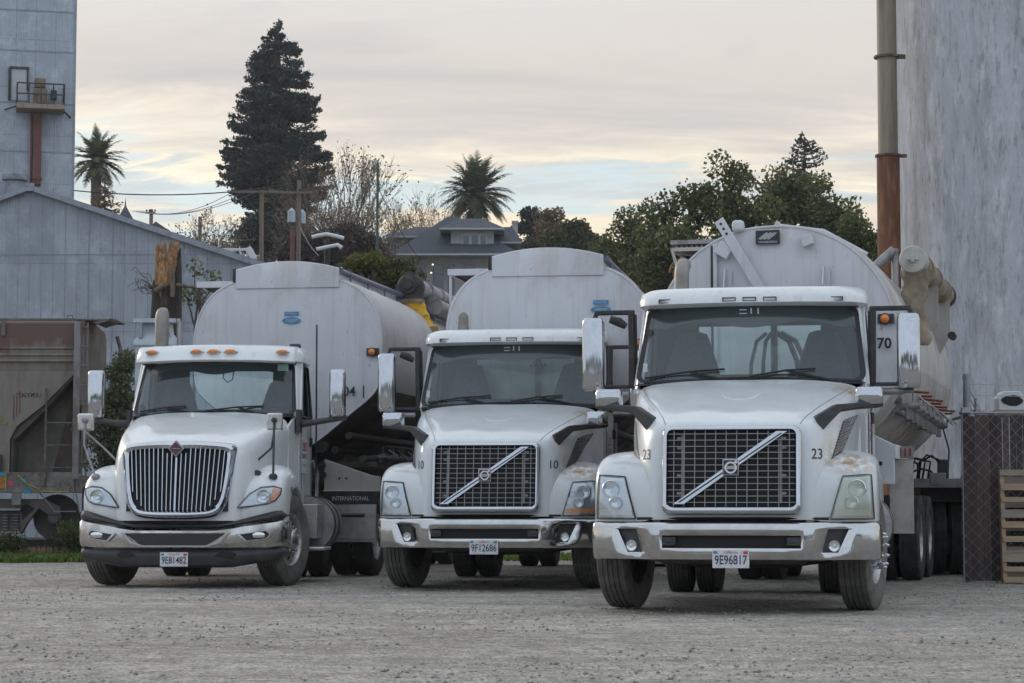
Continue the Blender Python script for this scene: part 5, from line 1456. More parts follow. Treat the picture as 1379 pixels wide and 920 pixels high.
leaf_tree('pine_tree', 'dark layered tree just right of the house chimney', 'tree', b, crown_px(b, 170, [(712, 288, 13, 7, 0), (722, 300, 16, 8, 0), (706, 305, 12, 7, 0), (725, 318, 22, 10, 0)]), 40, 5000, .30, M['redwood'], group='far trees around the house', cl=(.5, .8), flat=.5)
b = basept(742, 168)
leaf_tree('round_tree', 'thin brownish tree between the dark layered tree and the olive one', 'tree', b, crown_px(b, 168, [(745, 292, 14, 10, 0), (740, 310, 18, 14, 0)]), 30, 2200, .26, M['dryleaf'], group='far trees around the house', cl=(.4, .9))
b = basept(720, 168)
leaf_tree('thicket', 'dark brown bare thicket beside the house chimney', 'bush', b, crown_px(b, 168, [(712, 342, 40, 22, 0), (735, 335, 35, 16, 0), (770, 345, 35, 14, 0), (810, 350, 30, 14, 0)]), 90, 14000, .2, M['brownleaf'], group='thickets', cl=(.5, .9))
b = basept(470, 115)
leaf_tree('thicket', 'brown bare thicket on the rise behind the leftmost tank', 'bush', b, crown_px(b, 115, [(430, 335, 40, 25, 0), (470, 330, 36, 25, 0), (500, 346, 22, 20, 0), (400, 345, 30, 20, 0)]), 130, 22000, .18, M['brownleaf'], group='thickets', cl=(.5, 1.0))
b = basept(505, 62)
leaf_tree('leafy_bush', 'yellow-green topped bush between the two left tanks', 'bush', b, crown_px(b, 62, [(505, 362, 36, 16, 0), (480, 370, 24, 16, 0), (535, 372, 26, 18, 0), (505, 385, 50, 22, 0)]), 110, 16000, .12, M['bushmix'] if 'bushmix' in M else M['oak2'], cl=(.3, .5))
b = basept(508, 61)
leaf_tree('leafy_bush', 'bright yellow sprigs on top of the bush between the two left tanks', 'bush', b, crown_px(b, 61, [(500, 350, 22, 7, 0), (480, 354, 12, 6, 0)]), 26, 2400, .11, M['yleaf'], cl=(.15, .3))
b = basept(355, 150)
leaf_tree('evergreen_bush', 'dark rounded evergreen at the foot of the tall redwood, left side', 'tree', b, crown_px(b, 150, [(355, 310, 32, 26, 0), (335, 325, 22, 18, 0), (385, 315, 30, 30, 0), (400, 335, 22, 20, 0)]), 90, 16000, .26, M['redwood'], cl=(.6, 1.0))
b = basept(158, 40)
leaf_tree('tall_shrub', 'tall thin olive shrub between the hopper car and the leftmost truck', 'shrub', (b[0], 39.6, 0), crown_px((b[0], 39.6, 0), 39.6, [(162, 500, 16, 28, 0), (158, 545, 22, 34, 0), (150, 600, 26, 40, 0), (165, 650, 26, 40, 0), (140, 560, 8, 40, 0)]), 110, 9000, .075, M['olive'], cl=(.12, .28), trunk_r=.05)
b = (xm(262, 50), 50, 0)
leaf_tree('broken_foliage', 'thin leafy branches right of the snapped trunk', 'shrub', b, crown_px(b, 50, [(262, 365, 12, 12, 0), (270, 395, 16, 12, 0), (252, 398, 12, 10, 0), (290, 372, 10, 8, 0)]), 18, 240, .11, M['oak'], cl=(.1, .3), trunk_r=.05)

# bare trees
def bare_tree(px, Y, top, spread, label, leafm=None, nl=900, seed=1, r0=.16, m='bark2', lsz=.2):
    rnd = random.Random(seed); b = basept(px, Y); T = thing('bare_tree', label, 'tree', b, 0, 'bare winter trees'); H = zm(top, Y) - b[2]; s = F / Y
    mb = MB(); tips = []
    def grow(p, d, L, r, k):
        q = p + d * L; mid = p.lerp(q, .5) + Vector((rnd.uniform(-1, 1), rnd.uniform(-1, 1), 0)) * L * .07
        mb.tube([p, mid, q], [r, r * .85, r * .7], 5 if r > .05 else 3, cap=False)
        if k == 0: tips.append(q); return
        n = 2 if rnd.random() < .55 else 3
        for i in range(n):
            a = rnd.uniform(0, 6.28); sp = rnd.uniform(.25, .75)
            nd = (d + Vector((math.cos(a), math.sin(a), rnd.uniform(-.1, .35))) * sp * spread).normalized()
            if k <= 4: tips.append(q)
            grow(q, nd, L * rnd.uniform(.66, .86), max(r * .66, .011), k - 1)
    for i in range(3): grow(Vector((0, 0, 0)), Vector((rnd.uniform(-.2, .2), rnd.uniform(-.2, .2), 1)).normalized(), H * .27, r0 * rnd.uniform(.5, 1), 6)
    mx = max(v[2] for v in mb.v); k_ = H / mx
    mb.v = [(v[0] * k_, v[1] * k_, v[2] * k_) for v in mb.v]
    mb.build('trunk', M[m], T)
    if leafm:
        tp = np.array([tuple(t * k_) for t in tips]); idx = rng.integers(0, len(tp), nl); quads(tp[idx] + rng.normal(0, .18, (nl, 3)), lsz, 'crown', leafm, T)
    return T
bare_tree(460, 140, 196, .5, 'tall bare tree just right of the redwood, twigs against the sky', M['dryleaf'], 900, 3)
bare_tree(432, 145, 262, .9, 'bare tree hugging the right foot of the redwood', M['dryleaf'], 1200, 8)
bare_tree(487, 150, 236, .65, 'bare tree left of the plain green pole', M['dryleaf'], 700, 5)
bare_tree(540, 176, 240, .7, 'slim bare tree right of the plain green pole', M['dryleaf'], 700, 4)
bare_tree(572, 178, 275, .9, 'low bare tree left of the house roof', M['dryleaf'], 900, 6)
bare_tree(520, 172, 285, 1.0, 'low wide bare tree behind the plain green pole', M['dryleaf'], 900, 16)
bare_tree(262, 135, 286, 1.0, 'bare tree beside the short pole, above the corrugated shed', M['dryleaf'], 1100, 9, .1)
bare_tree(296, 150, 318, 1.2, 'small bare tree left of the dark evergreen', M['dryleaf'], 700, 12, .1)

# conifers
def conifer(px, Y, top, prof, nb, nq, label, trunks=1, m='redwood', size=.42, group=None, low=None, droop=.16, tr=.5, cat='tree', up=0.0, dens=1.0):
    b = basept(px, Y); T = thing('conifer_tree', label, cat, b, 0, group); s = F / Y; H = zm(top, Y) - b[2]
    py = [q[0] for q in prof]; pr = [q[1] / s for q in prof]
    tb = MB(); P = []
    for k in range(trunks):
        ox = 0 if trunks == 1 else (-.42, .45)[k % 2]
        tb.tube([(ox * 1.4, .2 * k, -.3), (ox * 1.1, .2 * k, H * .4), (ox * .5, 0, H * .75), (0, 0, H * .98)], [tr, tr * .75, tr * .4, .05], 9)
    for i in range(nb):
        t = rng.random() ** .85; y_ = py[0] + (py[-1] - py[0]) * t
        r_ = np.interp(y_, py, pr) * rng.uniform(.72, 1.06); z = zm(y_, Y) - b[2]; an = rng.uniform(0, 2 * np.pi)
        if r_ < .1: continue
        zb2 = z
        n = max(8, int(nq * dens * r_)); q = rng.random(n) ** .6 * (1 if r_ < 1.5 else 1)
        q = .22 + .78 * q
        x = r_ * q; zz = z - droop * r_ * np.sin(q * np.pi * .75) * 1.3 + up * r_ * q ** 2
        w_ = .10 + .20 * (1 - np.abs(q - .55)) * min(1.6, r_ * .55)
        ox = rng.normal(0, 1, n) * w_; oz = rng.normal(0, .07, n) - np.abs(rng.normal(0, .11, n))
        ca, sa = np.cos(an), np.sin(an)
        P.append(np.stack([x * ca - ox * sa, x * sa + ox * ca, zz + oz], 1))
        tb.tube([(0, 0, z), (r_ * .5 * ca, r_ * .5 * sa, z - droop * r_ * .9), (r_ * .9 * ca, r_ * .9 * sa, z - droop * r_ * .8 + up * r_)], [.07, .04, .015], 3, cap=False)
    tb.build('trunk', M['bark'], T, smooth=60); P = np.concatenate(P); quads(P, size, 'crown', M[m], T, aspect=.45, up=.7)
    return T
conifer(372, 165, 26, [(26, 2), (42, 18), (62, 34), (90, 48), (120, 56), (150, 64), (180, 74), (210, 84), (235, 80), (258, 62), (285, 50), (310, 46), (330, 30)], 430, 62, 'towering dark redwood with twin trunks standing above the leftmost tank', 2, size=.30, tr=.55)
conifer(1085, 120, 178, [(178, 2), (190, 14), (205, 24), (225, 36), (245, 40), (262, 34)], 52, 11, 'feathery blue-grey conifer poking above the wide green tree', 1, m='bluegrey', size=.28, tr=.15, up=.25, droop=0)
conifer(140, 142, 238, [(238, 2), (250, 12), (265, 22), (280, 28), (300, 26)], 60, 7, 'sparse conifer behind the left palm trunk', 1, m='dryleaf', size=.28, tr=.12, up=.1)

# palms
def palm(px, Y, cy, rpx, label, n=85, trunk=.42, seed=2):
    b = basept(px, Y); T = thing('palm_tree', label, 'palm tree', b, 0, 'palm trees'); s = F / Y; Rr = rpx / s; hz = zm(cy, Y) - b[2]
    rnd = random.Random(seed); V = []; Fc = []
    MB().tube([(0, 0, -.3), (0, 0, hz * .5), (0, 0, hz - .3), (0, 0, hz)], [trunk * 1.1, trunk, trunk * 1.15, trunk * 1.4], 14).build('trunk', M['bark'], T, smooth=60)
    for i in range(n):
        az = i * 2.399 + rnd.uniform(-.2, .2); el = 88 - 128 * (i / n) ** .85 + rnd.uniform(-6, 6); L = Rr * 1.28 * rnd.uniform(.85, 1.05)
        p = Vector((0, 0, hz)); d = Vector((math.cos(az) * math.cos(R(el)), math.sin(az) * math.cos(R(el)), math.sin(R(el)))); pts = []
        side_ = Vector((-math.sin(az), math.cos(az), 0)); seg = 12
        for k in range(seg + 1):
            pts.append(p.copy()); p = p + d * L / seg; d = (d + Vector((0, 0, -.068 - .07 * (k / seg)))).normalized()
        for k in range(1, seg + 1):
            for h in (0, .33, .66):
                if k == seg and h: continue
                q = pts[k - 1].lerp(pts[k], h); dd = (pts[k] - pts[k - 1]).normalized(); t = (k + h) / seg
                ll = Rr * .22 * math.sin(math.pi * min(1, .15 + t * .8)) + .05
                for sg in (-1, 1):
                    e = q + (side_ * sg * .75 + dd * .65 + Vector((0, 0, rnd.uniform(-.35, .12)))).normalized() * ll; w_ = dd * ll * .13
                    o_ = len(V); V += [q - w_, q + w_, e + w_ * .3, e - w_ * .3]; Fc.append((o_, o_ + 1, o_ + 2, o_ + 3))
    npmesh('crown', [tuple(v) for v in V], Fc, M['palm'], T)
palm(641, 178, 262, 50, 'big full date palm rising behind the grey roofed house', 84)
palm(128, 160, 216, 42, 'palm with arching fronds beside the tall corrugated tower', 40, .34, 5)

# weeds and grass by the railway
def weeds(label, name, x0, x1, y0, y1, n, h, m, kind='stuff'):
    c = np.stack([rng.uniform(x0, x1, n), rng.uniform(y0, y1, n), np.zeros(n)], 1); V = []; 
    an = rng.uniform(0, 6.28, n); hh = h * rng.uniform(.4, 1.2, n); ln = rng.normal(0, .35, (n, 2)) * hh[:, None]; w_ = .012 + .012 * rng.random(n)
    dx = np.stack([np.cos(an) * w_, np.sin(an) * w_, np.zeros(n)], 1); t = c + np.concatenate([ln, hh[:, None]], 1)
    m1 = c + np.concatenate([ln * .3, hh[:, None] * .6], 1)
    V = np.stack([c - dx, c + dx, m1 + dx, m1 - dx, m1 - dx, m1 + dx, t + dx * .2, t - dx * .2], 1).reshape(-1, 3)
    return tag(npmesh(name, V, np.arange(8 * n).reshape(-1, 4), m), label, name.replace('_', ' '), kind=kind)
weeds('short green grass along the edge of the yard by the railway', 'grass', -9.6, -3.0, 34.2, 36.4, 9000, .11, M['grass'])
weeds('green grass tufts between the tank wheels', 'grass', -3.0, 1.5, 35.0, 38, 1500, .10, M['grass'])
weeds('brown dry stalks on the railway bank', 'dry_stalks', -10.5, -5.5, 36.6, 40.3, 3500, .14, M['dryleaf'])
for (px, w_, h_, lab) in ((12, .34, .42, 'dark green weed clump at the left edge under the hopper car'), (105, .36, .62, 'dark green weed clump in front of the hopper car wheel, beside the truck')):
    Y = 37.0; x = xm(px, Y); T = thing('weed_clump', lab, 'weed', (x, Y, 0), 0, 'weed clumps by the railway')
    P = np.concatenate([blob((rng.normal(0, w_ * .5), rng.normal(0, .15), h_ * rng.uniform(.2, .9)), (.14, .14, .16), 90, .1) for _ in range(26)])
    quads(P, .07, 'leaves', M['weed'], T, aspect=.35); mb = MB()
    for k in range(10): mb.tube([(0, 0, 0), (rng.normal(0, w_ * .5), rng.normal(0, .1), h_ * .8)], .008, 4)
    mb.build('stem', M['bark2'], T)
Y = 36.2
mb = MB(); limb(mb, at(-30, 748, Y), at(52, 757, Y), .03, .018, 7, .02); o = mb.build('fallen_branch', M['palewood'] if 'palewood' in M else M['bark2'], smooth=60); tag(o, 'long pale fallen branch lying before the hopper car', 'branch')

# unseen tree row added behind the camera to darken reflections in chrome and glass
P = np.concatenate([blob((x, -46 + rng.normal(0, 2), 1.2 + rng.uniform(0, 4.2)), (2.6, 2, 2.0), 60, .3) for x in np.arange(-90, 90, 1.1)])
tag(quads(P, 1.0, 'added_tree_row', M['oak'], None), 'unseen row of trees added behind the viewer to darken reflections', 'trees', kind='stuff')
# ------------------------------------------------------------------ buildings
def sheetmat(name, c, c2, bw, bh, ridge=0.0, rust=(.12, .10, .09), mortar=(.06, .07, .08), rot=0):
    m, nt, b = _nodes(name)
    tc = N(nt, 'ShaderNodeTexCoord'); sp = N(nt, 'ShaderNodeSeparateXYZ'); nt.links.new(tc.outputs['Object'], sp.inputs[0])
    ad = N(nt, 'ShaderNodeMath', operation='ADD'); nt.links.new(sp.outputs['X'], ad.inputs[0]); nt.links.new(sp.outputs['Y'], ad.inputs[1])
    cb = N(nt, 'ShaderNodeCombineXYZ'); nt.links.new(ad.outputs[0], cb.inputs[0]); nt.links.new(sp.outputs['Z'], cb.inputs[1])
    br = N(nt, 'ShaderNodeTexBrick'); nt.links.new(cb.outputs[0], br.inputs['Vector'])
    br.inputs['Scale'].default_value = 1; br.inputs['Brick Width'].default_value = bw; br.inputs['Row Height'].default_value = bh; br.offset = 0.0; br.squash = 1
    br.inputs['Mortar Size'].default_value = .012; br.inputs['Mortar Smooth'].default_value = .3; br.inputs['Bias'].default_value = -.1
    br.inputs['Color1'].default_value = (*c, 1); br.inputs['Color2'].default_value = (*c2, 1); br.inputs['Mortar'].default_value = (*mortar, 1)
    st = ramp(nt, noise(nt, 1.6, (2, 2, .35), 7, .65), [(.38, 0.0), (.75, .75)])
    k = mixc(nt, st, br.outputs['Color'], tuple(x * .66 for x in c))
    s2 = ramp(nt, noise(nt, 4, (3, 3, .2), 6, .7, off=(8, 2, 1)), [(.56, 0.0), (.8, .55)]); k = mixc(nt, s2, k, rust)
    s3 = ramp(nt, noise(nt, 1.3, (1, 1, 1), 9, .75, off=(1, 9, 4)), [(.48, 0.0), (.64, .55)]); k = mixc(nt, s3, k, tuple(min(1, x * 1.35) for x in c))
    nt.links.new(k, b.inputs['Base Color']); b.inputs['Roughness'].default_value = .6; b.inputs['Metallic'].default_value = .25
    wv = N(nt, 'ShaderNodeTexWave'); wv.inputs['Scale'].default_value = 4.2; nt.links.new(cb.outputs[0], wv.inputs['Vector'])
    bump(nt, b, wv.outputs['Fac'], .45, .02); return m
M['shed'] = sheetmat('galvanised_sheet', (.36, .385, .435), (.28, .305, .35), .66, 1.9, mortar=(.22, .24, .28), rust=(.22, .235, .26))
M['tower'] = sheetmat('tower_sheet', (.40, .43, .48), (.35, .38, .43), .9, 2.25, mortar=(.2, .22, .25))
M['roofm'] = mat('metal_roof', (.28, .30, .33), .6, .3, c2=(.15, .15, .16), scale=2)
M['galv'] = mat('galvanised_trim', (.28, .30, .34), .5, .5, c2=(.2, .2, .22), scale=5)
M['rust'] = mat('rusty_steel', (.20, .075, .035), .8, c2=(.11, .05, .035), scale=3, st=(3, 3, .3), lo=.35, hi=.65, c3=(.30, .15, .06), scale3=5, st3=(2, 2, .3), lo3=.5, hi3=.7)
M['rustred'] = mat('red_duct', (.16, .055, .04), .7, c2=(.09, .045, .04), scale=3)
M['beige'] = mat('beige_pipe', (.27, .225, .17), .6, c2=(.17, .14, .10), scale=3, st=(3, 3, .3))

M['binw'] = mat('bin_enamel', (.42, .47, .52), .5, c2=(.30, .33, .36), scale=4)
M['sill'] = mat('sill_paint', (.15, .135, .125), .8, c2=(.26, .24, .22), scale=4, c3=(.10, .05, .035), scale3=5)
for n_, c_ in (('gorange', (.45, .19, .03)), ('gpink', (.50, .06, .12)), ('gblue', (.04, .25, .36)), ('gyellow', (.42, .38, .08)), ('gnavy', (.03, .035, .05))): M[n_] = mat('graffiti_' + n_[1:], c_, .7, c2=tuple(x * .5 for x in c_), scale=8)
M['postg'] = mat('post_grey', (.22, .21, .21), .7, c2=(.12, .08, .06), scale=5, st=(1, 1, .4))
M['rustp'] = mat('rusty_ladder', (.10, .06, .045), .8, c2=(.2, .19, .18), scale=6)
M['wheelst'] = mat('rail_wheel_steel', (.035, .032, .03), .7, c2=(.07, .055, .045), scale=5)
M['slat'] = leafmat('brown_slat', (.045, .032, .031), (.070, .050, .046), (.105, .078, .07), .0)
M['wire'] = mat('galvanised_wire', (.36, .36, .38), .5, .4)
M['wood'] = mat('pallet_wood', (.42, .30, .19), .85, c2=(.28, .21, .15), scale=4, st=(.6, 2, 6), lo=.35, hi=.7, bmp=.3, bscale=20, bst=(.3, 1, 3))
M['wood2'] = mat('pallet_wood_grey', (.30, .25, .20), .85, c2=(.20, .17, .14), scale=4, st=(.6, 2, 6))
M['housew'] = mat('house_wall', (.38, .365, .36), .8, c2=(.30, .29, .29), scale=1)
M['houset'] = mat('house_trim', (.42, .42, .44), .6)
M['houset2'] = mat('house_trim_dull', (.20, .20, .22), .6)
M['shingle'] = mat('roof_shingle', (.045, .052, .066), .85, c2=(.062, .070, .084), scale=2, bmp=.5, bscale=12)
M['shingle2'] = mat('brown_roof', (.13, .11, .11), .85, c2=(.09, .08, .08), scale=2)
M['pane'] = mat('window_pane', (.05, .06, .07), .08, spec=.8)
M['chim'] = mat('chimney', (.42, .38, .38), .8, c2=(.32, .28, .27), scale=3)
M['polew'] = mat('pole_wood', (.20, .15, .12), .85, c2=(.13, .10, .08), scale=3, st=(2, 2, .3))
M['poleg'] = mat('pole_green', (.045, .075, .06), .6)
M['canw'] = mat('transformer_grey', (.40, .45, .50), .5)
M['yrust'] = mat('yellow_rust', (.22, .17, .11), .8, c2=(.12, .08, .055), scale=3)
M['barkd'] = mat('dark_bark', (.050, .040, .033), .95, c2=(.025, .02, .018), scale=5, st=(1, 1, .2), c3=(.10, .08, .065), scale3=9, bmp=1.0, bscale=16, bst=(1, 1, .25))
M['splinter'] = mat('splintered_wood', (.42, .22, .09), .85, c2=(.17, .085, .04), scale=8, st=(1.6, 1.6, .7), lo=.38, hi=.6, c3=(.55, .36, .18), scale3=11, lo3=.56, hi3=.66, bmp=.8, bscale=20, bst=(1, 1, .2))
m_, nt_, b_ = _nodes('lamp_glow'); b_.inputs['Emission Color'].default_value = (1, .85, .6, 1); b_.inputs['Emission Strength'].default_value = 1.5; M['lamp'] = m_

Y = 60; T = thing('metal_shed', 'long grey corrugated metal shed with a gable peak behind the hopper car', 'shed', (xm(40, Y), Y, 0))
s = F / Y; pk = zm(254, Y); xr = (345 - 40) / s; zr = zm(354, Y); xl = -9.0; zl = pk - 9.0 * .372
mb = MB(); D_ = 26
mb.add([(xl, 0, 0), (xr, 0, 0), (xr, 0, zr), (0, 0, pk), (xl, 0, zl)], [(0, 1, 2, 3, 4)]); mb.add([(xr, 0, 0), (xr, D_, 0), (xr, D_, zr), (xr, 0, zr)], [(0, 1, 2, 3)])
mb.add([(xl, 0, 0), (xl, D_, 0), (xl, D_, zl), (xl, 0, zl)], [(0, 1, 2, 3)]); mb.add([(xl, D_, 0), (xr, D_, 0), (xr, D_, zr), (0, D_, pk), (xl, D_, zl)], [(0, 1, 2, 3, 4)])
mb.build('wall', M['shed'], T)
mb = MB(); e = .06
for (xa, za, xb, zb) in ((0, pk, xr + .3, zr - .09), (xl - .3, zl - .11, 0, pk)):
    mb.prism([(xa, -.18, za + .02), (xb, -.18, zb + .02), (xb, -.18, zb + .02 + e), (xa, -.18, za + .02 + e)], (0, D_ + .3, 0))
mb.build('roof', M['roofm'], T)
mb = MB(); mb.bar((0, -.20, pk + .0), (xr + .3, -.20, zr - .12), .04, .14); mb.bar((0, -.20, pk), (xl - .3, -.20, zl - .13), .04, .14); mb.bb(-.12, .12, -.24, -.1, pk - .1, pk + .12); mb.build('verge_trim', M['galv'], T)
mb = MB()   # overlapping sheet rows stand proud of each other
for k, z in enumerate((7.85, 5.95, 4.05, 2.1)):
    xa = xl; xb = min(xr, (pk - z) / ((pk - zr) / xr)); xa2 = max(xl, -(pk - z) / .372)
    mb.bb(xa2 + .05, xb - .05, -.016, -.003, z, z + .018)
mb.build('sheet_lap', M['galv'], T)
mb = MB(); 
for k in range(-12, 13):
    x = k * .66 + .33; ztop = pk - (x * (pk - zr) / xr if x > 0 else -x * .372)
    if xl < x < xr: mb.bb(x - .010, x + .010, -.010, -.004, 0, ztop - .1)
mb.build('sheet_seam', M['galv'], T)

# skeletal frame lying on the shed roof
Y = 61; T = thing('roof_frame', 'white open truss frame lying on the right slope of the corrugated shed', 'frame', tuple(at(312, 355, Y)))
o_ = T.location; mb = MB(); g = lambda px, py, dy=0: Vector(at(px, py, Y + dy)) - Vector(o_)
mb.bar(g(282, 336), g(336, 336), .07, .07); mb.bar(g(300, 351), g(330, 353), .06, .06)
for a, b_ in ((283, 290), (297, 293), (311, 316), (322, 329), (334, 331)): mb.bar(g(a, 336), g(b_, 352), .05, .05)
mb.bar(g(282, 336, 2), g(336, 336, 2), .06, .06)
for a in (283, 310, 335): mb.bar(g(a, 336), g(a, 336, 2), .05, .05)
mb.build('truss', M['lwhite2'], T); mb = MB(); mb.bar(g(334, 334), g(343, 350), .22, .18); mb.build('end_box', M['lwhite2'], T, bevel=.02)

# tower
Y = 100; T = thing('corrugated_tower', 'tall grey corrugated tower with a railed platform and rusty duct, top left', 'tower', (xm(97, Y), Y, 0), R(13.5))
mb = MB().bb(-9, 0, 0, 9, 0, 34); mb.build('wall', M['tower'], T)
MB().bb(-.03, .05, -.06, .03, 0, 34).build('corner_trim', M['galv'], T)
s = F / Y; q = lambda px: (px - 97) / s; zt = lambda py: zm(py, Y)
mb = MB()
for py in (18, 72, 142, 207): mb.bb(-9, -.05, -.03, -.006, zt(py), zt(py) + .06)
mb.build('seam_band', M['galv'], T)
d = MB().bb(q(13), q(34), -.10, -.02, zt(139), zt(97)).build('door', M['houset'], T); mb = MB(); mb.bb(q(10), q(36), -.16, -.02, zt(97), zt(94)); mb.bb(q(9), q(12.5), -.16, -.02, zt(139), zt(97)); mb.bb(q(33), q(35.5), -.13, -.02, zt(125), zt(97)); mb.build('door_frame', M['dark'], d)
mb = MB().bb(q(20), q(83), -1.4, -.02, zt(155), zt(149)); pf = mb.build('platform', M['beige'], T)
mb = MB(); z0, z1 = zt(150), zt(122)
for x in (q(20.5), q(36), q(52), q(68), q(82.5)):
    mb.bb(x - .03, x + .03, -1.38, -1.32, z0, z1)
for x in (q(20.5), q(82.5)): mb.bb(x - .03, x + .03, -.1, -.04, z0, z1)
for z in (z1, (z0 + z1) / 2): mb.bb(q(20), q(83), -1.38, -1.33, z - .03, z + .03); mb.bb(q(20), q(20) + .06, -1.35, -.05, z - .03, z + .03); mb.bb(q(83) - .06, q(83), -1.35, -.05, z - .03, z + .03)
mb.build('railing', M['dark'], pf)
mb = MB(); mb.bar((q(20), -1.3, zt(153)), (q(5), -.05, zt(152)), .06, .06); mb.bar((q(83), -.6, zt(154)), (q(92), -.03, zt(159)), .06, .08); mb.build('bracket', M['dark'], pf)
mb = MB(); mb.bb(q(42), q(60), -1.0, -.3, zt(150), zt(126)); mb.bb(q(43), q(58), -.95, -.35, zt(125), zt(112)); mb.bb(q(47), q(56), -1.15, -1.0, zt(147), zt(134)); mb.build('elevator_head', M['yrust'] if 'yrust' in M else M['beige'], T, bevel=.06)
mb = MB(); mb.bb(q(65), q(73), -.7, -.2, zt(138), zt(126)); mb.build('motor', M['dark'], T, bevel=.03)
mb = MB(); mb.bb(q(43), q(54), -.5, -.05, zt(252), zt(155)); mb.bb(q(39), q(41.5), -.3, -.05, zt(252), zt(155)); mb.bb(q(42), q(55), -.55, -.03, zt(245), zt(243)); mb.build('duct', M['rustred'], T)
mb = MB(); mb.lathe([(0, zt(243)), (.95 * .62, zt(243)), (.95 * .62, zt(250)), (.45, zt(252)), (.45, 0)], 'z', (q(20), -1.0, 0), 28); mb.build('round_bin', M['roofm'], T, smooth=40)

# concrete silo at the right
m, nt, b = _nodes('silo_concrete')
a_ = ramp(nt, noise(nt, .35, (1, 1, .5), 8, .7), [(.35, 0.0), (.7, 1.0)]); k = mixc(nt, a_, (.44, .46, .51), (.33, .345, .385))
a_ = ramp(nt, noise(nt, .9, (1.6, 1.6, .4), 9, .74, off=(3, 3, 3)), [(.46, 0.0), (.66, .85)]); k = mixc(nt, a_, k, (.20, .20, .215))
a_ = ramp(nt, noise(nt, 1.7, (1.4, 1.4, .8), 9, .75, off=(7, 1, 3)), [(.50, 0.0), (.64, .7)]); k = mixc(nt, a_, k, (.54, .56, .60))
a_ = ramp(nt, noise(nt, 5.0, (1.6, 1.6, .5), 9, .78, off=(1, 1, 6)), [(.52, 0.0), (.66, .75)]); k = mixc(nt, a_, k, (.15, .15, .155))
nt.links.new(k, b.inputs['Base Color']); b.inputs['Roughness'].default_value = .85; bump(nt, b, noise(nt, 2.5, (1, 1, .4), 6), .35, .03)
M['silo'] = m
Y = 42; xe = xm(1215, Y); Rr = 7.5
T = thing('concrete_silo', 'huge weathered grey concrete silo filling the right edge', 'silo', (xe + Rr, Y, 0))
mb = MB(); n = 160; mb.grid([[(Rr * math.cos(2 * math.pi * k / n), Rr * math.sin(2 * math.pi * k / n), z) for k in range(n)] for z in (0, 5, 10, 15, 22)], closed=True); mb.build('wall', m, T, smooth=60)
mb = MB()
for z in (.9,): mb.lathe([(Rr + .005, z), (Rr + .012, z + .01), (Rr + .012, z + .05), (Rr + .005, z + .06)], 'z', (0, 0, 0), 120)
mb.build('pour_band', m, T, smooth=60)
# stack pipe beside it
Y = 40.5; T = thing('stack_pipe', 'tall flanged pipe, rusty orange below and beige above, beside the silo', 'pipe', (xm(1197, Y), Y, 0)); s = F / Y
zf = [zm(210, Y), zm(77, Y)]
MB().tube([(0, 0, 0), (.01, 0, zf[0])], .215, 26).build('lower_pipe', M['rust'], T, smooth=50)
MB().tube([(.01, 0, zf[0]), (.02, 0, 14.5)], .185, 26).build('upper_pipe', M['beige'], T, smooth=50)
mb = MB()
for z in zf: mb.lathe([(.18, -.02), (.245, -.02), (.245, .02), (.18, .02)], 'z', (.01, 0, z), 26, close=True)
mb.bb(.1, .36, -.03, .03, zf[1] - .03, zf[1] + .05); mb.bb(.1, .36, -.03, .03, zf[0] - .03, zf[0] + .03); mb.build('flange', M['rustp'], T, smooth=40)
# leaning grey pipe behind the round tank
Y = 31; o_ = at(1205, 345, Y)
T = thing('leaning_pipe', 'short grey pipe slanting up behind the round tank beside the rusty pipe', 'pipe', (o_.x, Y, 0))
q = lambda px, py, dy=0: Vector(at(px, py, Y + dy)) - Vector((o_.x, Y, 0))
mb = MB(); mb.tube([q(1150, 385), q(1204, 337)], .075, 14); mb.build('tube', M['steel'], T, smooth=50); mb = MB(); mb.tube([q(1205, 335), Vector((q(1205, 335).x, 0, 0))], .05, 8); mb.build('support', M['steel'], T, smooth=50)

# ------------------------------------------------------------------ snapped trunk
Y = 48; T = thing('snapped_tree', 'snapped tree trunk with bright orange splintered top, before the corrugated shed', 'tree', (xm(224, Y), Y, 0)); s = F / Y
def trunkring(z, r_, sd, n=22, wob=.12): 
    rr = random.Random(sd); ph = [rr.uniform(0, 6.28) for _ in range(4)]
    return [((r_ * (1 + wob * math.sin(3 * a + .3 * z) + wob * .7 * math.sin(5 * a + .5 * z + 1) + wob * .3 * math.sin(9 * a + z))) * math.cos(a) + .06 * math.sin(z * .8), (r_ * (1 + wob * math.sin(3 * a + 1))) * math.sin(a), z) for a in [2 * math.pi * k / n for k in range(n)]]
ztop = zm(322, Y); zb_ = zm(372, Y)
def column(heights, z0, rfun, name, m, x0=0.0):
    """upright column whose rim height differs from one angle to the next"""
    n = len(heights); rows = []; K = 14
    for i in range(K + 1):
        row = []
        for k in range(n):
            a = 2 * math.pi * k / n; z = z0 + (heights[k] - z0) * i / K; r_ = rfun(a, z)
            row.append((x0 + r_ * math.cos(a) + .04 * math.sin(z * 1.3), r_ * math.sin(a), z))
        rows.append(row)
    mb = MB().grid(rows, closed=True); top = rows[-1]; c = len(mb.v); mb.v.append((x0, 0, min(heights) - .05))
    for k in range(n): mb.f.append((c - n + k, c - n + (k + 1) % n, c)); mb.m.append(0)
    return mb.build(name, m, T, smooth=50)
rnd = random.Random(4); n = 72; hb = []; hw_ = []
for k in range(n):
    a = 360 * k / n
    right = max(0, math.cos(R(a))) ** 2; fr = max(0, -math.sin(R(a)))
    py = 378 - 42 * right + rnd.uniform(-5, 5) + 12 * fr; hb.append(zm(py, Y))
    hw_.append(zm(331 + 9 * max(0, -math.cos(R(a))) + 6 * math.sin(k * .7) + rnd.uniform(-4, 5) - (5 if k % 11 == 0 else 0), Y))
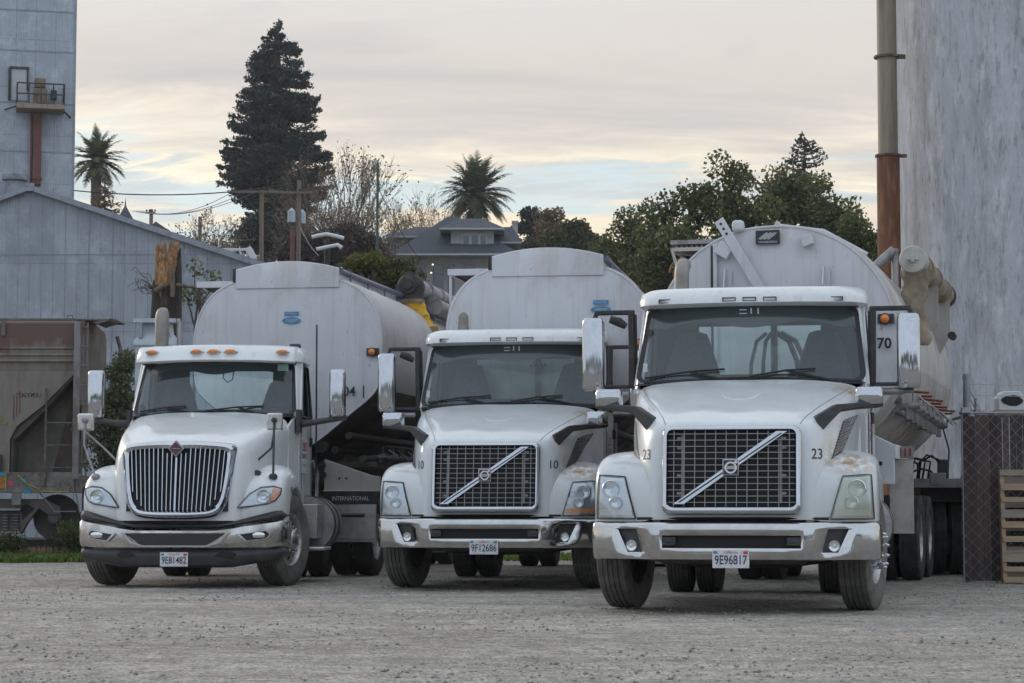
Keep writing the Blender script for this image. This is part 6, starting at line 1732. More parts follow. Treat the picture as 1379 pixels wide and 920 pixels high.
def rb(a, z): return (.345 + .16 * max(0, 2.0 - z) * .25) * (1 + .10 * math.sin(3 * a + .5 * z) + .05 * math.sin(7 * a + 1.1 * z) + .035 * math.sin(13 * a + 2 * z)) - .035 * max(0, z - 4.6)
column(hb, -.2, rb, 'trunk', M['barkd'])
rndr = [rnd.uniform(.95, 1.04) for _ in range(60)]
def rw(a, z): return .275 * (1 + .10 * math.sin(4 * a + .8 * z)) * rndr[int(a / 6.2832 * 58) % 58] - .05 * max(0, z - 6.0)
column(hw_, zm(415, Y), rw, 'splintered_wood', M['splinter'], -.01)
mb = MB()
for (a, b_, r0, r1) in (((238, 384), (268, 388), .05, .025), ((232, 360), (232, 400), .06, .05), ((210, 392), (222, 384), .07, .06)):
    pa, pb = Vector(at(*a, Y - .35)) - T.location, Vector(at(*b_, Y - .45)) - T.location; limb(mb, pa, pb, r0, r1, 8, .03)
mb.build('broken_limb', M['bark2'], T, smooth=60)
mb = MB(); rnd = random.Random(9)
for k in range(16):
    p = Vector(at(208, 390, Y)) - T.location; 
    for j in range(3):
        q_ = p + Vector((rnd.uniform(-.28, .02), rnd.uniform(-.1, .1), rnd.uniform(-.12, .26))); mb.tube([p, q_], [.009, .005], 3); p = q_
mb.build('twig', M['bark'], T)

# white bin behind the leftmost truck
Y = 37; T = thing('storage_bin', 'pale blue-white metal bin with a flat rim, below the snapped trunk', 'bin', (xm(214, Y), Y, 0)); s = F / Y
zr_ = zm(432, Y); mb = MB(); mb.bb(-.34, .34, -.35, .35, zr_ - .03, zr_); mb.bb(-.36, .36, -.37, -.33, zr_ - .06, zr_ + .01); rm = mb.build('rim', M['binw'], T)
mb = MB(); rs = []
for z, w_ in ((zr_ - .03, .22), (zr_ - .22, .24), (zr_ - .36, .35), (zr_ - .45, .36), (zr_ - .47, .33), (1.0, .33)): rs.append([(w_, -w_, z), (w_, w_, z), (-w_, w_, z), (-w_, -w_, z)])
mb.rings(rs); mb.build('bin_body', M['binw'], T, bevel=.01); mb = MB(); mb.bb(-.27, -.21, -.36, -.30, zr_ - .32, zr_ - .04); mb.bb(.20, .24, -.36, -.30, zr_ - .32, zr_ - .04); mb.build('bracket', M['galv'], T)
mb = MB()
for x in (-.28, .28):
    for y in (-.28, .28): mb.bb(x - .03, x + .03, y - .03, y + .03, 0, 1.0)
mb.build('leg', M['steel'], T)

# ------------------------------------------------------------------ hopper car
Y = 41; xe = xm(108, Y); T = thing('hopper_car', 'rusty grey covered hopper railway car with graffiti on its sill, at the left edge', 'railway car', (xe, Y, 0)); s = F / Y
q = lambda px: (px - 108) / s; z_ = lambda py: zm(py, Y)
m, nt, b = _nodes('hopper_side')
k = mixc(nt, ramp(nt, noise(nt, 1.5, (2, 2, .4), 7, .65), [(.4, 0.0), (.7, 1.0)]), (.225, .20, .172), (.135, .112, .093))
tcn = N(nt, 'ShaderNodeTexCoord'); sp2 = N(nt, 'ShaderNodeSeparateXYZ'); nt.links.new(tcn.outputs['Object'], sp2.inputs[0])
mr = N(nt, 'ShaderNodeMapRange'); nt.links.new(sp2.outputs['Z'], mr.inputs['Value'])
for kk, v in (('From Min', 3.6), ('From Max', 4.1), ('To Min', -.10), ('To Max', .22)): mr.inputs[kk].default_value = v
ad = N(nt, 'ShaderNodeMath', operation='ADD'); nt.links.new(noise(nt, 2.2, (1, 1, .5), 8, .72, off=(2, 5, 1)), ad.inputs[0]); nt.links.new(mr.outputs[0], ad.inputs[1])
k = mixc(nt, ramp(nt, ad.outputs[0], [(.50, 0.0), (.62, .9)]), k, (.125, .070, .055))
k = mixc(nt, ramp(nt, noise(nt, 7, (1, 1, .1), 5, .6, off=(1, 1, 1)), [(.60, 0.0), (.75, .6)]), k, (.08, .045, .035))
nt.links.new(k, b.inputs['Base Color']); b.inputs['Roughness'].default_value = .75; bump(nt, b, noise(nt, 6), .3)
M['hopper'] = m
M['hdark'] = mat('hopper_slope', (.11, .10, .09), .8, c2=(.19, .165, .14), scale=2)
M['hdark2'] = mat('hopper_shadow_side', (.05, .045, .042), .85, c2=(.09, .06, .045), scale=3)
D_ = 3.0; L_ = -9.0
# upper shell with rounded shoulders: loft along x
pro = [(0.06, z_(500)), (0.0, z_(480)), (0.0, z_(436)), (.12, z_(432)), (.9, z_(427)), (1.5, z_(425)), (2.1, z_(427)), (D_ - .12, z_(432)), (D_, z_(436)), (D_, z_(480)), (D_ - .06, z_(500))]
mb = MB(); mb.grid([[(x, y, z) for y, z in pro] for x in (L_, q(104))]); mb.add([(q(104), y, z) for y, z in pro], [tuple(range(len(pro)))]); mb.build('body', m, T, smooth=50)
# side sheet below, cut to the slope
for yy, nm in ((0.0, 'side_sheet'), (D_ - .03, 'side_sheet')):
    MB().prism([(L_, yy, z_(500)), (q(104), yy, z_(500)), (q(100), yy, z_(506)), (q(60), yy, z_(547)), (q(26), yy, z_(574)), (q(17), yy, z_(592)), (q(17), yy, z_(640)), (L_, yy, z_(640))], (0, .03, 0)).build(nm, m, T)
mb = MB()
for z in (z_(469), z_(478), z_(486)): mb.tube([(L_, -.0, z), (q(101), -.0, z)], .028, 6)
mb.build('side_bead', m, T, smooth=50)
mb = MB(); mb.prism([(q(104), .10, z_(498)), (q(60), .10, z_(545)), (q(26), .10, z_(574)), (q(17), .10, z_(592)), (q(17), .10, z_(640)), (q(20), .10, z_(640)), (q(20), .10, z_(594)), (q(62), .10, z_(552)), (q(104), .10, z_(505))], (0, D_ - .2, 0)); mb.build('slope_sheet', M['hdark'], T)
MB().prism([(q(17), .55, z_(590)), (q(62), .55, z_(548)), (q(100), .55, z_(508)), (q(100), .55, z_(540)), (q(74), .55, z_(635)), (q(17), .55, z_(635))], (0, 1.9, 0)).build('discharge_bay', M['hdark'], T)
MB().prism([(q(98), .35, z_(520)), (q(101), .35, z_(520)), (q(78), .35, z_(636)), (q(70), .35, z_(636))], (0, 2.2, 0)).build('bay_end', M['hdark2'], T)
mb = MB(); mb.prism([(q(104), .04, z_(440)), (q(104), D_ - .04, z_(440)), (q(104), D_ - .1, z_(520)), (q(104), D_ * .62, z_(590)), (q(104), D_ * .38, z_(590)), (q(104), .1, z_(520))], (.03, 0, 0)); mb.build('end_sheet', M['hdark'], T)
mb = MB(); mb.bb(L_, .0, -.06, .06, z_(664), z_(636)); mb.bb(-.04, .02, -.06, D_ + .06, z_(664), z_(640)); sill = mb.build('side_sill', M['sill'], T, bevel=.01)
mb = MB(); mb.bb(q(60), q(86), -.07, -.063, z_(655), z_(648)); mb.bb(q(22), q(34), -.066, 0, z_(680), z_(664)); mb.build('sill_bracket', M['sill'], sill)
gr = [((-10, 14), (658, 643), 'gorange'), ((16, 24), (655, 648), 'gpink'), ((38, 48), (665, 658), 'gblue'), ((34, 42), (650, 644), 'gblue'), ((82, 86), (657, 652), 'gyellow'), ((-10, 9), (635, 612), 'gnavy'), ((-12, 12), (642, 636), 'gblue')]
for (a, b_), (c_, d_), mm in gr: MB().prism([(q(a), -.068, z_(c_)), (q(b_), -.068, z_(c_ - .8)), (q(b_ - .6), -.068, z_(d_)), (q(a + .6), -.068, z_(d_ + .6))], (0, .004, 0)).build('graffiti', M[mm], sill)
mb = MB(); 
for pts in ([(30, 640), (42, 652), (60, 660), (62, 664)], [(14, 637), (14, 662)], [(62, 662), (98, 663), (100, 656)]): mb.tube([(q(a), -.07, z_(c)) for a, c in pts], .010, 5)
mb.build('graffiti_line', M['gyellow'], sill)
mb = MB()
for pts in ([(0, 575), (5, 562), (10, 572), (15, 566), (18, 574)],): mb.tube([(q(a), -.008, z_(c)) for a, c in pts], .012, 5)
mb.build('graffiti_line', M['gyellow'], T)
mb = MB(); rnd = random.Random(3)
for k in range(7): x = 31 + k * 4; mb.tube([(q(x + 3 * math.cos(t)), -.006, z_(532 + 3 * math.sin(t * 1.3 + k))) for t in [j * .9 for j in range(6)]], .005, 4)
mb.build('graffiti_tag', M['dark'], T)
for k in range(3): MB().bb(q(21 + 4 * k), q(22.3 + 4 * k), -.006, .0, z_(565 - 4 * k), z_(532 - 3 * k)).build('rust_streak', M['rustred'], T)
mb = MB(); mb.bb(q(103), q(111), -.12, -.02, z_(645), z_(434)); mb.build('corner_post', M['postg'], T)
mb = MB(); mb.bb(q(117), q(119), .10, .14, z_(650), z_(434)); mb.bb(q(112), q(114), .05, .09, z_(650), z_(430))
for k in range(8): mb.tube([(q(110), -.02, z_(440 + 26 * k)), (q(119), .0, z_(441 + 26 * k)), (q(119), .12, z_(441 + 26 * k))], .013, 5)
mb.build('end_ladder', M['postg'], T)
mb = MB(); mb.bb(q(65), q(67.5), -.10, -.06, z_(655), z_(523))
for py in (570, 600, 630): mb.tube([(q(66), -.09, z_(py)), (q(104), -.09, z_(py))], .013, 5)
mb.build('side_ladder', M['rustp'], T)
mb = MB(); mb.bb(L_, q(145), .9, 2.0, z_(426), z_(424)); mb.bb(L_, q(104), -.02, .04, z_(432), z_(429)); mb.prism([(q(122), .3, z_(432)), (q(146), .3, z_(427)), (q(144), .3, z_(430)), (q(128), .3, z_(435))], (0, .9, 0)); mb.bb(q(4), q(9), -.05, .0, z_(452), z_(430))
mb.tube([(q(92), 0.0, z_(429)), (q(92), 0, z_(425)), (q(99), 0, z_(425)), (q(99), 0, z_(429))], .012, 5); mb.build('roof_walk', M['hdark'], T)
mb = MB(); mb.tube([(q(140), 1.5, z_(445)), (q(147), 1.5, z_(470)), (q(135), 1.5, z_(520))], .04, 6); mb.build('end_brace', M['hdark'], T)
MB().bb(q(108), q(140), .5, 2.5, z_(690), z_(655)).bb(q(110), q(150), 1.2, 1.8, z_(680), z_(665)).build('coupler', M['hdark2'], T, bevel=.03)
mb = MB(); mb.bb(q(108), q(135), 0, .04, z_(652), z_(646)); mb.bb(q(124), q(126), 0, .04, z_(700), z_(650)); mb.tube([(q(108), -.05, z_(665)), (q(113), -.05, z_(690)), (q(122), -.05, z_(690))], .013, 5); mb.build('step', M['postg'], T)
# bogie
for xw in (q(75), q(75) - 1.75):
    mb = MB(); mb.lathe([(0, -.10), (.10, -.10), (.10, -.02), (.36, .0), (.40, -.02), (.42, -.02), (.42, .08), (.45, .09), (.45, .11), (.36, .10), (.1, .08), (0, .08)], 'y', (xw, .42, .66), 36); wo = mb.build('wheel', M['wheelst'], T, smooth=40)
    mb = MB(); mb.lathe([(0, -.16), (.09, -.16), (.13, -.12), (.13, 0)], 'y', (xw, .36, .66), 18)
    for k in range(3): a = 2.1 * k; mb.lathe([(0, -.175), (.02, -.175), (.02, -.15)], 'y', (xw + .06 * math.cos(a), .36, .66 + .06 * math.sin(a)), 8)
    mb.build('bearing_cap', M['hdark'], wo, smooth=40)
    MB().lathe([(.43, -.02), (.43, .0), (.42, .02)], 'y', (xw, .39, .66), 36).build('rim', M['steel'], wo, smooth=40)
xw = q(75); mb = MB()
mb.prism([(xw + .12, .16, .72), (xw + .12, .16, .86), (xw - .20, .16, 1.02), (xw - 1.55, .16, 1.02), (xw - 1.87, .16, .86), (xw - 1.87, .16, .72), (xw - 1.6, .16, .72), (xw - 1.5, .16, .82), (xw - 1.25, .16, .55), (xw - 1.15, .16, .36), (xw - .60, .16, .36), (xw - .50, .16, .55), (xw - .28, .16, .84), (xw - .10, .16, .72)], (0, .14, 0)); sf = mb.build('side_frame', M['hdark'], T, bevel=.012)
mb = MB(); mb.prism([(xw - .36, .155, .84), (xw - .58, .155, .62), (xw - .62, .155, .88), (xw - .52, .155, .93)], (0, -.004, 0)); mb.build('frame_window', M['void'], sf)
for k in range(3):
    mb = MB()
    for j in range(6): mb.lathe([(.05, .42 + .055 * j), (.075, .44 + .055 * j), (.05, .46 + .055 * j)], 'z', (xw - .70 - .19 * k, .12, 0), 12)
    mb.build('coil_spring', M['steel'], sf, smooth=50)
mb = MB(); mb.bb(xw - 1.15, xw - .6, .02, .3, .80, .84); mb.bb(xw - 1.15, xw - .6, .02, .3, .37, .41); mb.tube([(xw - .25, .02, 1.15), (xw + .05, .02, .78), (xw + .45, .02, .78)], .012, 5); mb.build('brake_rod', M['steel'], T)
# track and bank
for y in (41.62, 43.1):
    tag(MB().bb(-60, -2, y - .035, y + .035, .06, .22).bb(-60, -2, y - .07, y + .07, .04, .06).build('rail', M['dark']), kind='structure')
mb = MB(); xs = [-60 + 2 * k for k in range(28)]; mb.grid([[(x, 39.9, -.02) for x in xs], [(x, 40.7, .07) for x in xs], [(x, 44.0, .07) for x in xs], [(x, 45, -.02) for x in xs]]); tag(mb.build('railway_bank', GM), kind='structure')
tag(stones(5000, 39.0, 41.5, .01, .05, 0, M['stone'], 'ballast', -12, -3.5, .03), 'loose ballast stones along the railway track', 'ballast', kind='stuff')

# ------------------------------------------------------------------ fence, pallet
Y = 25.3; s = F / Y; x0 = xm(1289, Y); T = thing('slatted_fence', 'chain-link fence filled with dark brown privacy slats, right of the trucks', 'fence', (x0, Y, 0))
zt_ = zm(556, Y); W = 3.4; mb = MB(); rnd = random.Random(2); x = .03; 
while x < W: 
    w_ = .072; dz = rnd.uniform(-.02, .0); lean = rnd.uniform(-.004, .004)
    mb.prism([(x, .01, .03), (x + w_, .01, .03), (x + w_ + lean, .01, zt_ - .02 + dz), (x + lean, .01, zt_ - .02 + dz)], (0, .012, 0))
    x += .079
mb.build('privacy_slat', M['slat'], T)
mb = MB(); p_ = .15
for k in range(int((W + zt_) / p_) + 1):
    a = k * p_; 
    for sg in (0, 1):
        # diagonal from (a,0) going up-left / up-right, clipped to the panel
        xa, za = (a, 0) if a <= W else (W, a - W); xb, zb = (a - zt_, zt_) if a - zt_ >= 0 else (0, a)
        if sg: xa, xb = W - xa, W - xb
        n_ = 6; pts = [(xa + (xb - xa) * t / n_, -.006 if t % 2 else -.002, za + (zb - za) * t / n_) for t in range(n_ + 1)]
        mb.tube(pts, .0020, 4, cap=False)
mb.build('chain_link', M['wire'], T)
mb = MB()
for x in (.42, 1.1, 1.85, 2.6): mb.tube([(x, .04, 0), (x, .04, zt_)], .02, 8)
mb.tube([(0, .03, zt_), (W, .03, zt_)], .016, 8); mb.build('post', M['galv'], T, smooth=50)
mb = MB(); mb.tube([(.10, .06, 0), (.10, .06, zm(507, Y))], .042, 14); mb.lathe([(.042, 0), (.05, .0), (.05, .06), (0, .07)], 'z', (.10, .06, zm(507, Y) - .03), 14); mb.tube([(.03, .02, 0), (.03, .02, zt_)], .012, 8); mb.build('end_post', M['galv'], T, smooth=50)
mb = MB(); Z = lambda py: zm(py, Y)
ends = []
for k in range(4):
    x = .22 + .13 * k; y = 1.2 + 1.6 * k; h = Z(530 + 9 * k); MB().tube([(x + y * .19, y, 0), (x + y * .19, y, h)], .02, 6).build('return_post', M['galv'], T, smooth=50); ends.append((x + y * .19, y, h))
mb = MB()
for dz in (-.04, -.14, -.24):
    mb.tube([(.1, .06, Z(512) + dz)] + [(a, b_, c + dz) for a, b_, c in ends], .006, 4)
for py in (517, 532): mb.tube([(.1, .05, Z(py)), (1.2, .0, Z(py + 3)), (2.2, .02, Z(py + 1)), (3.4, .02, Z(py + 4))], .004, 4)
for k in range(20): x = .15 + .16 * k; mb.tube([(x, -.01, Z(519) - .012), (x + .012, .03, Z(519) + .02)], .003, 3)
mb.build('barbed_wire', M['wire'], T)
mb = MB(); mb.tube([(.15, .0, Z(558)), (.0, -.05, Z(548)), (-.10, -.08, Z(560)), (-.16, -.1, Z(572))], .008, 5); mb.bb(.02, .12, -.04, .02, Z(556), Z(549)); mb.build('wire_tie', M['wire'], T, smooth=50)
# pallet
Y = 25.02; T = thing('wooden_pallet', 'weathered wooden pallet standing on edge against the slatted fence', 'pallet', (xm(1344, Y), Y, 0)); T.rotation_euler = (R(-4), 0, 0)
Wp = 1.05
for x in (.02, .5, .98): 
    MB().bb(x - .02 if x > .1 else .0, x + .03, .02, .11, 0, zm(632, Y)).build('stringer', M['wood'], T, bevel=.004)
for k, (a, b_) in enumerate(((640, 632), (660, 651), (676, 669), (697, 686), (711, 702), (730, 722), (757, 741), (770, 763), (785, 777))):
    z0_, z1_ = zm(a, Y), zm(b_, Y); z0_ = max(0.005, z0_)
    MB().prism([(-.005 + .01 * (k % 3), 0, z0_), (Wp, 0, z0_ + .01 * ((k * 7) % 3 - 1)), (Wp, 0, z1_), (-.005 + .01 * (k % 2), 0, z1_)], (0, .018, 0)).build('deck_board', M['wood'] if k % 3 else M['wood2'], T, bevel=.003)
for k in range(5): MB().bb(.02, Wp, .112, .13, .08 + .27 * k, .17 + .27 * k).build('deck_board', M['wood2'], T, bevel=.003)
# box behind the fence
Y = 27.5; T = thing('storage_box', 'open white-edged black box on a board, behind the slatted fence', 'box', (xm(1358, Y), Y, 0)); s = F / Y
z0_ = zm(553, Y); z1_ = zm(527, Y)
MB().bb(-.22, .45, -.1, .5, z0_ - .06, z0_).build('board', M['wood'], T)
mb = MB()
for x in (-.18, .38):
    for y in (-.05, .42): mb.bb(x - .03, x + .03, y - .03, y + .03, 0, z0_ - .06)
mb.build('support', M['wood2'], T)
mb = MB(); rnd = random.Random(6)
mb.prism([(-.17, -.06, z0_), (.17, -.06, z0_), (.17, -.06, z0_ + .16), (.10, -.06, z1_), (-.10, -.06, z1_), (-.17, -.06, z0_ + .16)], (0, .3, 0)); mb.build('shell', M['lwhite2'], T, bevel=.01)
n = 22; pts = [(.14 * math.cos(2 * math.pi * k / n) * (1 + rnd.uniform(-.12, .05)), -.066, z0_ + .125 + .07 * math.sin(2 * math.pi * k / n) * (1 + rnd.uniform(-.2, .1))) for k in range(n)]
MB().prism(pts, (0, .004, 0)).build('opening', M['void'], T)

# ------------------------------------------------------------------ house
Y = 150; s = F / Y; hx = xm(600, Y); hz = terrain(hx, Y)
T = thing('hip_roof_house', 'grey shingled house with hip roofs, a dormer of three windows and a chimney', 'house', (hx, Y, hz))
q = lambda px: xm(px, Y) - hx; z_ = lambda py: zm(py, Y) - hz
D_ = 11
mb = MB(); mb.bb(q(540), q(690), .6, D_, -1, z_(346)); mb.build('wall', M['housew'], T)
# main roof: eave at y346, ridge around y284
def hip(x0, x1, y0, y1, ze, rx0, rx1, ry0, ry1, zr, name='roof', ov=.0, th=.12):
    mb = MB(); mb.add([(x0, y0, ze), (x1, y0, ze), (x1, y1, ze), (x0, y1, ze), (rx0, ry0, zr), (rx1, ry0, zr), (rx1, ry1, zr), (rx0, ry1, zr)], [(0, 1, 5, 4), (1, 2, 6, 5), (2, 3, 7, 6), (3, 0, 4, 7), (4, 5, 6, 7)])
    o = mb.build(name, M['shingle'], T)
    mb = MB(); mb.bb(x0, x1, y0 - .0, y0 + .1, ze - th, ze - .004); mb.bb(x0, x0 + .1, y0 + .1, y1, ze - th, ze - .004); mb.bb(x1 - .1, x1, y0 + .1, y1, ze - th, ze - .004); mb.bb(x0 + .1, x1 - .1, y0 + .1, y1 - .1, ze - th, ze - th + .02); mb.build('eave', M['houset'], o)
    return o
hip(q(528), q(700), -1.2, D_ + 1, z_(344), q(600), q(612), 4.6, 5.4, z_(280))
# left wing upper storey
mb = MB(); mb.bb(q(522), q(585), 4.4, 9.5, z_(345), z_(309)); mb.build('wing_wall', M['housew'], T)
hip(q(515), q(595), 3.6, 10.3, z_(309), q(552), q(600), 6.4, 7.2, z_(290))
# right shoulder of the main roof
hip(q(640), q(703), 1.5, 9, z_(322), q(640), q(690), 4.0, 5.5, z_(296))
# dormer
mb = MB(); mb.bb(q(607), q(665), .3, 5, z_(337), z_(308)); mb.build('dormer_wall', M['housew'], T)
hip(q(592), q(679), -.5, 6, z_(308), q(618), q(650), 2.6, 3.4, z_(288))
wnd = MB().bb(q(622), q(656), .20, .30, z_(333.5), z_(314)); wf = wnd.build('window', M['houset'], T)
for a, b_ in ((624, 631.5), (635, 643.5), (647, 654)): MB().bb(q(a), q(b_), .17, .20, z_(331.5), z_(316.5)).build('pane', M['pane'], wf)
wf = MB().bb(q(525), q(538), 4.28, 4.4, z_(337), z_(318)).build('window', M['houset'], T)
for a, b_ in ((526, 529), (530.5, 533.5), (535, 537.5)): MB().bb(q(a), q(b_), 4.25, 4.28, z_(335), z_(320)).build('pane', M['pane'], wf)
for a, b_ in ((557, 573), (583, 597), (603, 612), (625, 640)):
    wf = MB().bb(q(a), q(b_), .5, .6, z_(400), z_(355)).build('window', M['houset2'], T); MB().bb(q(a + 1), q(b_ - 1), .47, .5, z_(398), z_(356.5)).build('pane', M['pane'], wf)
mb = MB().bb(q(690), q(697.5), 4.2, 5.0, z_(346), z_(288)); ch = mb.build('chimney', M['chim'], T); MB().bb(q(689), q(698.5), 4.1, 5.1, z_(289.5), z_(287)).build('cap', M['chim'], ch)
for px, py in ((583, 357), (581, 368)):
    MB().lathe([(0, -.06), (.05, -.04), (.065, 0), (.05, .04), (0, .06)], 'z', (q(px), -.3, z_(py)), 12).build('porch_lamp', M['lamp'], T, smooth=60)
# far small roofs
Y = 125; hx = xm(215, Y); hz = terrain(hx, Y); T = thing('far_house', 'brownish pointed roof peeking over the corrugated shed', 'house', (hx, Y, hz)); q = lambda px: xm(px, Y) - hx; z_ = lambda py: zm(py, Y) - hz
MB().bb(q(200), q(232), 0, 6, -1, z_(316)).build('wall', M['housew'], T); mb = MB(); mb.add([(q(190), -.3, z_(322)), (q(210), -.3, z_(299)), (q(242), -.3, z_(320)), (q(190), 6, z_(322)), (q(210), 6, z_(299)), (q(242), 6, z_(320))], [(0, 1, 2), (3, 5, 4), (0, 3, 4, 1), (1, 4, 5, 2), (0, 2, 5, 3)]); mb.build('roof', M['shingle2'], T)
MB().bb(q(228), q(254), .5, 5, z_(330), z_(318)).build('flat_roof', M['shingle'], T)
Y = 190; hx = xm(168, Y); hz = terrain(hx, Y); T = thing('church_spire', 'tiny pointed spire beside the left palm trunk', 'spire', (hx, Y, hz)); z_ = lambda py: zm(py, Y) - hz
MB().lathe([(.0, z_(266)), (.08, z_(278)), (.3, z_(284)), (.9, z_(300)), (.9, 0)], 'z', (0, 0, 0), 8).build('spire', M['shingle'], T)

# ------------------------------------------------------------------ poles and wires
def pole(px, top, Y, label, r=.14, arms=(), m='polew', extra=None, cat='utility pole', name='utility_pole', group='utility poles'):
    x = xm(px, Y); b = Vector((x, Y, terrain(x, Y))); T = thing(name, label, cat, b, 0, group); H = zm(top, Y) - b.z
    MB().tube([(0, 0, -.3), (0, 0, H)], [r, r * .8], 10).build('pole', M[m], T, smooth=50)
    for (xa, xb, py) in arms:
        z = zm(py, Y) - b.z; mb = MB(); mb.bb(xm(xa, Y) - x, xm(xb, Y) - x, -.22, -.12, z - .06, z + .06); a_ = mb.build('crossarm', M['polew'] if m != 'dark' else M['dark'], T)
        mb = MB(); n = 4
        for k in range(n): xx = xm(xa + (xb - xa) * (k + .1) / (n - .8), Y) - x; mb.lathe([(0, .22), (.05, .2), (.06, .12), (.03, .1), (.03, .06)], 'z', (xx, -.17, z), 8)
        mb.build('insulator', M['dark'], a_, smooth=50)
    return T, b
p1, b1 = pole(352, 256, 110, 'wooden utility pole with a long crossarm before the redwood', arms=((315, 380, 259),))
mb = MB(); Y = 110; mb.bar(Vector(at(325, 260, Y - .15)) - b1, Vector(at(345, 282, Y - .15)) - b1, .06, .08); mb.build('arm_brace', M['dark'], p1)
p2, b2 = pole(402, 243, 112, 'taller utility pole carrying two grey transformer cans', arms=((372, 420, 260),))
for px in (393, 405.5):
    x = xm(px, 112) - b2.x; z = zm(292, 112) - b2.z; MB().lathe([(0, -.35), (.20, -.33), (.2, .25), (.12, .32), (.05, .42), (0, .42)], 'z', (x, -.3 if px < 400 else .25, z), 14).build('transformer', M['canw'], p2, smooth=40)
pole(393.5, 308, 100, 'short reddish post below the transformer cans', .13, m='rustred', name='post', cat='post', group=None)
pole(508, 220, 90, 'plain thin green-grey pole with nothing on it, left of the house', .07, m='poleg')
p3, b3 = pole(440.5, 322, 64, 'short dark pole with two pale curved arms above the leftmost tank', .10, m='dark', group=None, name='arm_pole', cat='pole')
mb = MB(); Y = 64; mb.tube([Vector(at(a, c, Y)) - b3 for a, c in ((420, 319.5), (430, 317), (440, 315.5), (452, 318), (463, 321))], .06, 8); mb.tube([Vector(at(a, c, Y - .3)) - b3 for a, c in ((426, 336), (440, 333), (455, 330), (460, 334))], .06, 8); mb.build('curved_arm', M['lwhite2'], p3, smooth=50)
p4, b4 = pole(203, 282, 140, 'distant pole with a small crossarm above the corrugated shed', .15, arms=((197, 209, 287),))
pole(269, 292, 120, 'short stubby pole in front of the bare tree', .13)
def wire(a, b_, sag, label, r=.018):
    a, b_ = Vector(a), Vector(b_); pts = [a.lerp(b_, t / 12) - Vector((0, 0, sag * 4 * (t / 12) * (1 - t / 12))) for t in range(13)]
    tag(MB().tube(pts, r, 4).build('power_line', M['gasket']), label, 'power line', 'overhead power lines')
wire(at(60, 252, 110), at(402, 247, 112), .5, 'topmost thick power line running left from the transformer pole', .03)
for k, (px, py, l) in enumerate(((316, 257, 'upper'), (330, 259, 'middle'), (342, 260, 'lower'))): wire(at(px, py, 110), at(190 - 6 * k, 284, 140), .6, f'{l} of the three thin wires running down left from the long crossarm')
wire(at(269, 300, 120), at(345, 322, 112), .4, 'thin wire from the stubby pole down to the redwood foot')
wire(at(269, 296, 120), at(300, 333, 90), .1, 'steep thin wire dropping right from the stubby pole')
wire(at(508, 250, 90), at(600, 370, 148), 1.0, 'thin wire slanting from the plain green pole to the house')
wire(at(402, 300, 112), at(430, 345, 90), .2, 'short thin wire dropping from the transformer pole')
# ------------------------------------------------------------------ camera, light, sky
cam = bpy.data.cameras.new('camera'); co = bpy.data.objects.new('camera', cam); COL.objects.link(co)
cam.sensor_width = 36; cam.lens = 36 * F / 1379; cam.clip_end = 3000; cam.clip_start = .1
co.location = (0, 0, CAMH); co.rotation_euler = (R(90) + PITCH, 0, 0); S.camera = co
SUN_EL, SUN_AZ = R(16), R(-38)       # azimuth from +Y toward +X
sd = Vector((math.sin(SUN_AZ) * math.cos(SUN_EL), math.cos(SUN_AZ) * math.cos(SUN_EL), math.sin(SUN_EL)))
sl = bpy.data.lights.new('sun', 'SUN'); sl.energy = .8; sl.angle = R(14); sl.color = (1.0, .86, .70)
so_ = bpy.data.objects.new('sun', sl); COL.objects.link(so_); so_.rotation_euler = sd.to_track_quat('Z', 'Y').to_euler()
w = bpy.data.worlds.new('World'); S.world = w; w.use_nodes = True
nt = w.node_tree; bg = nt.nodes['Background']; bg.inputs['Strength'].default_value = .10
sky = N(nt, 'ShaderNodeTexSky', sky_type='NISHITA'); sky.sun_disc = False; sky.sun_elevation = SUN_EL; sky.sun_rotation = SUN_AZ
sky.air_density = 1; sky.dust_density = 1.0
tc = N(nt, 'ShaderNodeTexCoord'); sp = N(nt, 'ShaderNodeSeparateXYZ'); nt.links.new(tc.outputs['Generated'], sp.inputs[0])
def mth(op, a, b=None, clamp=False):
    m = N(nt, 'ShaderNodeMath', operation=op, use_clamp=clamp)
    for i, v in enumerate((a, b)):
        if v is None: continue
        if hasattr(v, 'is_output'): nt.links.new(v, m.inputs[i])
        else: m.inputs[i].default_value = v
    return m.outputs[0]
zc = mth('MAXIMUM', sp.outputs['Z'], 0.0); den = mth('ADD', zc, .07)
cx_ = mth('DIVIDE', sp.outputs['X'], den); cy_ = mth('DIVIDE', sp.outputs['Y'], den)
cb = N(nt, 'ShaderNodeCombineXYZ'); nt.links.new(cx_, cb.inputs[0]); nt.links.new(cy_, cb.inputs[1])
def cn(scale, det, off, st=(1, 1, 1), dist=0.0, rough=.55):
    mp = N(nt, 'ShaderNodeMapping'); mp.inputs['Location'].default_value = off; mp.inputs['Scale'].default_value = st; nt.links.new(cb.outputs[0], mp.inputs['Vector'])
    n = N(nt, 'ShaderNodeTexNoise'); n.inputs['Scale'].default_value = scale; n.inputs['Detail'].default_value = det; n.inputs['Roughness'].default_value = rough; n.inputs['Distortion'].default_value = dist
    nt.links.new(mp.outputs[0], n.inputs['Vector']); return n.outputs['Fac']
K = 10.0   # background strength .1
col = lambda r, g, b: (r * K, g * K, b * K)
el = sp.outputs['Z']
# cloud deck: pale warm near the horizon ahead, grey-lilac above, brighter and cooler overhead
def cramp(fac, stops):
    r_ = N(nt, 'ShaderNodeValToRGB'); e = r_.color_ramp.elements
    while len(e) < len(stops): e.new(.5)
    for i, (p, c) in enumerate(stops): e[i].position = p; e[i].color = (*c, 1)
    nt.links.new(fac, r_.inputs['Fac']); return r_.outputs['Color']

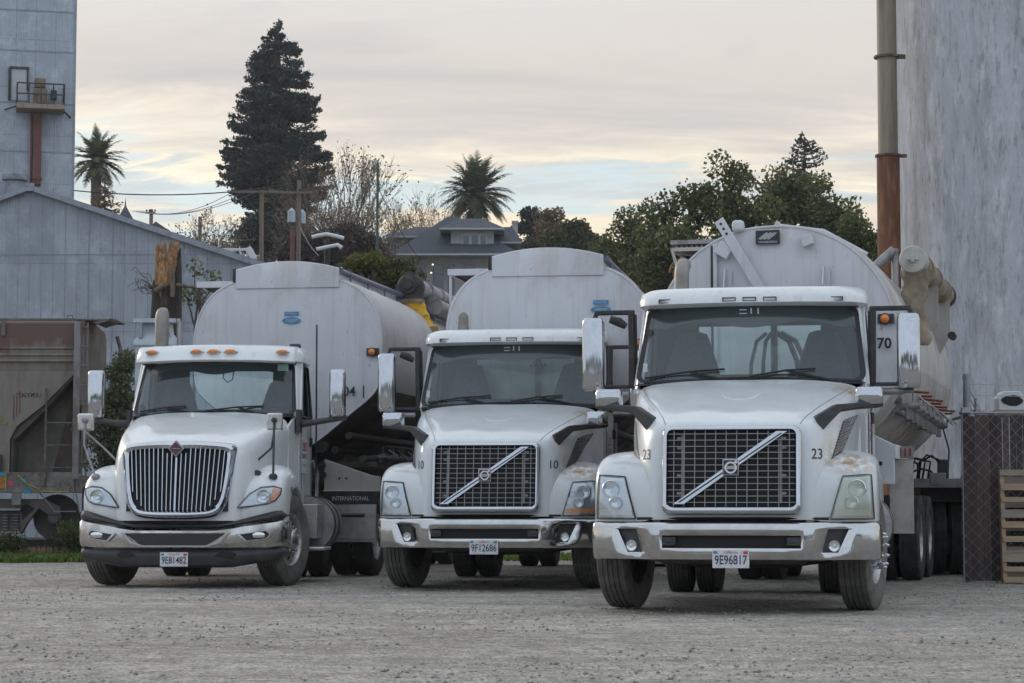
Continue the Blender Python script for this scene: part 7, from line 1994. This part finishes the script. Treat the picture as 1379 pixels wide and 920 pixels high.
n1 = cn(1.5, 9, (1.3, 5.2, 0), (.5, 1, 1), .8, .62)
nw = cn(.8, 6, (7.7, 1.1, 0), (.6, 1, 1), .4)
nf = cn(3.2, 9, (2.1, 3.3, 0), (.6, 1, 1), 1.2, .7)
el = mth('ADD', el, mth('ADD', mth('MULTIPLY', mth('SUBTRACT', nw, .5), .10), mth('MULTIPLY', mth('SUBTRACT', nf, .5), .045)))
dark = cramp(el, [(0.0, (.68, .56, .44)), (.13, (.60, .54, .48)), (.165, (.50, .47, .45)), (.21, (.44, .435, .45)), (.25, (.48, .48, .50)), (.6, (.70, .76, .84)), (1, (.72, .80, .88))])
deck = cramp(el, [(0.0, (.82, .66, .46)), (.122, (.84, .70, .51)), (.134, (.80, .70, .55)), (.141, (.52, .58, .60)), (.150, (.52, .59, .61)), (.156, (.95, .84, .64)), (.166, (.78, .69, .58)), (.178, (.58, .535, .50)), (.20, (.62, .57, .53)), (.235, (.64, .615, .59)), (.30, (.62, .62, .62)), (.6, (.80, .84, .90)), (1, (.84, .90, .96))])
c1 = mixc(nt, ramp(nt, n1, [(.47, 0.0), (.66, .85)]), deck, dark)
# gaps of pale blue sky low ahead
gapc = mixc(nt, .30, (.56, .64, .66), sky.outputs[0])
n2 = cn(1.5, 8, (4.6, 2.9, 0), (.5, 1, 1), .8, .62)
lowm = N(nt, 'ShaderNodeMapRange'); nt.links.new(el, lowm.inputs['Value'])
for k, v in (('From Min', .168), ('From Max', .150), ('To Min', 0.0), ('To Max', 1.0)): lowm.inputs[k].default_value = v
gm = mth('MULTIPLY', ramp(nt, n2, [(.47, 0.0), (.52, 1.0)]), lowm.outputs[0])
c2 = mixc(nt, 1.0, c1, (K, K, K), 'MULTIPLY')
gap2 = mixc(nt, 1.0, (.56, .64, .66), (K, K, K), 'MULTIPLY'); gap2 = mixc(nt, .12, gap2, sky.outputs[0])
c3 = mixc(nt, gm, c2, gap2)
# the half of the sky behind the camera: thin bright cool overcast
bk = N(nt, 'ShaderNodeMapRange'); nt.links.new(sp.outputs['Y'], bk.inputs['Value'])
for k, v in (('From Min', .35), ('From Max', -.35), ('To Min', 0.0), ('To Max', 1.0)): bk.inputs[k].default_value = v
c4 = mixc(nt, bk.outputs[0], c3, mixc(nt, ramp(nt, n1, [(.35, 0.0), (.7, 1.0)]), col(.70, .79, .90), col(.50, .58, .68)))
fin = mixc(nt, .06, c4, sky.outputs[0])
nt.links.new(fin, bg.inputs['Color'])
S.view_settings.view_transform = 'Standard'; S.view_settings.look = 'None'; S.view_settings.exposure = .36; S.view_settings.gamma = 1
S.render.engine = 'CYCLES'; S.cycles.max_bounces = 6; S.cycles.transparent_max_bounces = 16; S.cycles.diffuse_bounces = 3; S.cycles.glossy_bounces = 3
S.cycles.use_denoising = True

# the air between the yard and the hill
ht = MB().bb(-230, 230, -62, 205, -1.2, 60).build('haze', bpy.data.materials.new('haze'))
hm = ht.data.materials[0]; hm.use_nodes = True; hn = hm.node_tree; hn.nodes.remove(hn.nodes['Principled BSDF'])
pv = N(hn, 'ShaderNodeVolumePrincipled'); pv.inputs['Density'].default_value = .0003; pv.inputs['Color'].default_value = (.86, .90, .95, 1); pv.inputs['Anisotropy'].default_value = .2
hn.links.new(pv.outputs[0], hn.nodes['Material Output'].inputs['Volume']); tag(ht, 'thin pale evening haze over the yard and hill', 'haze', kind='stuff')
S.cycles.volume_bounces = 0
